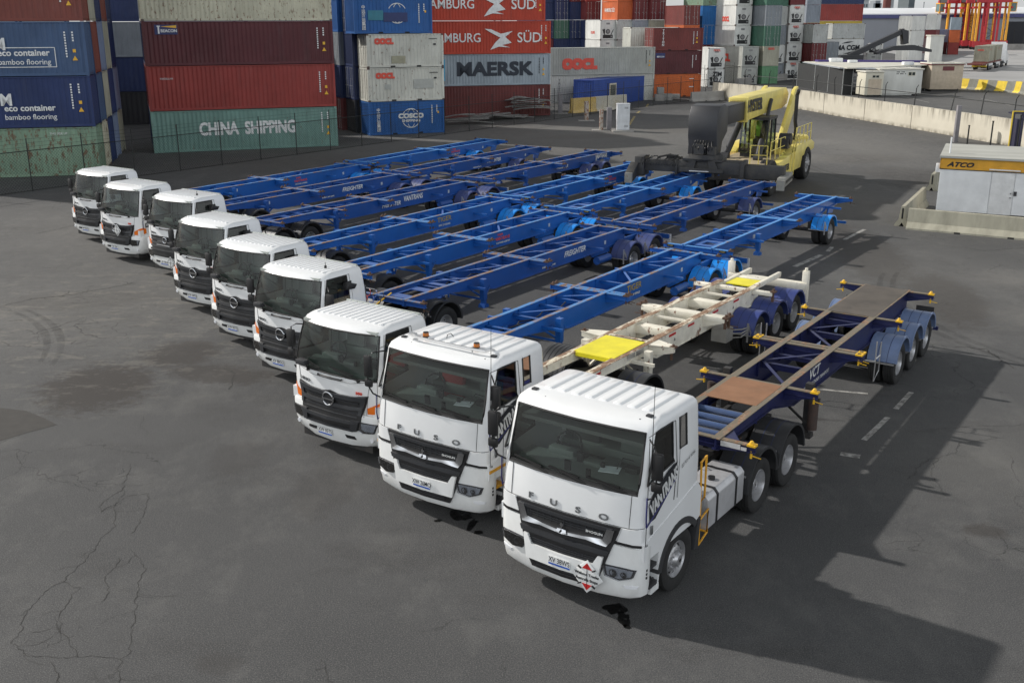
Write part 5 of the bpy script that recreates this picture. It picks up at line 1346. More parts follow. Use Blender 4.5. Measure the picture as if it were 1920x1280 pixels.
# ================================================================= shipping containers
def cont_mat(name, col, rust=.18, fade=.2, rough=.55):
    if name in MATS: return MATS[name]
    m, t, b = NM(name); lk = t.links.new
    oi = nd(t, 'ShaderNodeObjectInfo'); tcn = nd(t, 'ShaderNodeTexCoord')
    off = nd(t, 'ShaderNodeVectorMath', operation='MULTIPLY_ADD'); off.inputs[1].default_value = (57, 31, 17)
    lk(oi.outputs['Random'], off.inputs[0]); lk(tcn.outputs['Object'], off.inputs[2])
    def nf(scale, sc3, lo, hi, det=7, rough_=.65):
        mpn = nd(t, 'ShaderNodeMapping'); mpn.inputs['Scale'].default_value = sc3; lk(off.outputs[0], mpn.inputs[0])
        n = nd(t, 'ShaderNodeTexNoise'); n.inputs['Scale'].default_value = scale; n.inputs['Detail'].default_value = det; n.inputs['Roughness'].default_value = rough_
        lk(mpn.outputs[0], n.inputs['Vector']); r = nd(t, 'ShaderNodeMapRange'); r.inputs[1].default_value = lo; r.inputs[2].default_value = hi
        lk(n.outputs['Fac'], r.inputs[0]); return r.outputs[0]
    c = mixc(t, nf(.35, (1, 1, 1), .35, .65), tuple(x*(1-.14) for x in col), tuple(min(1, x*(1+.16)+fade*.02) for x in col))
    c = mixc(t, mul(t, nf(2.2, (1, 1, .14), .50, .75), .45), c, tuple(x*.5+.02 for x in col))      # drips
    c = mixc(t, mul(t, nf(1.6, (1, 1, .35), .55, .80), fade), c, tuple(min(1, x*.8+.10) for x in col))
    if rust: c = mixc(t, mul(t, nf(5.5, (1, 1, .4), .70-rust*.35, .74-rust*.33, 9, .74), .85), c, (.13, .055, .028))
    lk(c, b.inputs['Base Color']); b.inputs['Roughness'].default_value = rough
    b.inputs['Specular IOR Level'].default_value = .4
    MATS[name] = m; return m
CC = {k: v for k, v in dict(
 green=(.18, .27, .19), cma=(.014, .030, .105), slate=(.045, .085, .17), redbrown=(.18, .045, .032), maroon=(.085, .016, .020), red=(.25, .035, .028), sea=(.145, .255, .22),
 cream=(.47, .45, .34), cosco=(.015, .095, .30), white=(.56, .56, .50), hsud=(.42, .045, .02), maersk=(.30, .35, .39), brown=(.13, .028, .026), oocl=(.36, .37, .34), triw=(.46, .46, .42),
 dblue=(.018, .055, .25), orange=(.50, .115, .025), triton=(.15, .030, .026), navy=(.014, .026, .085), dgreen=(.05, .13, .09), lgreen=(.12, .26, .14), greyw=(.42, .43, .41), grey=(.26, .29, .33),
 beige=(.34, .33, .26), dred=(.14, .022, .024), blue=(.010, .12, .35), reefer=(.60, .60, .57), yellow=(.42, .30, .035), horange=(.50, .11, .03), steel=(.20, .22, .24), black=(.02, .02, .022), celeste=(.05, .26, .45), bluegrey=(.16, .20, .30)).items()}
RUSTY = {'green': .45, 'cream': .40, 'white': .30, 'orange': .25, 'greyw': .3, 'cosco': .2, 'sea': .22, 'triw': .25, 'redbrown': .2}
CWORDS = dict(green='pale green', cma='dark navy', slate='slate blue', redbrown='red-brown', maroon='dark maroon', red='brick red', sea='sea green', cream='rusty cream', cosco='royal blue', white='off-white',
 hsud='bright red', maersk='light grey', brown='brown', oocl='pale grey', triw='whitish', dblue='deep blue', orange='orange', triton='red-brown', navy='navy', dgreen='dark green', lgreen='leaf green', greyw='light grey',
 grey='blue-grey', beige='beige', dred='dark red', blue='blue', reefer='white refrigerated', yellow='yellow', horange='orange-red', steel='steel grey', black='black', celeste='sky blue', bluegrey='blue-grey')
def cm(k): return cont_mat('container_'+CWORDS[k].replace(' ', '_').replace('-', '_')+('_paint' if k not in ('triton', 'maersk', 'bluegrey') else '_paint_worn'), CC[k], RUSTY.get(k, .12), rough=.5)
DARKM = paint('container_gap', (.012, .012, .012), .8, dirt=0)
def corr(mb, p0, ux, uy, n_, L_, z0, z1, pitch, depth):
    """corrugated wall from p0 along ux, recessed along uy"""
    k = max(1, round(L_/pitch)); w_ = L_/k; xs = []
    for i in range(k):
        b_ = i*w_; xs += [(b_+w_*.0, 0), (b_+w_*.26, 0), (b_+w_*.50, depth), (b_+w_*.76, depth)]
    xs.append((L_, 0))
    lo = [mb.bm.verts.new((p0[0]+ux[0]*a+uy[0]*d, p0[1]+ux[1]*a+uy[1]*d, z0)) for a, d in xs]
    hi = [mb.bm.verts.new((p0[0]+ux[0]*a+uy[0]*d, p0[1]+ux[1]*a+uy[1]*d, z1)) for a, d in xs]
    for i in range(len(xs)-1): mb.bm.faces.new((lo[i], lo[i+1], hi[i+1], hi[i]))
def container_meshes(L_, H, flat, coarse):
    key = ('cont', L_, H, flat, coarse)
    if key in MESHC: return MESHC[key]
    W_ = 2.438
    b = MB()
    if flat:
        b.box(.06, L_-.06, .03, W_-.03, .16, H-.05)
    else:
        pt = .276 if not coarse else .40
        corr(b, (.10, .028), (1, 0), (0, 1), 0, L_-.20, .15, H-.06, pt, .036)
        corr(b, (.10, W_-.028), (1, 0), (0, -1), 0, L_-.20, .15, H-.06, pt, .036)
        b.quad((.06, .03, H-.035), (L_-.06, .03, H-.035), (L_-.06, W_-.03, H-.035), (.06, W_-.03, H-.035))
        b.box(.15, L_-.15, .08, W_-.08, .14, .16)
    body = b.mesh('container_body', DARKM, smooth=0, recalc=flat)
    f = MB()
    for x in (0, L_-.16):
        for y in (0, W_-.10): f.box(x, x+.16, y, y+.10, .118, H-.118)
        f.box(x+.002, x+.10, .10, W_-.10, .0+.02, .16); f.box(x+.002, x+.10, .10, W_-.10, H-.13, H-.01)
    for y in (.004, W_-.064):
        f.box(.16, L_-.16, y, y+.06, .02, .16); f.box(.16, L_-.16, y, y+.06, H-.075, H-.012)
    frame = f.mesh('frame', DARKM, smooth=0)
    c = MB()
    for x in (-.004, L_-.174):
        for y in (-.004, W_-.158):
            for z in (0, H-.118): c.box(x, x+.178, y, y+.162, z, z+.118)
    cast = c.mesh('corner_casting', DARKM, smooth=0)
    pk = MB()
    if L_ < 7:
        for x in (L_/2-1.03-.18, L_/2+1.03-.18): pk.box(x, x+.36, -.002, .07, .03, .14)
    else:
        pk.box(L_*.3, L_*.3+.01, .0, .01, .03, .04)
    pocket = pk.mesh('forklift_pocket', DARKM, smooth=0)
    MESHC[key] = (body, frame, cast, pocket); return MESHC[key]
def end_meshes(H, kind):
    """end in plane x=0 facing -x, y 0..2.438"""
    key = ('end', H, kind)
    if key in MESHC: return MESHC[key]
    W_ = 2.438
    if kind == 'p':
        m = MB(); corr(m, (.03, W_-.1), (0, -1), (1, 0), 0, W_-.2, .15, H-.12, .25, .04); r = [('end_wall', m.mesh('end_wall', DARKM, 0, recalc=False), 0)]
    elif kind == 'd':
        r = []
        for k in range(2):
            m = MB(); y0 = .11+k*1.112; m.box(.03, .07, y0, y0+1.105, .16, H-.13)
            for j in range(5):
                zz = .22+j*(H-.42)/5; m.box(.012, .03, y0+.10, y0+1.0, zz, zz+(H-.42)/5-.10)
            r.append(('door', m.mesh('door', DARKM, 0), 0))
        m = MB()
        for y in (.38, .85, 1.58, 2.06):
            m.cyl((-.005, y, .1), (-.005, y, H-.08), .018, 6)
            for z in (.16, H*.33, H*.62, H-.16): m.box(-.02, .03, y-.05, y+.05, z-.03, z+.03)
            m.box(-.03, -.012, y-.02, y+.26, 1.02, 1.06)
        r.append(('lock_rod', m.mesh('lock_rod', DARKM, 0), 1))
    else:   # refrigeration unit
        m = MB(); m.box(.05, .20, .14, W_-.14, .18, H-.16); m.box(.02, .20, .14, W_-.14, H*.60, H-.16); m.box(.02, .20, .14, .42, .18, H*.6); m.box(.02, .20, W_-.42, W_-.14, .18, H*.6)
        r = [('end_wall', m.mesh('end_wall', DARKM, 0), 0)]
        m = MB(); m.cyl((.0, W_/2, H*.42), (.06, W_/2, H*.42), .33, 20); m.box(.0, .06, .5, .85, .3, .62); m.box(-.0, .06, 1.5, 1.95, .3, .62); m.box(.0, .06, W_-.75, W_-.5, H*.32, H*.55); m.box(.03, .06, .44, 2.0, .22, .70)
        m.prism([(.30, H*.52), (.42, H*.52), (1.0, .28), (.9, .28)], 'x', -.004, .03); m.prism([(W_-.30, H*.52), (W_-.42, H*.52), (W_-1.0, .28), (W_-.9, .28)], 'x', -.004, .03)
        r.append(('machinery_recess', m.mesh('machinery_recess', DARKM, 0), 2))
        m = MB(); m.cyl((-.012, W_/2, H*.42), (.01, W_/2, H*.42), .24, 20); m.box(-.01, .02, .95, 1.5, H-.62, H-.38); m.box(-.008, .03, .55, .80, .36, .56)
        r.append(('fan_grille', m.mesh('fan_grille', DARKM, 0), 3))
    MESHC[key] = r; return r
RODM = paint('galvanised_rod', (.36, .37, .36), .5, metal=.3, dirt=.4)
FANM = paint('fan_guard', (.22, .22, .22), .5, dirt=.2)
def mo(o, mat):
    o.material_slots[0].link = 'OBJECT'; o.material_slots[0].material = mat
CONTS = []
def container(label, pos, rz, col, L_=12.19, H=2.6, e0='p', e1='p', texts=(), group=None, flat=False, coarse=False, parent=None):
    t = thing('shipping_container', label, 'shipping container', pos, rz, group)
    m = cm(col)
    body, frame, cast, pocket = container_meshes(L_, round(H, 3), flat, coarse)
    bo = link('container_body', body, t); mo(bo, m)
    o = link('frame', frame, t); mo(o, cm('reefer') if col == 'reefer' else m)
    o = link('corner_casting', cast, t); o['kind'] = 'stuff'; mo(o, paint('casting_rust', (.10, .07, .06), .7, dirt=.4) if col in ('white', 'reefer', 'cream', 'orange', 'greyw') else m)
    if L_ < 7: o = link('forklift_pocket', pocket, t); mo(o, DARKM)
    for kind, flip in ((e0, False), (e1, True)):
        for nm, me, k in end_meshes(round(H, 3), kind):
            o = link(nm, me, t); mo(o, (m, RODM if CC[col][0] < .3 else m, BLACKP, FANM)[k])
            if flip: o.location = (L_, 2.438, 0); o.rotation_euler = (0, 0, PI)
    for tx in texts: cont_text(t, L_, H, *tx)
    CONTS.append(t); return t
def cont_text(t, L_, H, txt, x, z, size, mat, opts=None):
    """lettering on the long side y=0 (x along, z up)"""
    o = dict(opts or {}); face = o.pop('face', 's'); sx = o.pop('sx', 1.0)
    if face == 's': fn = lambda a, b, c: (x+a, -.004, z+b)
    elif face == 'l': fn = lambda a, b, c: (x-a, 2.438+.004, z+b)     # left side of end-on containers
    else: fn = lambda a, b, c: (-.022, x-a, z+b)
    if txt.startswith('#'): return
    if '\n' in txt:
        for i, ch in enumerate(txt.split('\n')):
            text_part('lettering', ch, (lambda k: lambda a, b, c: (x+a, -.004, z-k*size*1.02+b) if face == 's' else (x-a, 2.442, z-k*size*1.02+b))(i), mat, t, size=size, sx=sx, **o)
    else: text_part('lettering', txt, fn, mat, t, size=size, sx=sx, **o)
def marks(L_, H, col=None):
    """vertical serial number, code and hazard marks at the right end of a side"""
    return [('TGHU\n4\n3\n1\n7', L_-1.15, H-.42, .10, WTEXT, dict(sx=.9)), ('45G1', L_-.75, H-.40, .12, WTEXT, {}), ('\u25b2', L_-.72, 1.0, .30, YTEXT, {}), ('\u25a0', L_-.70, 1.35, .2, YTEXT, {})]
def shape_part(t, name, poly, mat, th=.004, y=-.002, holes=None):
    mb = MB(); mb.prism(poly, 'y', y-th, y); return part(name, mb, mat, t, smooth=0)
def serials(t, L_, H, mat=None, tri=True, x=None):
    """small marks: serial digits as one vertical strip of lettering plus a warning triangle"""
    mat = mat or WTEXT; x = L_-1.05 if x is None else x
    mb = MB()
    for k in range(10): mb.box(x-.045, x+.045, -.006, -.003, H-.45-k*.14, H-.36-k*.14)
    for k in range(4): mb.box(x+.36, x+.45, -.006, -.003, H-.45-k*.14, H-.36-k*.14)
    o = part('serial_marking', mb, mat, t, 0); o['kind'] = 'stuff'
    if tri:
        mb = MB(); mb.prism([(x+.27, .82), (x+.55, .82), (x+.41, 1.07)], 'y', -.008, -.003); part('warning_triangle', mb, YTEXT, t, 0)
        mb = MB(); mb.box(x+.33, x+.49, -.007, -.003, 1.24, 1.42); part('height_mark', mb, YTEXT, t, 0)
ORD = ['lowest', 'second up', 'third up', 'fourth up', 'fifth up', 'sixth up']
def stack(place, x, y, b, levels, L_=12.19, z0=0.0, group=None, end=False, coarse=False, dx=0.0):
    """levels bottom to top: (colour, height, end kind, texts, special)"""
    z = z0; out = []
    rz = b if not end else b+PI/2
    for i, lv in enumerate(levels):
        if lv is None: z += 2.6; continue
        col, H = lv[0], lv[1]; e0 = lv[2] if len(lv) > 2 else 'p'; tx = lv[3] if len(lv) > 3 else (); LL = lv[4] if len(lv) > 4 and lv[4] else L_
        fl = (col == 'reefer') or (len(lv) > 5 and lv[5])
        sh = lv[6] if len(lv) > 6 else 0.0
        px, py = x+sh*math.cos(b), y+sh*math.sin(b)
        t = container(f"{CWORDS[col]} container, {ORD[i]} in {place}", (px, py, z), rz, col, LL, H-.012, e0, 'p' if e0 != 'p' or not end else 'p', tx, group, flat=fl, coarse=coarse)
        z += H; out.append(t)
    return out
RT, BT, WT = RTEXT, BTEXT, WTEXT
# ---- far left stack, long sides towards the yard, CMA style navy boxes
bL = .235
def corner_left(x, y, L_, b): return (x-L_*math.cos(b), y-L_*math.sin(b))
xl, yl = corner_left(-23.35, 59.3, 12.19, bL)
S1 = stack('the stack at the left edge of the yard', xl, yl, bL, [
   ('green', 2.70), ('cma', 2.76), ('slate', 2.88), ('redbrown', 2.88), ('redbrown', 2.7)], group='containers stacked by the fence')
def cmatext(t, x, z, boxed, L_=12.19):
    text_part('lettering', 'CMA CGM', lambda a, b, c: (x-2.75+a, -.005, z+.62+b), WTEXT, t, size=.86, bold=.03, sx=.95)
    text_part('lettering', 'eco container', lambda a, b, c: (x+a, -.005, z+.18+b), WTEXT, t, size=.46, bold=.012, sx=1.02)
    text_part('lettering', 'bamboo flooring', lambda a, b, c: (x+a, -.005, z-.30+b), WTEXT, t, size=.40, bold=.003, sx=1.0)
    mb = MB(); mb.prism([(x-4.1, z-.25), (x-3.2, z-.05), (x-1.75, z+.22), (x-3.2, z-.17)], 'y', -.008, -.003); part('logo_swoosh', mb, WTEXT, t, 0)
    if boxed:
        mb = MB(); w_, h0, h1 = 1.62, z-.58, z+.48
        for q in ((x-w_, x+w_, h0, h0+.04), (x-w_, x+w_, h1-.04, h1), (x-w_, x-w_+.04, h0, h1), (x+w_-.04, x+w_, h0, h1)): mb.box(q[0], q[1], -.008, -.003, q[2], q[3])
        part('lettering_frame', mb, WTEXT, t, 0)
cmatext(S1[1], 8.9, .88, False); cmatext(S1[2], 8.95, 1.05, True)
for k in (1, 2, 3): serials(S1[k], 12.19, 2.7)
text_part('lettering', 'THIS SIDE UP', lambda a, b, c: (10.2+a, -.005, 2.35+b), WT, S1[0], size=.16)
for k in range(1, 5):
    cols = [['cream', 'slate', 'redbrown', 'beige', 'navy'], ['cma', 'beige', 'bluegrey', 'navy', 'navy'], ['bluegrey', 'cma', 'beige', 'redbrown', 'cma'], ['beige', 'bluegrey', 'cma', 'cma', 'navy']][k-1]
    stack(f"the {['second','third','fourth','fifth'][k-1]} stack back from the left edge", xl-math.sin(bL)*2.55*k, yl+math.cos(bL)*2.55*k, bL, [(cols[0], 2.70, 'd'), (cols[1], 2.76, 'd'), (cols[2], 2.88, 'd'), (cols[3], 2.88, 'd'), (cols[4], 2.7)], group='containers stacked by the fence', coarse=True)
# ---- second stack
bC = .345
S2 = stack('the stack with the sea green box at its base', -23.55, 69.16, bC, [('sea', 2.70), ('red', 2.86), ('maroon', 2.78), ('cream', 2.85), ('brown', 2.6)], group='containers stacked by the fence')
text_part('lettering', 'CHINA  SHIPPING', lambda a, b, c: (6.15+a, -.005, 1.42+b), WTEXT, S2[0], size=1.15, bold=.035, sx=.70)
for k in (0, 1, 2): serials(S2[k], 12.19, 2.7)
mb = MB(); mb.box(.75, 2.15, -.010, -.003, 1.95, 2.55); bp = part('company_panel', mb, paint('panel_navy', (.02, .03, .12), .5, dirt=.1), S2[2], 0)
mb = MB(); mb.box(.95, 1.05, -.014, -.010, 2.0, 2.42); mb.cbox((1.0, -.012, 2.46), (.2, .004, .07)); part('beacon_tower', mb, WT, bp, 0)
mb = MB(); mb.prism([(1.12, 2.44), (2.1, 2.34), (2.1, 2.52)], 'y', -.014, -.010); part('light_beam', mb, YTEXT, bp, 0)
text_part('lettering', 'BEACON', lambda a, b, c: (1.62+a, -.014, 2.17+b), WT, bp, size=.25, bold=.008)
text_part('lettering', 'MAGELLAN', lambda a, b, c: (1.2+a, -.005, 2.05+b), WT, S2[1], size=.16)
for k in range(1, 3):
    stack(f"the {['middle','rear'][k-1]} row behind the sea green box", -23.55-math.sin(bC)*2.55*k, 69.16+math.cos(bC)*2.55*k, bC, [('navy', 2.7), ('dred', 2.86), ('navy', 2.78), (['beige', 'grey'][k-1], 2.85)], group='containers stacked by the fence', coarse=True)
# ---- short boxes: COSCO / OOCL
bK = .42
S3 = stack('the short stack with two off-white boxes', -10.72, 79.87, bK, [('cosco', 2.49, 'p', (), 6.06), ('white', 2.48, 'd', (), 6.06), ('white', 2.44, 'd', (), 6.06), ('cosco', 2.6, 'p', (), 6.06, False, -.85), ('cosco', 2.6, 'p', (), 6.06, False, -.9)], L_=6.06, group='containers stacked by the fence')
def globe(t, x, z, r, gap=True, mat=WTEXT):
    mb = MB()
    def arc(rx, ry, a0, a1, w_=.055):
        P = [(x+rx*math.cos(R(a0+(a1-a0)*i/18)), z+ry*math.sin(R(a0+(a1-a0)*i/18))) for i in range(19)]
        for p, q in zip(P, P[1:]): mb.beam((p[0], -.008, p[1]), (q[0], -.008, q[1]), .006, w_, up=(0, 0, 1))
    for (a0, a1) in ((28, 152), (208, 332)): arc(r, r*.98, a0, a1)
    for (a0, a1) in ((38, 142), (218, 322)): arc(r*.45, r*.95, a0, a1, .045)
    part('globe_emblem', mb, mat, t, 0)
for k, zz in ((0, 1.2), (3, 1.45), (4, 1.45)):
    globe(S3[k], 3.3, zz, .72)
    if k == 0:
        text_part('lettering', 'COSCO', lambda a, b, c: (3.3+a, -.005, 1.36+b), WT, S3[k], size=.46, bold=.03, sx=1.25)
        text_part('lettering', 'SHIPPING', lambda a, b, c: (3.3+a, -.005, 1.0+b), WT, S3[k], size=.26, bold=.012, sx=1.35)
    else:
        mb = MB(); mb.box(2.25, 4.1, -.012, -.003, .85, 1.5); part('painted_over_patch', mb, paint('patch_blue', (.02, .035, .13), .5, dirt=.1), S3[k], 0)
        mb = MB(); mb.box(1.05, 2.22, -.010, -.003, .95, 1.65); part('painted_over_patch', mb, paint('patch_teal', (.03, .19, .26), .5, dirt=.2), S3[k], 0)
    text_part('lettering', '\u4e2d', lambda a, b, c: (.72+a, -.005, 1.85+b), WT, S3[k], size=.30, bold=.006)
    for i, ch in enumerate('\u8fdc\u6d77\u8fd0\u96c6\u56e2'): text_part('lettering', ch, (lambda j: lambda a, b, c: (.72+a, -.005, 1.55-j*.29+b))(i), WT, S3[k], size=.30, bold=.006)
    serials(S3[k], 6.06, 2.49, tri=False)
    mb = MB(); mb.box(5.45, 5.58, -.007, -.003, 1.5, 1.66); part('height_mark', mb, YTEXT, S3[k], 0)
for k in (1, 2):
    text_part('lettering', 'OOCL', lambda a, b, c: (1.35+a, -.005, 1.88+b), RT, S3[k], size=.50, bold=.05, sx=1.0)
    mb = MB()
    for j in range(8): mb.box(4.9+j*.085, 4.95+j*.085, -.006, -.003, 2.02, 2.10)
    mb.box(5.25, 5.45, -.006, -.003, 1.6, 1.72)
    part('serial_marking', mb, BT, S3[k], 0)['kind'] = 'stuff'
pm = paint('touch_up_grey', (.40, .41, .38), .6, dirt=.2); pm2 = paint('touch_up_olive', (.33, .32, .23), .6, dirt=.3)
for k, q, m_ in ((1, (3.6, 5.2, .9, 1.6), pm), (1, (1.3, 1.8, .9, 1.25), pm), (2, (1.9, 3.0, .3, .85), pm2)):
    mb = MB(); mb.box(q[0], q[1], -.004, -.001, q[2], q[3]); part('touch_up_patch', mb, m_, S3[k], 0)
for k in range(1, 4):
    cols = [['black', 'navy', 'navy', 'navy', 'cosco'], ['brown', 'navy', 'steel', 'cosco', 'cosco'], ['black', 'navy', 'steel', 'navy', 'navy']][k-1]
    stack(f"the {['second','third','fourth'][k-1]} row behind the two off-white boxes", -10.72-math.sin(bK)*2.52*k-.35*k, 79.87+math.cos(bK)*2.52*k-.15*k, bK, [(c, 2.5, 'd' if j % 2 == (k % 2) else 'p', (), 6.06) for j, c in enumerate(cols)], L_=6.06, group='containers stacked by the fence', coarse=True)
# ---- long grey / red boxes behind
bM = .30
xm, ym = corner_left(3.55, 97.3, 12.19, bM)
S4 = stack('the stack of bright red lettered boxes', xm, ym, bM, [('brown', 2.78), ('maersk', 2.71), ('hsud', 2.82), ('hsud', 2.8, 'p', (), 0, False, -.55), ('hsud', 2.8)], group='containers stacked by the fence')
text_part('lettering', 'MAERSK', lambda a, b, c: (6.9+a, -.005, 1.38+b), paint('maersk_black', (.012, .02, .035), .5, dirt=.1), S4[1], size=1.58, bold=.07, sx=1.22)
mb = MB(); mb.box(.55, 2.35, -.008, -.003, .45, 2.30); sq = part('star_panel', mb, paint('panel_cyan', (.04, .33, .55), .5, dirt=.15), S4[1], 0)
mb = MB(); star = []
for k in range(14):
    a = PI/2+PI*k/7; r_ = .82 if k % 2 == 0 else .30; star.append((1.45+r_*math.cos(a)*.95, 1.38+r_*math.sin(a)))
mb.prism(star, 'y', -.012, -.008); part('star_emblem', mb, WT, sq, 0)
for k in (2, 3, 4):
    text_part('lettering', 'HAMBURG', lambda a, b, c: (3.3+a, -.005, 1.35+b), WT, S4[k], size=1.08, bold=.012, sx=.92)
    text_part('lettering', 'S\u00dcD', lambda a, b, c: (10.15+a, -.005, 1.35+b), WT, S4[k], size=1.20, bold=.012, sx=1.0)
    mb = MB()
    mb.prism([(6.0, 2.15), (6.6, 2.10), (7.5, 1.72), (8.6, 1.95), (7.9, 1.45), (8.5, .95), (7.6, .75), (8.35, .55), (7.3, .62), (6.5, .35), (7.0, 1.0), (7.45, 1.4), (6.7, 1.75)], 'y', -.008, -.003)
    part('flag_emblem', mb, WT, S4[k], 0); serials(S4[k], 12.19, 2.8, x=11.3)
serials(S4[0], 12.19, 2.75, x=11.1); serials(S4[1], 12.19, 2.7, BT, x=11.1)
# ---- pale grey OOCL over whitish TRITON
bO = .36
S5 = stack('the pair behind the blue cabin container', 4.1, 111.92, bO, [('triw', 2.80), ('oocl', 2.80)], group='containers stacked by the fence')
text_part('lettering', 'OOCL', lambda a, b, c: (3.3+a, -.005, 1.1+b), RT, S5[1], size=1.30, bold=.13, sx=1.05)
for i, ch in enumerate('TRITON'): text_part('lettering', ch, (lambda j: lambda a, b, c: (1.0+a, -.005, 2.3-j*.32+b))(i), BT, S5[0], size=.34)
serials(S5[1], 12.19, 2.8, BT)
def from_right(xr, yr, b, L_): return corner_left(xr, yr, L_, b)
xo, yo = from_right(21.6, 121.9, .28, 6.06)
S6 = stack('the short stack with the orange base box', xo, yo, .28, [('orange', 2.52, 'd', (), 6.06), ('maroon', 2.55, 'd', (), 6.06), ('triton', 2.45, 'd', (), 6.06)], L_=6.06, group='containers stacked by the fence')
for i, ch in enumerate('TRITON'): text_part('lettering', ch, (lambda j: lambda a, b, c: (1.2+a, -.005, 2.15-j*.31+b))(i), WT, S6[2], size=.36, bold=.01)
serials(S6[2], 6.06, 2.4, x=4.9); serials(S6[1], 6.06, 2.4, x=4.9, tri=False)
mb = MB(); mb.box(.35, 1.5, -.008, -.003, 1.75, 2.3); pb_ = part('company_panel', mb, paint('panel_navy', (.02, .03, .12), .5), S6[1], 0)
text_part('lettering', 'BEACON', lambda a, b, c: (.95+a, -.012, 1.9+b), WT, pb_, size=.22, bold=.006)
mb = MB(); mb.box(4.6, 5.2, -.006, -.003, 1.05, 1.15); mb.box(4.6, 5.2, -.006, -.003, 1.95, 2.02); part('label_strip', mb, WT, S6[0], 0)
stack('the set-back column left of the orange base box', 13.6, 123.5, .28, [('brown', 2.52), ('steel', 2.55), ('white', 2.5, 'p')], L_=6.06, group='containers stacked by the fence')
# blue converted container with a window, in front of the pair
cb = container('blue container office with a small barred window behind the fence', (8.3, 107.0, 0), .965, 'dblue', 12.19, 2.62, 'p', 'p', (), None)
cb['category'] = 'container office'
mb = MB(); mb.box(3.1, 4.5, -.03, .03, .75, 2.15); wf = part('window', mb, paint('window_frame_beige', (.55, .50, .40), .5), cb)
mb = MB(); mb.box(3.25, 4.35, -.04, -.03, .9, 2.0); part('pane', mb, paint('dark_pane', (.03, .04, .04), .15), wf)
mb = MB()
for k in range(5): mb.box(3.4+k*.2, 3.43+k*.2, -.05, -.04, .9, 2.0)
part('bars', mb, RODM, wf)['kind'] = 'stuff'
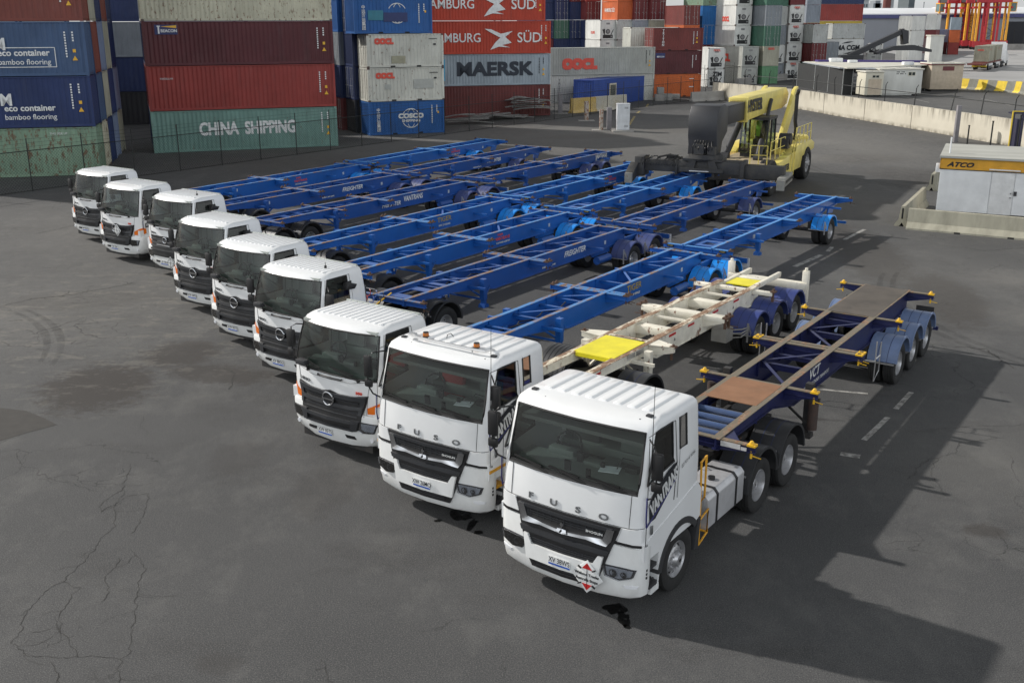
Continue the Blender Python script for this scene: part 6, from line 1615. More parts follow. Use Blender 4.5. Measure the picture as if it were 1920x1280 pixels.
# ---- far end-on stacks
def U(u, D): return ((u-960)/1948*D, (D-2.456)/.9555)
FAR = 'containers in the far stacks'
def col_end(place, x, y, b, levels, L_=12.19, z0=0): return stack(place, x, y, b, levels, L_=L_, z0=z0, group=FAR, end=True, coarse=True)
def RE(txt='OOCL'): return ((txt, 1.22, 2.25, .34, RTEXT, dict(face='e', bold=.02)),)
FARCOLS = [
 # (x, y, L, b, place, levels)
 (6.86, 170.1, 12.19, .30, 'the far column just right of the red lettered boxes', [('navy', 2.8), ('dred', 2.8), ('navy', 2.8, 'd'), ('navy', 2.6, 'p'), ('navy', 2.6)]),
 (9.11, 170.1, 12.19, .30, 'the far column with one dark green door', [('navy', 2.8), ('navy', 2.8), ('dgreen', 2.8, 'd'), ('navy', 2.7, 'd'), ('navy', 2.6, 'd')]),
 (11.56, 170.1, 12.19, .30, 'the far navy column left of the white side', [('navy', 2.8), ('navy', 2.8), ('navy', 2.8, 'd'), ('navy', 2.7, 'p'), ('dred', 2.6, 'd')]),
 (13.8, 168.4, 6.06, .30, 'the far column behind the white refrigerated pair', [('navy', 2.8), ('navy', 2.8), ('navy', 2.8, 'd'), ('dred', 2.7, 'd'), ('red', 2.6)]),
 (15.36, 159.6, 6.06, .30, 'the far column above the pale grey box', [('navy', 2.8), ('reefer', 2.8, 'r'), ('reefer', 2.79, 'r', (('K LINE', 3.0, 1.0, .5, RTEXT, dict(face='l', bold=.02)),))]),
 (17.8, 159.6, 6.06, .30, 'the far column topped by orange-red boxes', [('navy', 2.8), ('greyw', 2.8), ('greyw', 2.79), ('horange', 2.6, 'p', (('HAMBURG S\u00dcD', 3.0, 1.35, .75, WTEXT, dict(face='l', sx=.75, bold=.01)),)), ('horange', 2.6, 'd')]),
 (20.2, 159.6, 6.06, .30, 'the far column right of the orange-red lettered box', [('navy', 2.8), ('grey', 2.8), ('grey', 2.79), ('dred', 2.6, 'd'), ('dred', 2.6, 'd')]),
 (22.6, 159.6, 6.06, .30, 'the far column with beige boxes midway', [('navy', 2.8), ('beige', 2.8), ('beige', 2.79), ('dred', 2.6, 'd'), ('dred', 2.6, 'd')]),
 (26.0, 150.0, 6.06, .30, 'the far column with lit orange side behind the red-brown pair', [('triton', 2.4), ('horange', 2.65), ('horange', 2.65), ('triton', 2.6, 'd')]),
 (29.1, 153.3, 6.06, .30, 'the far column with two blue boxes in the middle', [('dred', 2.4), ('dred', 2.6, 'd'), ('blue', 2.65, 'd'), ('blue', 2.62, 'p'), ('green', 2.6)]),
 (32.8, 148.5, 6.06, .30, 'the far column of white refrigerated boxes with lit sides', [('reefer', 2.4, 'r'), ('reefer', 2.6, 'r'), ('reefer', 2.65, 'r'), ('reefer', 2.62, 'r', (('OOCL', 2.8, .8, .85, RTEXT, dict(face='l', bold=.05, sx=.8)),)), ('reefer', 2.6, 'r')]),
 (27.7, 139.5, 6.06, .30, 'the low far pair beside the red-brown short stack', [('reefer', 2.35, 'r', (('ZIM', 1.0, 1.6, .8, BTEXT, dict(face='e', bold=.02)),)), ('reefer', 2.6, 'r', RE())]),
 (33.4, 145.5, 12.19, .30, 'the low far column with a pale grey lettered side', [('oocl', 2.35, 'r'), ('oocl', 2.6, 'r', (('OOCL', 6.0, 1.0, 1.3, RTEXT, dict(face='l', bold=.08, sx=1.4)),))]),
 (36.4, 146.5, 6.06, .30, 'the far column with a leaf green base', [('lgreen', 2.35), ('beige', 2.6, 'p', RE()), ('dgreen', 2.65, 'd'), ('steel', 2.62, 'd'), ('dgreen', 2.6)]),
 (39.4, 155.4, 6.06, .30, 'the far column seen past the dark green doors', [('steel', 2.35, 'r'), ('reefer', 2.6, 'r'), ('steel', 2.65, 'd'), ('greyw', 2.62, 'd'), ('dgreen', 2.6)]),
 (42.1, 156.4, 6.06, .30, 'the tall far column of refrigeration units', [('reefer', 2.5, 'r', RE()), ('reefer', 2.65, 'r'), ('reefer', 2.62, 'r', RE()), ('reefer', 2.62, 'r', RE()), ('dred', 2.6)]),
 (45.3, 155.0, 6.06, .30, 'the far column with blue boxes over red doors', [('dgreen', 2.5, 'd'), ('dred', 2.65, 'd'), ('greyw', 2.62, 'p')]),
 (46.4, 163.5, 6.06, .30, 'the far column topped by a blue-grey box', [('blue', 2.6), ('blue', 2.6), ('dred', 2.7, 'd'), ('grey', 2.6), ('grey', 2.4)]),
 (49.3, 162.5, 6.06, .30, 'the far column of blue-grey boxes with a red side', [('grey', 2.5, 'p'), ('steel', 2.7, 'd')]),
]
for (x, y, LL, b, place, lv) in FARCOLS:
    lv2 = [(l_[0], l_[1], l_[2] if len(l_) > 2 else 'p', l_[3] if len(l_) > 3 else ()) for l_ in lv]
    col_end(place, x, y, b, lv2, L_=LL)
xc, yc = from_right(59.2, 181.5, .25, 12.19)
S7 = stack('the far stack with two lettered white boxes', xc, yc, .25, [('reefer', 2.55, 'p', (), 0, True), ('reefer', 2.75, 'p', (), 0, True)], group=FAR, coarse=True)
for s_ in S7:
    text_part('lettering', 'CMA CGM', lambda a, b, c: (8.9+a, -.04, 1.3+b), BT, s_, size=1.1, bold=.04, sx=1.0)
    mb = MB(); mb.prism([(8.0, 2.0), (9.0, 2.3), (10.2, 2.35), (9.4, 2.1)], 'y', -.042, .03); mb.prism([(8.6, .35), (9.6, .4), (10.4, .75), (9.4, .58)], 'y', -.042, .03); part('logo_swoosh', mb, BT, s_, 0)
xc, yc = from_right(57.3, 181.5, .25, 12.19)
xg, yg = from_right(57.0, 174.0, .25, 6.06)
stack('the far stack, resting beside the two lettered white boxes', xg, yg, .25, [None, None, ('greyw', 2.45)], L_=6.06, z0=.25, group=FAR, coarse=True) if False else None
tt = container('light grey rust-streaked container on top of the two lettered white boxes', (*from_right(59.2, 181.5, .25, 6.06), 5.31), .25, 'greyw', 6.06, 2.45, group=FAR, coarse=True)
xc, yc = from_right(61.5, 190.5, .25, 12.19)
stack('the tall far stack behind the lettered white boxes', xc, yc, .25, [('yellow', 2.7), ('yellow', 2.7), ('yellow', 2.75), ('red', 2.8), ('navy', 2.8)], group=FAR, coarse=True)

for k, (x, y, b, L_, nm) in enumerate([(-48.5, 77.5, .30, 12.19, 'the unseen row added to shade the gap, nearer part'), (-47.5, 84.0, .30, 12.19, 'the unseen row added to shade the gap, farther part'), (-34.0, 88.5, .30, 12.19, 'the dark row between the two left stacks'), (-24.5, 96.0, .30, 12.19, 'the left dark row behind the sea green stack'), (-12.5, 100.0, .30, 12.19, 'the right dark row behind the sea green stack')]):  # first two rows are unseen, added to shade the ground in the gap
    stack(nm, x, y, b, [('black', 2.7), ('navy', 2.8), ('steel', 2.8), ('navy', 2.8), ('black', 2.8)], L_=L_, group='containers stacked by the fence', coarse=True)
# ================================================================= chain link, walls, barriers
def mesh_wire(name, cell, alpha, col):
    m, t, b = NM(name); t.nodes.remove(b); o = t.nodes['Material Output']; lk = t.links.new
    tcn = nd(t, 'ShaderNodeTexCoord'); out = None
    for rot in (PI/4, -PI/4):
        mpn = nd(t, 'ShaderNodeMapping'); mpn.inputs['Rotation'].default_value = (0, rot, 0); lk(tcn.outputs['Object'], mpn.inputs[0])
        wv = nd(t, 'ShaderNodeTexWave', wave_type='BANDS', bands_direction='X', wave_profile='SAW'); wv.inputs['Scale'].default_value = 1/(cell*20)*2*PI*.5
        lk(mpn.outputs[0], wv.inputs[0]); c = nd(t, 'ShaderNodeMath', operation='LESS_THAN'); c.inputs[1].default_value = alpha; lk(wv.outputs['Fac'], c.inputs[0])
        if out is None: out = c.outputs[0]
        else: q = nd(t, 'ShaderNodeMath', operation='MAXIMUM'); lk(out, q.inputs[0]); lk(c.outputs[0], q.inputs[1]); out = q.outputs[0]
    tr = nd(t, 'ShaderNodeBsdfTransparent'); df = nd(t, 'ShaderNodeBsdfDiffuse'); df.inputs[0].default_value = (*col, 1)
    ms = nd(t, 'ShaderNodeMixShader'); lk(out, ms.inputs[0]); lk(tr.outputs[0], ms.inputs[1]); lk(df.outputs[0], ms.inputs[2]); lk(ms.outputs[0], o.inputs[0])
    return m
WIRE = mesh_wire('chain_link', .06, .07, (.02, .025, .022))
POSTM = paint('fence_black', (.012, .014, .013), .6, dirt=.1)
def fence(label, P0, P1, n, h_rail, h_post, tops=True, z0=0.0, lean=0.0, mesh=True, r=.03, bottom=True, cat='fence', barbs=3):
    P0, P1 = Vector((*P0, z0)), Vector((*P1, z0)); d = P1-P0; Ld = d.length; ang = math.atan2(d.y, d.x)
    t = thing('chain_link_fence', label, cat, P0, ang)
    for i in range(n+1):
        x = Ld*i/n; mb = MB(); mb.cyl((x, 0, 0), (x, 0, h_rail), r, 6)
        mb.beam((x, 0, h_rail), (x+lean, lean*1.5, h_post), r*1.3, r*1.3)
        part('fence_post', mb, POSTM, t)
    mb = MB(); mb.cyl((0, 0, h_rail), (Ld, 0, h_rail), .024, 6); part('rail', mb, POSTM, t)
    if bottom: mb = MB(); mb.cyl((0, 0, .05), (Ld, 0, .05), .018, 6); part('rail', mb, POSTM, t)
    if barbs:
        mb = MB()
        for k in range(barbs): z = h_rail+(h_post-h_rail)*(k+1)/(barbs+.2); mb.cyl((0, lean*(k+1)/barbs, z), (Ld, lean*(k+1)/barbs, z), .006, 4)
        part('barbed_wire', mb, POSTM, t)['kind'] = 'stuff'
    if mesh: mb = MB(); mb.quad((0, .035, .05), (Ld, .035, .05), (Ld, .035, h_rail), (0, .035, h_rail)); part('wire_mesh', mb, WIRE, t, 0)
    return t
fd = Vector((1.772, 2.49))
F0 = Vector((-24.6, 53.3))-fd*5
F1 = F0+fd*32
fence('tall black chain link fence with barbed wire in front of the container stacks', F0, F1, 32, 2.06, 2.68)
# concrete retaining wall, curved
WALLM = None
def wall_mat():
    m, t, b = NM('retaining_concrete'); lk = t.links.new
    c = mixc(t, noise_fac(t, .5, .3, .7, 5), (.50, .46, .37), (.60, .56, .46))
    tcn = nd(t, 'ShaderNodeTexCoord'); sp = nd(t, 'ShaderNodeSeparateXYZ'); lk(tcn.outputs['Object'], sp.inputs[0])
    st = noise_fac(t, 2.6, .46, .66, 8, (1, 1, .10), .7)
    mr = nd(t, 'ShaderNodeMapRange'); mr.inputs[1].default_value = .9; mr.inputs[2].default_value = 1.85; lk(sp.outputs['Z'], mr.inputs[0])
    c = mixc(t, mul(t, st, mr.outputs[0]), c, (.10, .085, .06))
    mr2 = nd(t, 'ShaderNodeMapRange'); mr2.inputs[1].default_value = .35; mr2.inputs[2].default_value = .0; lk(sp.outputs['Z'], mr2.inputs[0])
    c = mixc(t, mul(t, mr2.outputs[0], noise_fac(t, 1.5, .35, .6)), c, (.16, .14, .10))
    lk(c, b.inputs['Base Color']); b.inputs['Roughness'].default_value = .85; return m
WALLM = wall_mat()
JOINT = paint('joint_dark', (.09, .08, .06), .9, dirt=0)  # dark brown of the vertical joints in the wall
pts = [(22.2, 117.8), (25.4, 111.0), (28.2, 103.7), (29.05, 98.8), (29.7, 95.4), (30.8, 90.3), (32.0, 84.7), (33.2, 78.3), (34.0, 74.4), (34.6, 70.6), (34.8, 65.0), (34.7, 58.0), (34.5, 48.0)]
# smooth
sm = []
for i in range(len(pts)-1):
    p0 = Vector(pts[max(i-1, 0)]); p1 = Vector(pts[i]); p2 = Vector(pts[i+1]); p3 = Vector(pts[min(i+2, len(pts)-1)])
    for k in range(4):
        u = k/4; sm.append(.5*((2*p1)+(p2-p0)*u+(2*p0-5*p1+4*p2-p3)*u*u+(3*p1-p0-3*p2+p3)*u**3))
sm.append(Vector(pts[-1]))
mb = MB()
outer = [(p.x, p.y) for p in sm]; off = []
for i, p in enumerate(sm):
    d = (sm[min(i+1, len(sm)-1)]-sm[max(i-1, 0)]).normalized(); off.append((p.x-d.y*-.25*-1*-1, p.y+d.x*-.25*-1*-1))
off = []
for i, p in enumerate(sm):
    d = (sm[min(i+1, len(sm)-1)]-sm[max(i-1, 0)]).normalized(); n = Vector((-d.y, d.x)); off.append((p.x+n.x*.25, p.y+n.y*.25))
for i in range(len(outer)-1):
    mb.loft([[(*outer[i], 0), (*outer[i], 1.8), (*off[i], 1.8), (*off[i], 0)], [(*outer[i+1], 0), (*outer[i+1], 1.8), (*off[i+1], 1.8), (*off[i+1], 0)]], cap=(i in (0, len(outer)-2)))
bmesh.ops.remove_doubles(mb.bm, verts=mb.bm.verts, dist=1e-3)
wl = part('retaining_wall', mb, WALLM, None, 30); tag(wl, 'long curved cream concrete retaining wall, stained dark along its top', 'wall')
mb = MB()
acc = 0; last = sm[0]
for p, q in zip(sm, sm[1:]):
    acc += (q-p).length
    if acc > 6.0:
        acc = 0; d = (q-p).normalized(); n = Vector((-d.y, d.x)); c = q-n*.004
        mb.beam((c.x, c.y, 0), (c.x, c.y, 1.79), .035, .02)
part('joint', mb, JOINT, wl)['kind'] = 'stuff'
# leaning fence posts on the wall
t = thing('chain_link_fence', 'black fence of leaning posts standing along the top of the curved wall', 'fence', (28.2, 103.7, 0))
O = Vector((28.2, 103.7, 0)); tops = []
acc = 0
for i, (p, q) in enumerate(zip(sm, sm[1:])):
    acc += (q-p).length
    if acc > 3.6:
        acc = 0; d = (q-p).normalized(); n = Vector((-d.y, d.x)); c = Vector((q.x+n.x*.12, q.y+n.y*.12, 1.8))-O
        mb = MB(); lx = random.uniform(-.10, .25); mb.beam(c, c+Vector((lx, .1, 1.35)), .06, .06); mb.beam(c+Vector((lx, .1, 1.35)), c+Vector((lx+.12, .05, 1.6)), .05, .05)
        part('fence_post', mb, POSTM, t); tops.append(c+Vector((lx*.7, .07, .95)))
mb = MB(); mb.tube(tops, .03, 5); part('rail', mb, POSTM, t)
# second fence and low wall behind, in front of the far stacks
fence('dark chain link fence in front of the refrigerated container stacks', (24.6, 136.5), (63.0, 190.0), 22, 2.3, 2.9, bottom=False, barbs=0)
mb = MB()
for a, b_ in (((30.0, 142.0), (37.0, 151.8)), ((37.1, 151.9), (46.0, 164.6)), ((46.1, 164.8), (60.5, 186.0))):
    mb.beam((*a, .45), (*b_, .45), .5, .9)
lw = part('low_wall', mb, CONCR, None, 0); tag(lw, 'low grey concrete kerb wall below the far container fence', 'wall')
# ---------------------------------------------------------------- jersey barriers
JERM = paint('barrier_concrete', (.38, .36, .28), .85, dirt=.55, dirtcol=(.10, .095, .07), dscale=2.2, streak=(1, 1, .3))
def jersey(label, x, y, ang, L_, h=.85, mat=None, cat='concrete barrier', group=None, stripes=None, notch=True):
    t = thing('concrete_barrier', label, cat, (x, y, 0), ang, group)
    prof = [(-.30, 0), (-.30, .07), (-.14, .30), (-.085, h-.015), (-.07, h), (.07, h), (.085, h-.015), (.14, .30), (.30, .07), (.30, 0), (.10, 0), (0, .17), (-.10, 0)]
    mb = MB(); mb.prism(prof, 'x', 0, L_)
    if stripes:
        mb2 = MB(); n = stripes
    body = part('body', mb, mat or JERM, t, 25, bevel=0)
    mb = MB()
    for k in range(1, max(2, int(L_/1.6))):
        xx = L_*k/max(2, int(L_/1.6)); mb.box(xx-.12, xx+.12, -.305, .305, .0, .07)
    part('lifting_slot', mb, DARKM, body)
    mb = MB(); mb.box(-.004, .01, -.035, .035, .32, h-.08); part('joint_slot', mb, DARKM, body)
    if stripes:
        for k in range(stripes):
            x0 = L_*(k+.1)/stripes; w_ = L_/stripes*.5; mb = MB()
            for s in (-1, 1):
                P = [(-.303*s*-1, .09), (-.143*s*-1, .31), (-.088*s*-1, h-.02)]
                f = [(x0, P[0][0], P[0][1]), (x0+w_, P[0][0], P[0][1]), (x0+w_+.12, P[1][0], P[1][1]), (x0+w_+.30, P[2][0], P[2][1]), (x0+.30, P[2][0], P[2][1]), (x0+.12, P[1][0], P[1][1])]
                mb.quad(f[0], f[1], f[2], f[5]); mb.quad(f[5], f[2], f[3], f[4])
            mb.quad((x0+.30, -.08, h+.004), (x0+w_+.30, -.08, h+.004), (x0+w_+.30, .08, h+.004), (x0+.30, .08, h+.004))
            part('yellow_stripe', mb, YBAR, body, 0)
    return t
YBAR = paint('barrier_yellow', (.72, .52, .04), .6, dirt=.2)
jersey('stained concrete barrier lying across the front of the white site shed', 16.55, 42.95, -.545, 6.0)
jersey('dark concrete barrier running back along the side of the white site shed', 16.45, 43.35, 1.07, 6.0)
jersey('third concrete barrier, behind the one along the side of the shed', 21.4, 52.9, 1.07, 3.6)
jersey('low grey concrete barrier on the ground left of the reach stacker boom', 19.2, 113.8, .52, 7.4, 1.0, CONCR)
YJ = paint('barrier_faded_yellow', (.55, .38, .12), .8, dirt=.5, dirtcol=(.5, .47, .4), dscale=1.0)
WJ = paint('barrier_faded_white', (.50, .48, .42), .8, dirt=.5, dirtcol=(.5, .35, .12), dscale=.8)
jersey('faded yellow concrete barrier in front of the blue cabin container', 5.55, 99.6, .75, 3.4, 1.35, YJ)
jersey('faded white concrete barrier, right of the faded yellow one', 7.2, 101.2, .75, 5.6, 1.35, WJ)
BJ = paint('barrier_black', (.03, .03, .03), .7, dirt=.2)
jersey('black and yellow barrier nearest the beige hut, short and upright', 57.6, 148.5, .15, 5.0, 1.3, BJ, stripes=3, group=None)
GJ = paint('barrier_grey', (.22, .22, .19), .8, dirt=.5)
jersey('grey barrier with thick yellow stripes slanting towards the camera', 55.3, 138.0, -1.20, 12.0, 1.3, GJ, stripes=4)
jersey('grey barrier with thin yellow stripes, nearer the frame edge', 59.5, 126.5, -1.42, 14.0, 1.4, GJ, stripes=6)
jersey('pale concrete barrier at the right edge of the picture', 61.0, 112.4, -1.2, 8.0, 1.3, CONCR)
jersey('short black and yellow block beside the dark canopy', 40.0, 140.4, .2, 3.0, 1.2, BJ, stripes=1)
# ---------------------------------------------------------------- white site shed
WL = paint('shed_white', (.78, .79, .79), .5, dirt=.2, dscale=1.0)
SY = paint('shed_fascia_yellow', (.68, .36, .03), .5, dirt=.25, dscale=2)
SR = paint('shed_roof', (.42, .42, .38), .7, dirt=.5, dirtcol=(.25, .24, .2), dscale=1.5, streak=(.3, 3, 1))
t = thing('site_shed', 'white corrugated site shed with a yellow fascia and grey sloping roof', 'shed', (18.62, 45.25, .35), -.46)
mb = MB(); W_, D_, H_ = 6.0, 2.5, 1.97
mb.box(0, W_, .02, D_, 0, H_)
for k in range(33):
    z = .02+k*.059; mb.prism([(-.03, z), (.01, z+.012), (.01, z+.047), (-.03, z+.056)][::-1], 'x', .03, 2.02); mb.prism([(-.03, z), (.01, z+.012), (.01, z+.047), (-.03, z+.056)][::-1], 'x', 2.98, W_)
part('wall', mb, WL, t, 0)
mb = MB(); mb.box(-.02, .06, -.02, .05, 0, H_); mb.box(-.02, 0.0, 0, D_, 0, .08); part('corner_trim', mb, WL, t)
mb = MB(); mb.box(-.05, W_, -.04, .03, H_-.14, H_+.34); mb.box(-.05, .0, -.04, D_, H_-.14, H_+.34)
fs = part('fascia', mb, SY, t)
mb = MB()
for k in range(6): mb.box(-.06, W_, -.052, -.04, H_-.1+k*.055, H_-.075+k*.055)
part('fascia_rib', mb, SY, fs)['kind'] = 'stuff'
mb = MB(); mb.box(-.05, W_, -.06, -.03, H_-.17, H_-.14); part('black_trim', mb, BTEXT, fs)
text_part('lettering', 'ATCO', lambda a, b, c: (.75+a, -.058, H_+.05+b), BTEXT, fs, size=.27, bold=.012, shear=.35, sx=1.35)
mb = MB(); mb.prism([(-.12, H_+.34), (-.12, H_+.42), (D_*.9, H_+.66), (D_+.1, H_+.66), (D_+.1, H_+.34)], 'x', -.09, W_+.05); mb.box(-.10, W_+.06, -.17, -.10, H_+.33, H_+.42)
part('roof', mb, [SR], t, 0)
mb = MB(); mb.box(2.06, 2.94, -.02, .02, 0, 1.86); dr = part('door', mb, paint('door_white', (.70, .70, .69), .45, dirt=.1), t)
mb = MB(); mb.cbox((2.86, -.04, .93), (.04, .05, .05)); mb.cbox((2.86, -.04, .75), (.06, .06, .04)); part('handle', mb, SILVER, dr)
mb = MB(); mb.cbox((3.03, -.05, .93), (.12, .06, .18)); part('lock_box', mb, GREYP, t)
mb = MB(); mb.box(1.92, 3.12, -.10, .0, 1.87, 1.92); part('door_hood', mb, WL, t)
mb = MB(); mb.box(-.22, -.02, .02, .16, H_-.32, H_+.06); part('meter_box', mb, WL, t, bevel=.02)
mb = MB(); mb.cyl((.25, .5, H_+.45), (.25, .5, H_+1.15), .035, 8); part('vent_pipe', mb, WL, t)
mb = MB(); mb.box(.05, W_, .1, D_, -.35, 0); part('base_skid', mb, CHASSIS, t)
# ---------------------------------------------------------------- gate posts and cage behind the shed
GP = paint('weathered_timber_post', (.22, .21, .22), .8, dirt=.4)
mb = MB(); mb.box(-.14, .14, -.14, .14, 0, 2.55); o = part('gate_post', mb, GP, None, bevel=.01); o.location = (31.6, 74.9, 0); tag(o, 'weathered grey square post in front of the curved wall', 'post')
for i, (x, y, h) in enumerate([(29.0, 66.9, 1.9), (29.8, 65.4, 2.3), (31.0, 64.4, 2.75), (36.2, 70.0, 3.1), (34.5, 66.1, 2.9)]):
    mb = MB(); mb.cyl((0, 0, 0), (0, 0, h), .05, 8); mb.cyl((0, 0, h), (0, 0, h+.05), .065, 8)
    o = part('steel_post', mb, POSTM, None); o.location = (x, y, 0)
    tag(o, ['shortest black steel post standing behind the shed roof', 'second black steel post from the left behind the shed roof', 'third black steel post behind the shed roof, left of the cage', 'tallest black steel post, right of the cage at the frame edge', 'black steel post right beside the cage'][i], 'post', 'black posts behind the shed')
t = thing('steel_cage', 'dark upright steel cage with yellow edge strips behind the white shed', 'cage', (31.7, 66.8, 0), -.15)
mb = MB()
for x in (0, .55, 1.1, 1.65, 2.2): mb.box(x-.05, x+.05, -.05, .05, 0, 2.75)
for x in (.28, .83, 1.4, 1.9): mb.box(x-.03, x+.03, 1.1, 1.2, 0, 2.6)
mb.box(0, 2.2, -.04, .04, 2.65, 2.75); mb.box(0, 2.2, 1.1, 1.2, 2.6, 2.7); mb.box(0, .06, 0, 1.15, 2.6, 2.7); mb.box(2.14, 2.2, 0, 1.15, 2.6, 2.7); mb.box(.3, .7, .2, .9, .2, 2.3)
part('frame', mb, paint('cage_navy', (.02, .02, .05), .5), t)
mb = MB(); mb.box(-.12, -.05, -.06, .02, .3, 2.8); mb.box(-.10, 2.3, -.06, .0, 2.78, 2.84); part('yellow_edge', mb, YBAR, t)
# ---------------------------------------------------------------- cabinet, bollards, pallets
CABM = paint('cabinet_grey', (.56, .58, .60), .45, dirt=.1)
t = thing('electrical_cabinet', 'tall pale grey electrical cabinet on a low plinth in the open yard', 'cabinet', (8.25, 82.6, 0), .05)
mb = MB(); mb.box(0, .98, 0, .65, .12, 2.08); mb.box(-.03, 1.01, -.03, .68, 2.08, 2.14); part('body', mb, CABM, t, bevel=.01)
mb = MB(); mb.box(.04, .94, -.02, .0, .18, 2.02); dd = part('door', mb, CABM, t)
mb = MB()
for k in range(4): mb.box(.55, .85, -.026, -.02, 1.75+k*.04, 1.765+k*.04); mb.box(.55, .85, -.026, -.02, .35+k*.04, .365+k*.04)
part('vent', mb, GREYP, dd)['kind'] = 'stuff'
mb = MB(); mb.box(-.35, 1.25, -.4, .95, 0, .12); part('plinth', mb, CONCR, t)
RB_ = paint('rusty_white_bollard', (.42, .38, .33), .8, dirt=.5, rust=.5)
for (x, y, h, r_, lab) in ((7.75, 84.0, 1.75, .22, 'grey box-section bollard immediately left of the tall cabinet'), (7.1, 83.7, 1.6, .16, 'thin rust-streaked bollard left of the cabinet'), (6.5, 92.0, 1.65, .20, 'rusty white bollard standing alone on a concrete pad'), (4.55, 99.4, 1.9, .25, 'grey post at the end of the faded yellow barrier')):
    t = thing('bollard', lab, 'bollard', (x, y, 0)); mb = MB(); mb.box(-r_/1.2, r_/1.2, -r_, r_, 0, h) if r_ > .2 else mb.cyl((0, 0, 0), (0, 0, h), r_, 10)
    part('post', mb, RB_ if r_ <= .2 else GP, t, bevel=.01); mb = MB(); mb.box(-.7, .7, -.5, .5, 0, .05); part('pad', mb, CONCR, t)
for i in range(4):
    mb = MB(); mb.cbox((0, 0, .35), (1.0 if i != 2 else .7, .9, .7 if i < 3 else .45)); o = part('concrete_block', mb, CONCR, None, bevel=.03); o.location = [(16.0, 115.2, 0), (17.0, 116.0, 0), (16.1, 115.3, .72), (18.0, 117.0, 0)][i]
    tag(o, ['concrete block below the orange container, left of its pair', 'concrete block below the orange container, right of its pair', 'small concrete block resting on another below the orange container', 'low concrete block farthest right below the orange container'][i], 'block', 'concrete blocks by the orange container')
# heap of old bent barrier sections and planks under the fence
PLK = paint('grey_planks', (.20, .195, .185), .85, dirt=.6, dirtcol=(.36, .35, .33), dscale=3, var=.3)
rnd = random.Random(3)
for i in range(26):
    if i < 18: s = rnd.uniform(0, 8.5); cx, cy = -4.9+s*.62+rnd.uniform(-.9, .4), 87.0+s*.92; z = rnd.choice((.08, .25, .45, .65, .85))*(1 if s < 7 else .4)
    else: cx, cy, z = 1.1+rnd.uniform(-.5, 1.2), 95.4+rnd.uniform(-.5, .5), .9+(i-18)*.13
    ln = rnd.uniform(2.2, 4.2); an = rnd.uniform(-.35, .55)+.25; bend = rnd.uniform(-.35, .35); sag = rnd.uniform(-.25, .12)
    mb = MB(); P = [Vector((ln*(k/8-.5), bend*((k/8-.5)**2)*4, sag*((k/8-.5)**2)*3)) for k in range(9)]
    for p, q in zip(P, P[1:]): mb.beam(p, q+(q-p)*.02, .32, .07)
    o = part('plank', mb, PLK, None, 0); o.location = (cx, cy, max(z, .1)); o.rotation_euler = (rnd.uniform(-.2, .2), rnd.uniform(-.07, .07), an)
    tag(o, 'bent grey plank in the heap of planks under the fence, before the brown container', 'plank', 'bent grey planks heaped under the fence')
# ================================================================= reach stacker
SYEL = paint('stacker_yellow', (.72, .60, .15), .45, dirt=.3, dirtcol=(.30, .22, .10), dscale=2.2, coat=.1)
SDRK = paint('stacker_charcoal', (.028, .029, .033), .5, dirt=.25, dirtcol=(.06, .055, .05), dscale=2)
SDK2 = paint('stacker_worn_steel', (.032, .032, .033), .6, dirt=.5, dirtcol=(.12, .105, .08), dscale=3)
HOOK = paint('hook_grey', (.25, .25, .23), .6, dirt=.6, rust=.15)
st = thing('reach_stacker', 'yellow reach stacker with a charcoal telescopic boom head and black spreader', 'reach stacker', (9.25, 48.0, 0), -.49)
mb = MB(); mb.box(-1.3, 1.2, 3.6, 10.5, .75, 1.55); mb.box(-1.0, .9, 2.9, 3.6, .9, 1.5); part('chassis', mb, SDK2, st)
mb = MB()
mb.prism([(8.0, .8), (8.0, 1.7), (9.0, 2.05), (12.2, 2.05), (12.9, 1.85), (12.9, 1.5), (10.2, 1.35), (9.9, .8)], 'x', 1.15, 1.75)
mb.prism([(8.0, .8), (8.0, 1.7), (9.0, 2.05), (12.2, 2.05), (12.9, 1.85), (12.9, 1.5), (10.2, 1.35), (9.9, .8)], 'x', -1.85, -1.25)
mb.box(-1.25, 1.15, 8.4, 12.9, 1.3, 2.2)
part('engine_cover', mb, SYEL, st, 30, bevel=.03)
mb = MB(); mb.prism([(-1.5, 13.0), (1.4, 13.0), (1.1, 13.9), (-1.2, 13.9)], 'z', 1.1, 2.15); part('counterweight', mb, SYEL, st, bevel=.05)
mb = MB(); mb.prism([(5.2, .45), (5.2, 1.55), (8.1, 1.75), (8.1, .8), (7.4, .35)], 'x', 1.35, 1.75); sp_ = part('side_skirt', mb, SYEL, st, bevel=.02)
text_part('lettering', 'HYSTER', lambda a, b, c: (1.757, 6.6+a, 1.15+b), BTEXT, sp_, size=.42, bold=.02, sx=1.0)
mb = MB(); mb.box(-1.2, 1.35, 3.2, 8.2, 1.55, 1.62); part('deck', mb, paint('rusty_deck', (.38, .31, .2), .8, dirt=.6, dirtcol=(.15, .13, .1), dscale=2), st)
mb = MB(); mb.box(-1.85, -1.2, 3.4, 8.4, 1.45, 1.6); mb.box(.9, 1.85, 3.0, 3.9, 1.3, 1.55); part('fender_deck', mb, paint('chipped_yellow', (.62, .45, .16), .7, dirt=.4, rust=.4), st)
for s in (-1, 1):
    for (y, x) in ((4.6, 1.35), (11.3, 1.50)):
        wo = link('wheel', wheel_mesh(False, False, .505)[0], st, (s*x, y, .88)); wo.scale = (2.3, 1.75, 1.75); wo.rotation_euler = (0, 0, 0 if s > 0 else PI); tt_ = link('tyre', wheel_mesh(False, False, .505)[1], wo)
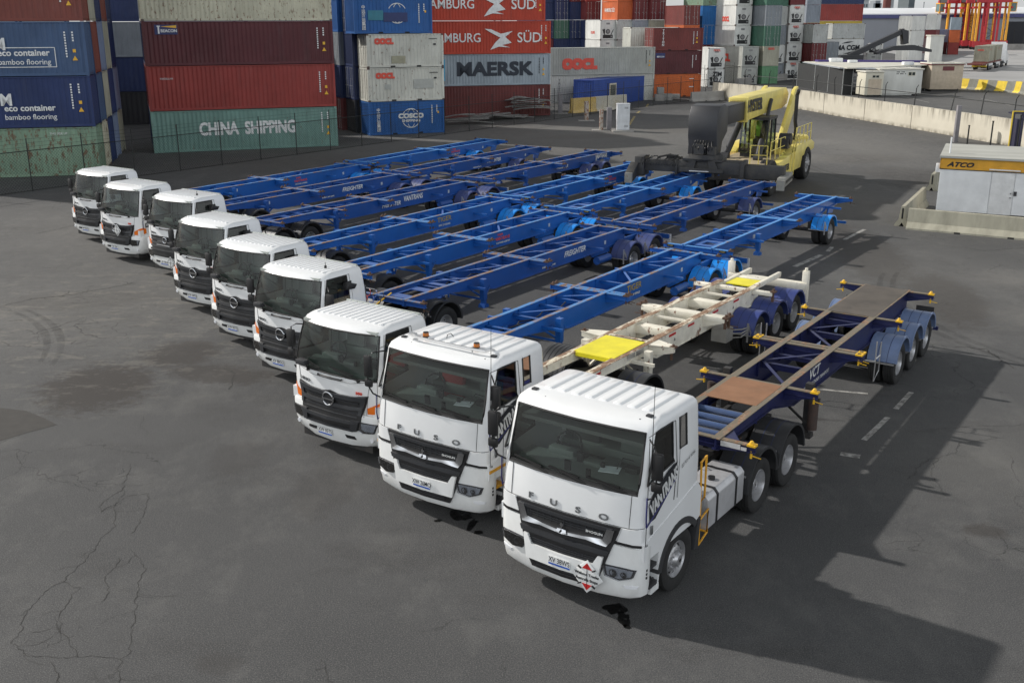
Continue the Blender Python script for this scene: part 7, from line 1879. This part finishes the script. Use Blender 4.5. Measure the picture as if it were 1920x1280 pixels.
# cab
mb = MB(); c0 = (-.62, .72)
mb.box(c0[0], c0[1], 6.5, 8.2, 1.62, 1.85)
for x in c0:
    for (y, yy) in ((6.45, 6.6), (8.1, 8.1), (7.3, 7.3)): mb.beam((x, yy if y != 6.45 else 6.35, 1.85), (x, 6.75 if y == 6.45 else yy, 3.5), .08, .08)
mb.box(c0[0]-.05, c0[1]+.05, 6.6, 8.25, 3.48, 3.62)
cb_ = part('cab', mb, SDRK, st)
mb = MB(); mb.prism([(6.33, 1.85), (6.28, 2.3), (6.73, 3.48), (8.1, 3.48), (8.1, 1.85)], 'x', c0[0], c0[1]); part('cab_glass', mb, glass_mat('stacker_glass', (.62, .72, .68), .05), cb_, 0)
mb = MB(); mb.cbox((.05, 7.5, 2.2), (.5, .5, .5)); mb.cbox((.05, 7.75, 2.7), (.5, .15, .8)); part('seat', mb, SEAT, cb_, bevel=.03)
mb = MB(); mb.cbox((.05, 7.72, 2.95), (.42, .2, .8)); part('lime_reflection', mb, paint('lime_reflection_colour', (.45, .80, .10), .6, dirt=0), cb_, bevel=.05)  # lime block standing in for a reflection in the cab glass
# boom
BX = -.35
mb = MB(); mb.prism([(4.6, 3.58), (4.6, 4.62), (5.0, 4.72), (12.3, 4.78), (12.9, 4.45), (12.7, 3.9), (11.6, 3.72), (9.0, 3.72)], 'x', BX-.42, BX+.48)
for y in (4.6,): mb.box(BX-.46, BX+.52, y, y+.3, 3.52, 4.70)
bm_ = part('boom', mb, SYEL, st, 30, bevel=.03)
text_part('lettering', 'HYSTER', lambda a, b, c: (BX+.525, 5.95+a, 4.25+b), BTEXT, bm_, size=.78, bold=.035, sx=.98)
mb = MB(); mb.prism([(.6, 3.62), (.6, 4.42), (4.7, 4.52), (4.7, 3.66)], 'x', BX-.33, BX+.38); mb.box(BX-.34, BX+.40, .8, 4.5, 4.45, 4.50); part('inner_boom', mb, SDRK, st, bevel=.01)
mb = MB(); mb.prism([(-.35, 2.45), (-.30, 2.9), (-.42, 3.3), (-.42, 4.15), (-.1, 4.62), (.6, 4.68), (1.2, 4.5), (1.2, 3.4), (.5, 3.0), (.3, 2.45)], 'x', BX-.78, BX+.58)
part('boom_head', mb, SDRK, st, 35, bevel=.03)
mb = MB(); mb.cyl((BX, 0, 2.28), (BX, 0, 2.48), .78, 22); mb.box(BX-.35, BX+.1, -.72, -.4, 2.5, 2.95); mb.box(BX+.25, BX+.6, -.65, -.4, 2.5, 2.85)
for k in range(7): mb.tube([(BX-.5+k*.16, -.5, 2.45), (BX-.45+k*.15, -.68-.05*(k % 3), 2.8+.05*(k % 2)), (BX-.4+k*.13, -.45, 3.1)], .03, 5)
part('rotator', mb, SDK2, st)
for s in (-1, 1):
    mb = MB(); a, b_ = Vector((s*.85+BX+.1, 5.5, 1.7)), Vector((s*.55+BX, 8.9, 4.35)); mb.cyl(a, a+(b_-a)*.62, .17, 12); mb.cyl(a+(b_-a)*.62, b_, .10, 10); mb.cyl(a-Vector((.2, 0, 0)), a+Vector((.2, 0, 0)), .22, 10); part('lift_cylinder', mb, SDRK, st)
    mb = MB(); mb.prism([(9.3, 2.1), (10.4, 2.1), (12.9, 4.3), (12.6, 4.85), (12.0, 4.7)], 'x', min(s*.75, s*.95)+BX+.1, max(s*.75, s*.95)+BX+.1); part('boom_support', mb, SYEL, st, bevel=.02)
mb = MB(); mb.tube([(1.25, 10.3, 2.2), (1.3, 10.2, 2.8), (1.3, 9.9, 3.2), (1.3, 9.9, 4.55), (1.4, 9.75, 4.8)], .10, 10); part('exhaust', mb, SDRK, st)
for (x0, x1, y0, y1, z0, n_) in ((1.75, 1.75, 8.4, 11.8, 2.05, 4), (1.30, 1.30, 5.2, 8.0, 1.62, 3), (-1.75, -1.75, 3.6, 6.5, 1.6, 3), (.8, 1.6, 3.3, 3.4, 1.62, 2)):
    mb = MB()
    for i in range(n_+1): u = i/n_; p = Vector((x0+(x1-x0)*u, y0+(y1-y0)*u, z0)); mb.cyl(p, p+Vector((0, 0, .95)), .025, 6)
    for h in (.5, .95): mb.cyl((x0, y0, z0+h), (x1, y1, z0+h), .022, 6)
    part('handrail', mb, SYEL, st)
mb = MB(); mb.tube([(1.75, 7.6, .6), (1.78, 7.7, 1.8), (1.78, 8.2, 2.6), (1.75, 8.6, 3.0)], .03, 6); mb.tube([(1.75, 8.3, .6), (1.78, 8.3, 1.8), (1.78, 8.8, 2.6)], .03, 6); part('handrail', mb, SYEL, st)
mb = MB(); mb.cbox((1.2, 8.2, 2.2), (.5, .5, .5)); mb.cyl((.9, 8.5, 2.4), (1.5, 8.5, 2.4), .3, 12); part('air_cleaner', mb, SDRK, st)
# spreader
spr = thing('container_spreader', 'black telescopic container spreader hanging across the front of the reach stacker', 'spreader', (9.23, 48.1, 0), -.40)
mb = MB(); mb.box(-1.6, 1.5, -.45, .45, 1.62, 2.18); mb.box(-1.62, -1.5, -.5, .5, 1.5, 2.22); mb.box(.1, .22, -.5, .5, 1.45, 2.25); mb.box(1.5, 3.3, -.32, .32, 1.45, 2.05); mb.box(-3.2, -1.6, -.32, .32, 1.6, 2.12)
mb.box(1.38, 1.55, -.5, .5, 1.4, 2.22)
part('beam', mb, SDK2, spr, bevel=.015)
mb = MB()
for s in (-1, 1): mb.prism([(BX+s*.75, 1.85), (BX+s*.55, 2.28), (BX+s*.25, 2.28), (BX+s*.35, 1.85)], 'y', -.62, -.3)
mb.box(BX-1.0, BX+1.0, -.70, -.62, 1.70, 1.86); mb.box(BX-.9, BX+.9, -.6, .6, 2.18, 2.28)
part('cradle', mb, SDK2, spr)
mb = MB(); mb.box(-3.55, -3.1, -.5, .45, 1.35, 2.25); mb.prism([(-.5, 1.4), (-1.35, 1.2), (-1.35, 1.6), (-.5, 2.0)], 'x', -3.75, -3.35); part('end_arm', mb, SDK2, spr, bevel=.02)
mb = MB(); mb.box(3.15, 3.5, -1.1, 1.15, 1.28, 1.68); part('end_arm', mb, HOOK, spr, bevel=.02)
mb = MB()
for (x, y) in ((-3.55, -1.38), (3.32, -1.13)): mb.box(x-.17, x+.17, y-.12, y+.06, 1.15, 1.6); mb.cyl((x, y-.13, 1.4), (x, y-.12, 1.4), .09, 10)
part('twistlock_box', mb, HOOK, spr)
mb = MB()
for k in range(9): mb.cyl((3.505, -.85+k*.24, 1.48), (3.51, -.85+k*.24, 1.48), .08, 8)
part('lightening_hole', mb, BLACKP, spr)['kind'] = 'stuff'
mb = MB()
for k in range(14): x = -3.3+k*.13; mb.tube([(x, -.5, 1.9), (x+.1, -.56, 2.2+.1*math.sin(k*2.1)), (x+.25, -.2, 2.3)], .02, 4)
mb.tube([(-2.6, 0, 2.2), (-2.0, .1, 2.35), (-1.4, 0, 2.2)], .04, 5); mb.cbox((-1.9, .1, 2.25), (.5, .3, .18))
part('hydraulic_hose', mb, RUBBER, spr)['kind'] = 'stuff'
mb = MB(); mb.box(-.9, .0, -.715, -.70, 1.72, 1.76); part('label_strip', mb, WPLATE, spr)
# ================================================================= beyond the wall
sheet('concrete_apron', [[(57.5, 143), (60.5, 139.5), (75, 128), (120, 120), (260, 160), (260, 420), (120, 420), (96, 262), (74, 200), (66, 170), (60, 155)]], CONCP, 0.004, 'pale concrete apron where the loaded truck drives')
sheet('lane_marking', [dash(62.3, 141.0, 58.6, 119.0, .25), dash(44.5, 121.5, 44.0, 112.0, .14), dash(40.5, 136.5, 33.0, 121.0, .16), dash(33, 121, 31.4, 126, .16), dash(52, 118, 50.6, 107.5, .12)], LINEW, .008, 'thin white lines on the asphalt between wall and huts')
CREAM = paint('hut_cream', (.55, .52, .42), .6, dirt=.2, dirtcol=(.25, .22, .16), dscale=1.2, streak=(1, 1, .3))
CREAM2 = paint('hut_white', (.56, .56, .52), .6, dirt=.2, dirtcol=(.25, .22, .16), dscale=1.2, streak=(1, 1, .3))
TAN = paint('hut_tan', (.48, .40, .30), .6, dirt=.15)
MAROON = paint('hut_maroon', (.14, .03, .035), .5, dirt=.1)
HROOF = paint('hut_roof', (.60, .58, .50), .6, dirt=.25, dscale=1)
def hut(label, x, y, rz, w_, d, h, wall, roofc=HROOF, over=.12, trim=None, win=None, door=False):
    t = thing('portable_hut', label, 'portable hut', (x, y, 0), rz)
    mb = MB(); mb.box(0, w_, 0, d, .25, h-.12)
    part('wall', mb, wall, t, bevel=.02)
    mb = MB(); mb.box(-over, w_+over, -over, d+over, h-.12, h)
    if trim: mb.mi = 1; mb.box(-over-.01, w_+over+.01, -over-.01, d+over+.01, h-.22, h-.121)
    part('roof', mb, [roofc, trim or roofc], t)
    for k in range(1, 3): mb = MB(); mb.box(w_*k/3-.03, w_*k/3+.03, -over-.005, d+over, h, h+.02); part('roof_seam', mb, GREYP, t)
    mb = MB(); mb.box(.3, w_-.3, .2, d-.2, 0, .25); part('skid', mb, CHASSIS, t)
    if win:
        for (x0, x1, z0, z1) in win:
            mb = MB(); mb.box(x0, x1, -.03, .01, z0, z1); f = part('window', mb, CREAM, t)
            m_ = (x0+x1)/2
            mb = MB(); mb.box(x0+.06, m_-.04, -.035, -.028, z0+.06, z1-.06); mb.box(m_+.04, x1-.06, -.035, -.028, z0+.06, z1-.06); part('pane', mb, paint('dark_pane', (.03, .04, .04), .15), f)
    return t
h1 = hut('cream portable hut with a small double window high on its right, widest of three', 41.7, 121.3, .06, 5.0, 3.4, 3.05, CREAM2, win=[(3.3, 4.15, 2.25, 2.7)])
mb = MB()
for r_ in range(2):
    for k in range(8):
        if (k+r_) % 4 != 3: mb.box(1.95+k*.14, 2.04+k*.14, -.01, -.003, 2.62-r_*.2, 2.74-r_*.2)
part('faded_lettering', mb, BTEXT, h1)['kind'] = 'stuff'
mb = MB(); mb.box(.3, 3.8, -.25, -.1, .12, .2); mb.cyl((3.8, -.2, .15), (3.8, -.2, .6), .04, 6); part('waste_pipe', mb, CREAM2, h1)
hut('narrow cream hut with a tan door panel, left of the widest hut', 39.6, 119.6, .06, 2.05, 2.6, 2.85, CREAM, win=[(.7, 1.55, 2.1, 2.45)])
mb = MB(); mb.box(.35, 1.85, -.02, .0, .3, 2.0); o = part('tan_panel', mb, TAN, bpy.data.objects['portable_hut.001'])
h3 = hut('tall beige hut with a maroon roof edge and maroon sign board', 50.7, 129.4, .03, 3.9, 3.2, 3.35, TAN, trim=MAROON)
mb = MB(); mb.box(1.35, 2.75, -.03, -.005, 2.45, 2.95); part('sign_board', mb, MAROON, h3)
# canopy with dark mesh walls behind the huts
t = thing('canopy_shed', 'low canopy building with a pale flat roof and dark mesh walls', 'canopy', (38.3, 122.5, 0), .05)
mb = MB(); mb.prism([(0, 0), (2.6, .6), (13.5, 8.0), (14.5, 16.0), (1.2, 19.0)], 'z', 3.0, 3.12); part('roof', mb, HROOF, t)
mb = MB(); mb.prism([(-.3, 1.5), (3.0, -1.0), (4.2, 7.5), (1.0, 19.0)], 'z', 2.95, 3.07)
part('roof_panel', mb, paint('canopy_grey', (.34, .36, .38), .6, dirt=.2), t)
mb = MB(); mb.box(0.1, .16, 1.2, 18.0, 0, 2.95); mb.box(.1, 1.15, 1.16, 1.22, 0, 2.9); part('mesh_wall', mb, paint('mesh_dark', (.025, .027, .028), .7, dirt=.2), t)
mb = MB()
for (x, y) in ((.08, 1.1), (1.2, 1.1), (.08, 6), (.08, 11), (.08, 17.9), (12.9, 8)): mb.cyl((x, y, 0), (x, y, 2.95), .06, 8)
part('post', mb, RODM, t)['kind'] = 'stuff'
for (x, y, s_) in ((4.5, 16.5, 1.0), (9.6, 6.0, .8), (5.8, 14.0, .7)):
    mb = MB(); mb.cbox((x, y, 3.12+.25*s_), (1.6*s_, 1.0*s_, .5*s_)); part('air_conditioner', mb, PLATEW, t, bevel=.08)
mb = MB(); mb.prism([(2.4, 17.0), (15.5, 14.0), (15.5, 15.0), (2.4, 18.4)], 'z', 3.12, 3.35); part('purple_fascia', mb, paint('purple_fascia', (.05, .03, .17), .5, dirt=0), t)
t = thing('portable_hut', 'small white guard box with a dark window on the road behind the huts', 'guard box', (84.0, 216.5, 0), 0)
mb = MB(); mb.box(0, 2.6, 0, 2.4, 0, 5.2); part('wall', mb, CREAM2, t); mb = MB(); mb.box(-.15, 2.75, -.15, 2.55, 5.2, 5.4); part('roof', mb, HROOF, t)
# loaded truck driving away
ROADM = paint('deck_red_brown', (.15, .03, .02), .6, dirt=.3)
tk = thing('semi_trailer_truck', 'white truck hauling two olive-grey containers across the pale apron', 'truck', (80.0, 183.6, 0), -.56)
mb = MB(); mb.box(-1.2, 1.2, 0, 7.4, 1.15, 1.42); mb.box(-1.2, 1.2, 8.0, 16.2, 1.15, 1.42); mb.box(-1.2, 1.2, -5.0, 0, 1.05, 1.3); part('trailer_deck', mb, ROADM, tk)
mb = MB(); mb.box(-.5, .5, 14, 25.5, .7, 1.1); part('chassis', mb, CHASSIS, tk)
mb = MB(); mb.prism([(19.6, .9), (19.6, 3.9), (21.6, 4.1), (22.4, 2.5), (24.6, 2.1), (25.4, 1.6), (25.4, .5), (22, .5)], 'x', -1.2, 1.2); part('cab', mb, WHITE, tk, bevel=.05)
mb = MB(); mb.box(-1.25, 1.25, 18.9, 19.1, 1.2, 4.4); mb.box(-1.22, -1.12, 18.9, 21.4, 4.0, 4.2); part('headboard', mb, WHITE, tk)
for y in (2.2, 3.6, 5.0, 10.4, 11.8, 13.2, 17.4, 18.8, 23.6):
    for s in (-1, 1): wo = add_wheel(tk, s*1.1, y, s, dual=False, alloy=False)
for (y0, y1) in ((1.4, 5.7), (9.6, 13.9)):
    for s in (-1, 1): mb = MB(); mb.box(min(s*1.0, s*1.3), max(s*1.0, s*1.3), y0, y1, 1.0, 1.12); mb.box(min(s*1.26, s*1.3), max(s*1.26, s*1.3), y0, y1, .75, 1.0); part('mudguard', mb, PLATEW, tk)
mb = MB(); mb.box(-1.2, 1.2, -.1, 0, .55, .85); part('rear_marker', mb, YBAR, tk)
for s in (-1, 1): mb = MB(); mb.box(s*.9-.2, s*.9+.2, -.12, -.1, .9, 1.15); part('tail_lamp', mb, ORANGE, tk)
A_ = .56
def onT(x, y, z): return (80.0+x*math.cos(A_)+y*math.sin(A_), 183.6-x*math.sin(A_)+y*math.cos(A_), z)
CC['olive'] = (.30, .29, .22); CWORDS['olive'] = 'olive grey'
c1 = container('olive grey container riding at the back of the loaded truck', onT(1.22, .9, 1.43), PI/2-A_, 'olive', 6.06, 2.6, 'p', 'p', (('OOCL', 1.4, 1.9, .36, RTEXT, dict(face='e', bold=.02)),), 'containers on the loaded truck', coarse=True)
c2 = container('olive grey container with doors riding next to the truck cab', onT(1.22, 9.2, 1.43), PI/2-A_, 'olive', 6.06, 2.6, 'd', 'p', (), 'containers on the loaded truck', coarse=True)
text_part('lettering', 'OOCL', lambda a, b, c: (1.5+a, -.004, 2.0+b), RTEXT, c1, size=.45); text_part('lettering', 'OOCL', lambda a, b, c: (2.2+a, -.004, 2.0+b), RTEXT, c2, size=.45)
# far container groups
FG = 'containers near the straddle carriers'
def fcol(place, u, D, b, levels, L_=6.06, z0=0): x, y = U(u, D); return stack(place, x, y, b, levels, L_=L_, z0=z0, group=FG, end=True, coarse=True)
fcol('the off-white column with door end under the black boom', 1702, 190, -.75, [('reefer', 3.7, 'd'), ('reefer', 2.75, 'd'), ('reefer', 2.6, 'd')], L_=6.06)
fcol('the off-white column right of the one under the boom', 1751, 240, -.5, [('dgreen', 3.6), ('dred', 2.5), ('reefer', 3.4, 'd')])
fcol('the low pair of refrigerated boxes behind the canopy', 1650, 180, -.35, [('greyw', 2.7, 'r'), ('reefer', 1.6, 'r')], L_=12.19)
fcol('the sky blue edge column by the straddle carriers', 1757, 262, -.3, [('celeste', 3.2), ('celeste', 2.7)], L_=12.19)
fcol('the column with blue-grey doors by the straddle carriers', 1775, 262, -.3, [('dred', 2.9), ('bluegrey', 3.1, 'd')], L_=6.06)
fcol('the orange-red column by the straddle carriers', 1797, 258, -.35, [('red', 2.9), ('horange', 3.0), ('maersk', 3.0)], L_=6.06)
# screen of corrugated panels and low concrete wall along the far road
mb = MB(); x0, y0 = U(1712, 215); x1, y1 = U(1790, 290)
t = thing('mesh_screen', 'rust brown mesh screen along a low white concrete wall', 'screen', (x0, y0, 0), math.atan2(y1-y0, x1-x0)); Ls = math.hypot(x1-x0, y1-y0)
mb = MB(); corr(mb, (0, 0), (1, 0), (0, 1), 0, Ls, 1.2, 4.4, 1.0, .08); part('panel', mb, paint('screen_brown', (.16, .09, .09), .7, dirt=.5), t, 0)
mb = MB(); mb.box(0, Ls, -.3, .3, 0, 1.25); part('base_wall', mb, CONCP, t)
mb = MB(); mb.box(-12, 0, -.3, .3, 0, 1.4); part('base_wall', mb, CONCP, t)
x0, y0 = U(1880, 300); x1, y1 = U(2050, 300)
mb = MB(); mb.box(x0, x1, y0, y0+.5, 0, 1.6); o = part('low_wall', mb, CONCR, None); tag(o, 'low concrete wall in front of the dark warehouse opening', 'wall')
fence('distant wire fence above the low concrete wall', (x0, y0), (x1, y0), 9, 3.6, 4.2, z0=1.6, mesh=False, r=.08, barbs=0)
# black reach stacker arm
t = thing('reach_stacker', 'black reach stacker boom and spreader in front of the off-white column', 'reach stacker', (*U(1622, 172), 0), .15)
mb = MB(); mb.beam((0, 0, 3.9), (6.2, 0, 6.6), .7, .75); mb.beam((-3, 0, 2.6), (.3, 0, 4.0), .8, .8); mb.box(-5, -1.0, -1.2, 1.2, .8, 2.8); part('boom', mb, SDRK, t)
mb = MB(); mb.prism([(5.6, 6.9), (6.8, 6.6), (7.0, 4.6), (6.1, 4.4), (5.9, 5.6)], 'y', -.5, .5); part('boom_head', mb, SDRK, t)
mb = MB(); mb.prism([(1.5, 3.2), (4.5, 4.2), (8.0, 4.35), (11.2, 3.6), (11.2, 3.2), (8.4, 3.5), (4.4, 3.5), (1.6, 2.9)], 'y', -.6, .6); part('spreader', mb, SDRK, t)
for (x, y) in ((-4.2, -1), (-4.2, 1), (-1.6, -1), (-1.6, 1)): mb = MB(); mb.cyl((x, y-.25, .8), (x, y+.25, .8), .8, 14); part('wheel', mb, TYRE, t)
# straddle carriers
CRED = paint('carrier_red', (.42, .022, .03), .5, dirt=.15); CYEL = paint('carrier_yellow', (.80, .38, .03), .5, dirt=.1); CDK = paint('carrier_dark', (.03, .03, .035), .5)
CGL = paint('carrier_glass', (.12, .20, .20), .15, dirt=.1)
def straddle(label, x, y, rz, front='red'):
    t = thing('straddle_carrier', label, 'straddle carrier', (x, y, 0), rz, 'straddle carriers')
    for s in (-1, 1):
        mb = MB(); mb.box(s*2.3-.35, s*2.3+.35, -4.6, 4.6, 1.0, 2.1); mb.box(s*2.3-.5, s*2.3+.5, -4.6, -3.0, .8, 2.6); mb.box(s*2.3-.5, s*2.3+.5, 3.0, 4.6, .8, 2.4); part('sill_beam', mb, CRED, t)
        for i, yy in enumerate((-4.0, -1.6, 1.6, 4.0)):
            mb = MB(); mb.box(s*2.3-.26, s*2.3+.26, yy-.26, yy+.26, 2.0, 13.2); part('leg', mb, CYEL if i in (0, 3) else CRED, t)
            mb = MB(); mb.cyl((s*2.3-.2, yy, .75), (s*2.3+.2, yy, .75), .75, 14); part('wheel', mb, TYRE, t)
        mb = MB(); mb.box(s*2.3-.35, s*2.3+.35, -4.6, 4.6, 13.0, 13.9); part('top_beam', mb, CRED, t)
    mb = MB(); mb.box(-2.6, 2.6, -4.4, -3.5, 13.2, 14.3); mb.box(-2.6, 2.6, 3.5, 4.4, 13.2, 14.3); mb.box(-1.6, 1.6, -1, 1, 13.4, 15.2); part('machinery_deck', mb, CDK, t)
    mb = MB(); mb.box(-1.3, 1.3, -5.2, 5.2, 11.4, 11.9); part('spreader', mb, CRED, t)
    mb = MB(); mb.prism([(-6.2, 11.2), (-6.0, 10.6), (-4.7, 10.6), (-4.7, 12.8), (-6.2, 12.8)], 'x', -.9, .9); cb2 = part('cab', mb, CGL, t)
    mb = MB(); mb.box(-1.0, 1.0, -6.3, -4.6, 12.8, 13.1); mb.box(-1.0, 1.0, -6.2, -4.6, 10.45, 10.6)
    for x_ in (-.95, .95): mb.box(x_-.06, x_+.06, -6.25, -6.1, 10.6, 12.8); mb.box(x_-.06, x_+.06, -4.8, -4.65, 10.6, 12.8)
    part('cab_frame', mb, CYEL, cb2)
    mb = MB()
    for z in (4.5, 7.0, 9.5): mb.box(2.6, 2.7, -1.8, 1.8, z, z+.12)
    for k in range(3): mb.beam((2.65, -1.6 if k % 2 else 1.6, 2.2+k*2.5), (2.65, 1.6 if k % 2 else -1.6, 4.5+k*2.5), .12, .12)
    part('stair', mb, CDK, t)
    return t
straddle('red and yellow straddle carrier at the right end of the three', *U(1852, 300), 1.35)
straddle('red and yellow straddle carrier in the middle of the three', *U(1826, 312), 1.55)
straddle('red and yellow straddle carrier at the left end, behind the stacked boxes', *U(1785, 318), -1.35)
# warehouses and skyline
WHG = paint('warehouse_grey', (.22, .235, .26), .6, dirt=.1, dscale=.1); WHR = paint('warehouse_roof_white', (.72, .73, .74), .5, dirt=.15, dscale=.05)
DK = paint('warehouse_dark', (.012, .013, .018), .7, dirt=0)
def warehouse(label, x0, y0, w_, d, h, rise, opening=None, fasc=None):
    t = thing('warehouse', label, 'warehouse', (x0, y0, 0), -.06)
    mb = MB(); mb.box(0, w_, 0, d, 0, h); part('wall', mb, WHG, t)
    mb = MB(); mb.prism([(-.6, h), (-.6, h+.5), (d*.5, h+rise), (d+.6, h+.3), (d+.6, h)], 'x', -1, w_+1); part('roof', mb, WHR, t)
    mb = MB(); mb.box(-1, w_+1, -.75, -.6, h-.9, h+.2); part('fascia', mb, fasc or paint('fascia_purple', (.05, .055, .16), .5, dirt=0), t)
    mb = MB()
    for k in range(int(w_/12)): mb.box(k*12-.15, k*12+.15, -.12, 0, 0, h-.9)
    part('column', mb, WHG, t)['kind'] = 'stuff'
    if opening: mb = MB(); mb.box(opening[0], opening[1], -.2, -.05, 0, h-2.2); part('opening', mb, DK, t)
    return t
xw, yw = U(1606, 320)
warehouse('long grey warehouse with a white roof behind the containers', xw, yw, 36, 60, 9.6, 2.4)
xw, yw = U(1806, 335)
warehouse('grey warehouse with a dark open front at the right edge', xw, yw, 60, 60, 9.9, 2.5, opening=(13, 60))
def block(name, label, cat, u0, u1, D, h, mat, z=0):
    x0, y0 = U(u0, D); x1, y1 = U(u1, D); mb = MB(); mb.box(0, x1-x0, 0, 18, z, h); o = part(name, mb, mat, None, 0); o.location = (x0, y0, 0); tag(o, label, cat); return o
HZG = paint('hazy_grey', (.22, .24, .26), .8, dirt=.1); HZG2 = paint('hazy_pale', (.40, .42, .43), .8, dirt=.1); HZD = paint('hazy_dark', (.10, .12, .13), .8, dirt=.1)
def building(label, u0, u1, D, h, mat, bits=()):
    x0, y0 = U(u0, D); x1, y1 = U(u1, D); t = thing('building', label, 'building', (x0, y0, 0)); W2 = x1-x0
    mb = MB(); mb.box(0, W2, 0, 18, 0, h); part('wall', mb, mat, t, 0)
    mb = MB(); mb.box(-.3, W2+.3, -.3, 18.3, h, h+.5); part('roof', mb, HZG2, t, 0)
    for (a, b_, hh) in bits: mb = MB(); mb.box(W2*a, W2*b_, 3, 12, h+.5, h+hh); part('roof_box', mb, mat, t, 0)
    for k in range(4): mb = MB(); mb.box(W2*(.08+k*.23), W2*(.23+k*.23), -.06, .0, h*.82, h*.90); part('window', mb, HZD, t, 0)
building('pale hazy building just right of the navy top container', 1602, 1624, 520, 17.5, HZG2, [(0, .3, 5)])
building('long low grey building below the brick chimney', 1634, 1686, 560, 13.6, HZG, [(.05, .35, 3.2), (.12, .3, 4.6)])
building('dark rounded grain tower on the skyline', 1699, 1710, 620, 20, HZD, [(.2, .9, 4), (.4, 1.3, 6.5)])
for (u, D, h, r_, mat, lab) in ((1658, 540, 26, 2.3, paint('brick_red', (.16, .05, .04), .8, dirt=.2), 'red brick chimney on the skyline'), (1666, 545, 26, 1.5, HZG2, 'pale chimney beside the red brick one'), (1726, 420, 14.5, .18, HZG, 'thin mast on the skyline left of the straddle carriers')):
    x, y = U(u, D); t = thing('chimney' if r_ > 1 else 'mast', lab, 'chimney' if r_ > 1 else 'mast', (x, y, 0)); mb = MB(); mb.cyl((0, 0, 0), (0, 0, h), r_, 12, r_*.8); part('shaft', mb, mat, t)
    mb = MB(); mb.cyl((0, 0, h), (0, 0, h+.6), r_*.95, 12); part('rim', mb, HZD, t)
# trees on the skyline
LEAF = paint('leaf_dark', (.035, .055, .03), .9, dirt=.3, dirtcol=(.07, .09, .04), dscale=.8); BARK = paint('bark', (.08, .06, .045), .9)
def tree(label, u, D, h, r_, seed):
    x, y = U(u, D); t = thing('tree', label, 'tree', (x, y, 0)); rr = random.Random(seed)
    mb = MB(); mb.tube([(0, 0, 0), (.2, 0, h*.4), (-.1, .2, h*.7)], [.5, .35, .15], 8); mb.tube([(.1, 0, h*.4), (r_*.5, .3, h*.7)], [.25, .08], 6); mb.tube([(.1, 0, h*.45), (-r_*.5, -.3, h*.72)], [.22, .08], 6); part('trunk', mb, BARK, t)
    mb = MB()
    cl = [(rr.uniform(-.7, .7)*r_, rr.uniform(-.7, .7)*r_, h*.68+rr.uniform(-.35, .3)*r_, rr.uniform(.3, .55)*r_) for _ in range(12)]
    for (cx, cy, cz, cr) in cl:
        for _ in range(90):
            v = Vector((rr.gauss(0, 1), rr.gauss(0, 1), rr.gauss(0, 1))).normalized()*cr*rr.uniform(.6, 1.05); p = Vector((cx, cy, cz))+v
            a = Vector((rr.gauss(0, 1), rr.gauss(0, 1), rr.gauss(0, 1))).normalized()*.5; b_ = a.cross(v).normalized()*.35
            mb.bm.faces.new([mb.bm.verts.new(p+a), mb.bm.verts.new(p+b_), mb.bm.verts.new(p-a), mb.bm.verts.new(p-b_)])
    o = link('crown', mb.mesh('crown', LEAF, 0, recalc=False), t)
tree('dark round tree left of the brick chimney', 1623, 460, 13.6, 4.2, 1)
tree('dark spreading tree right of the grain tower', 1741, 470, 12.2, 4.4, 2)
tree('small dark tree right of the thin mast', 1752, 480, 11.2, 2.6, 3)
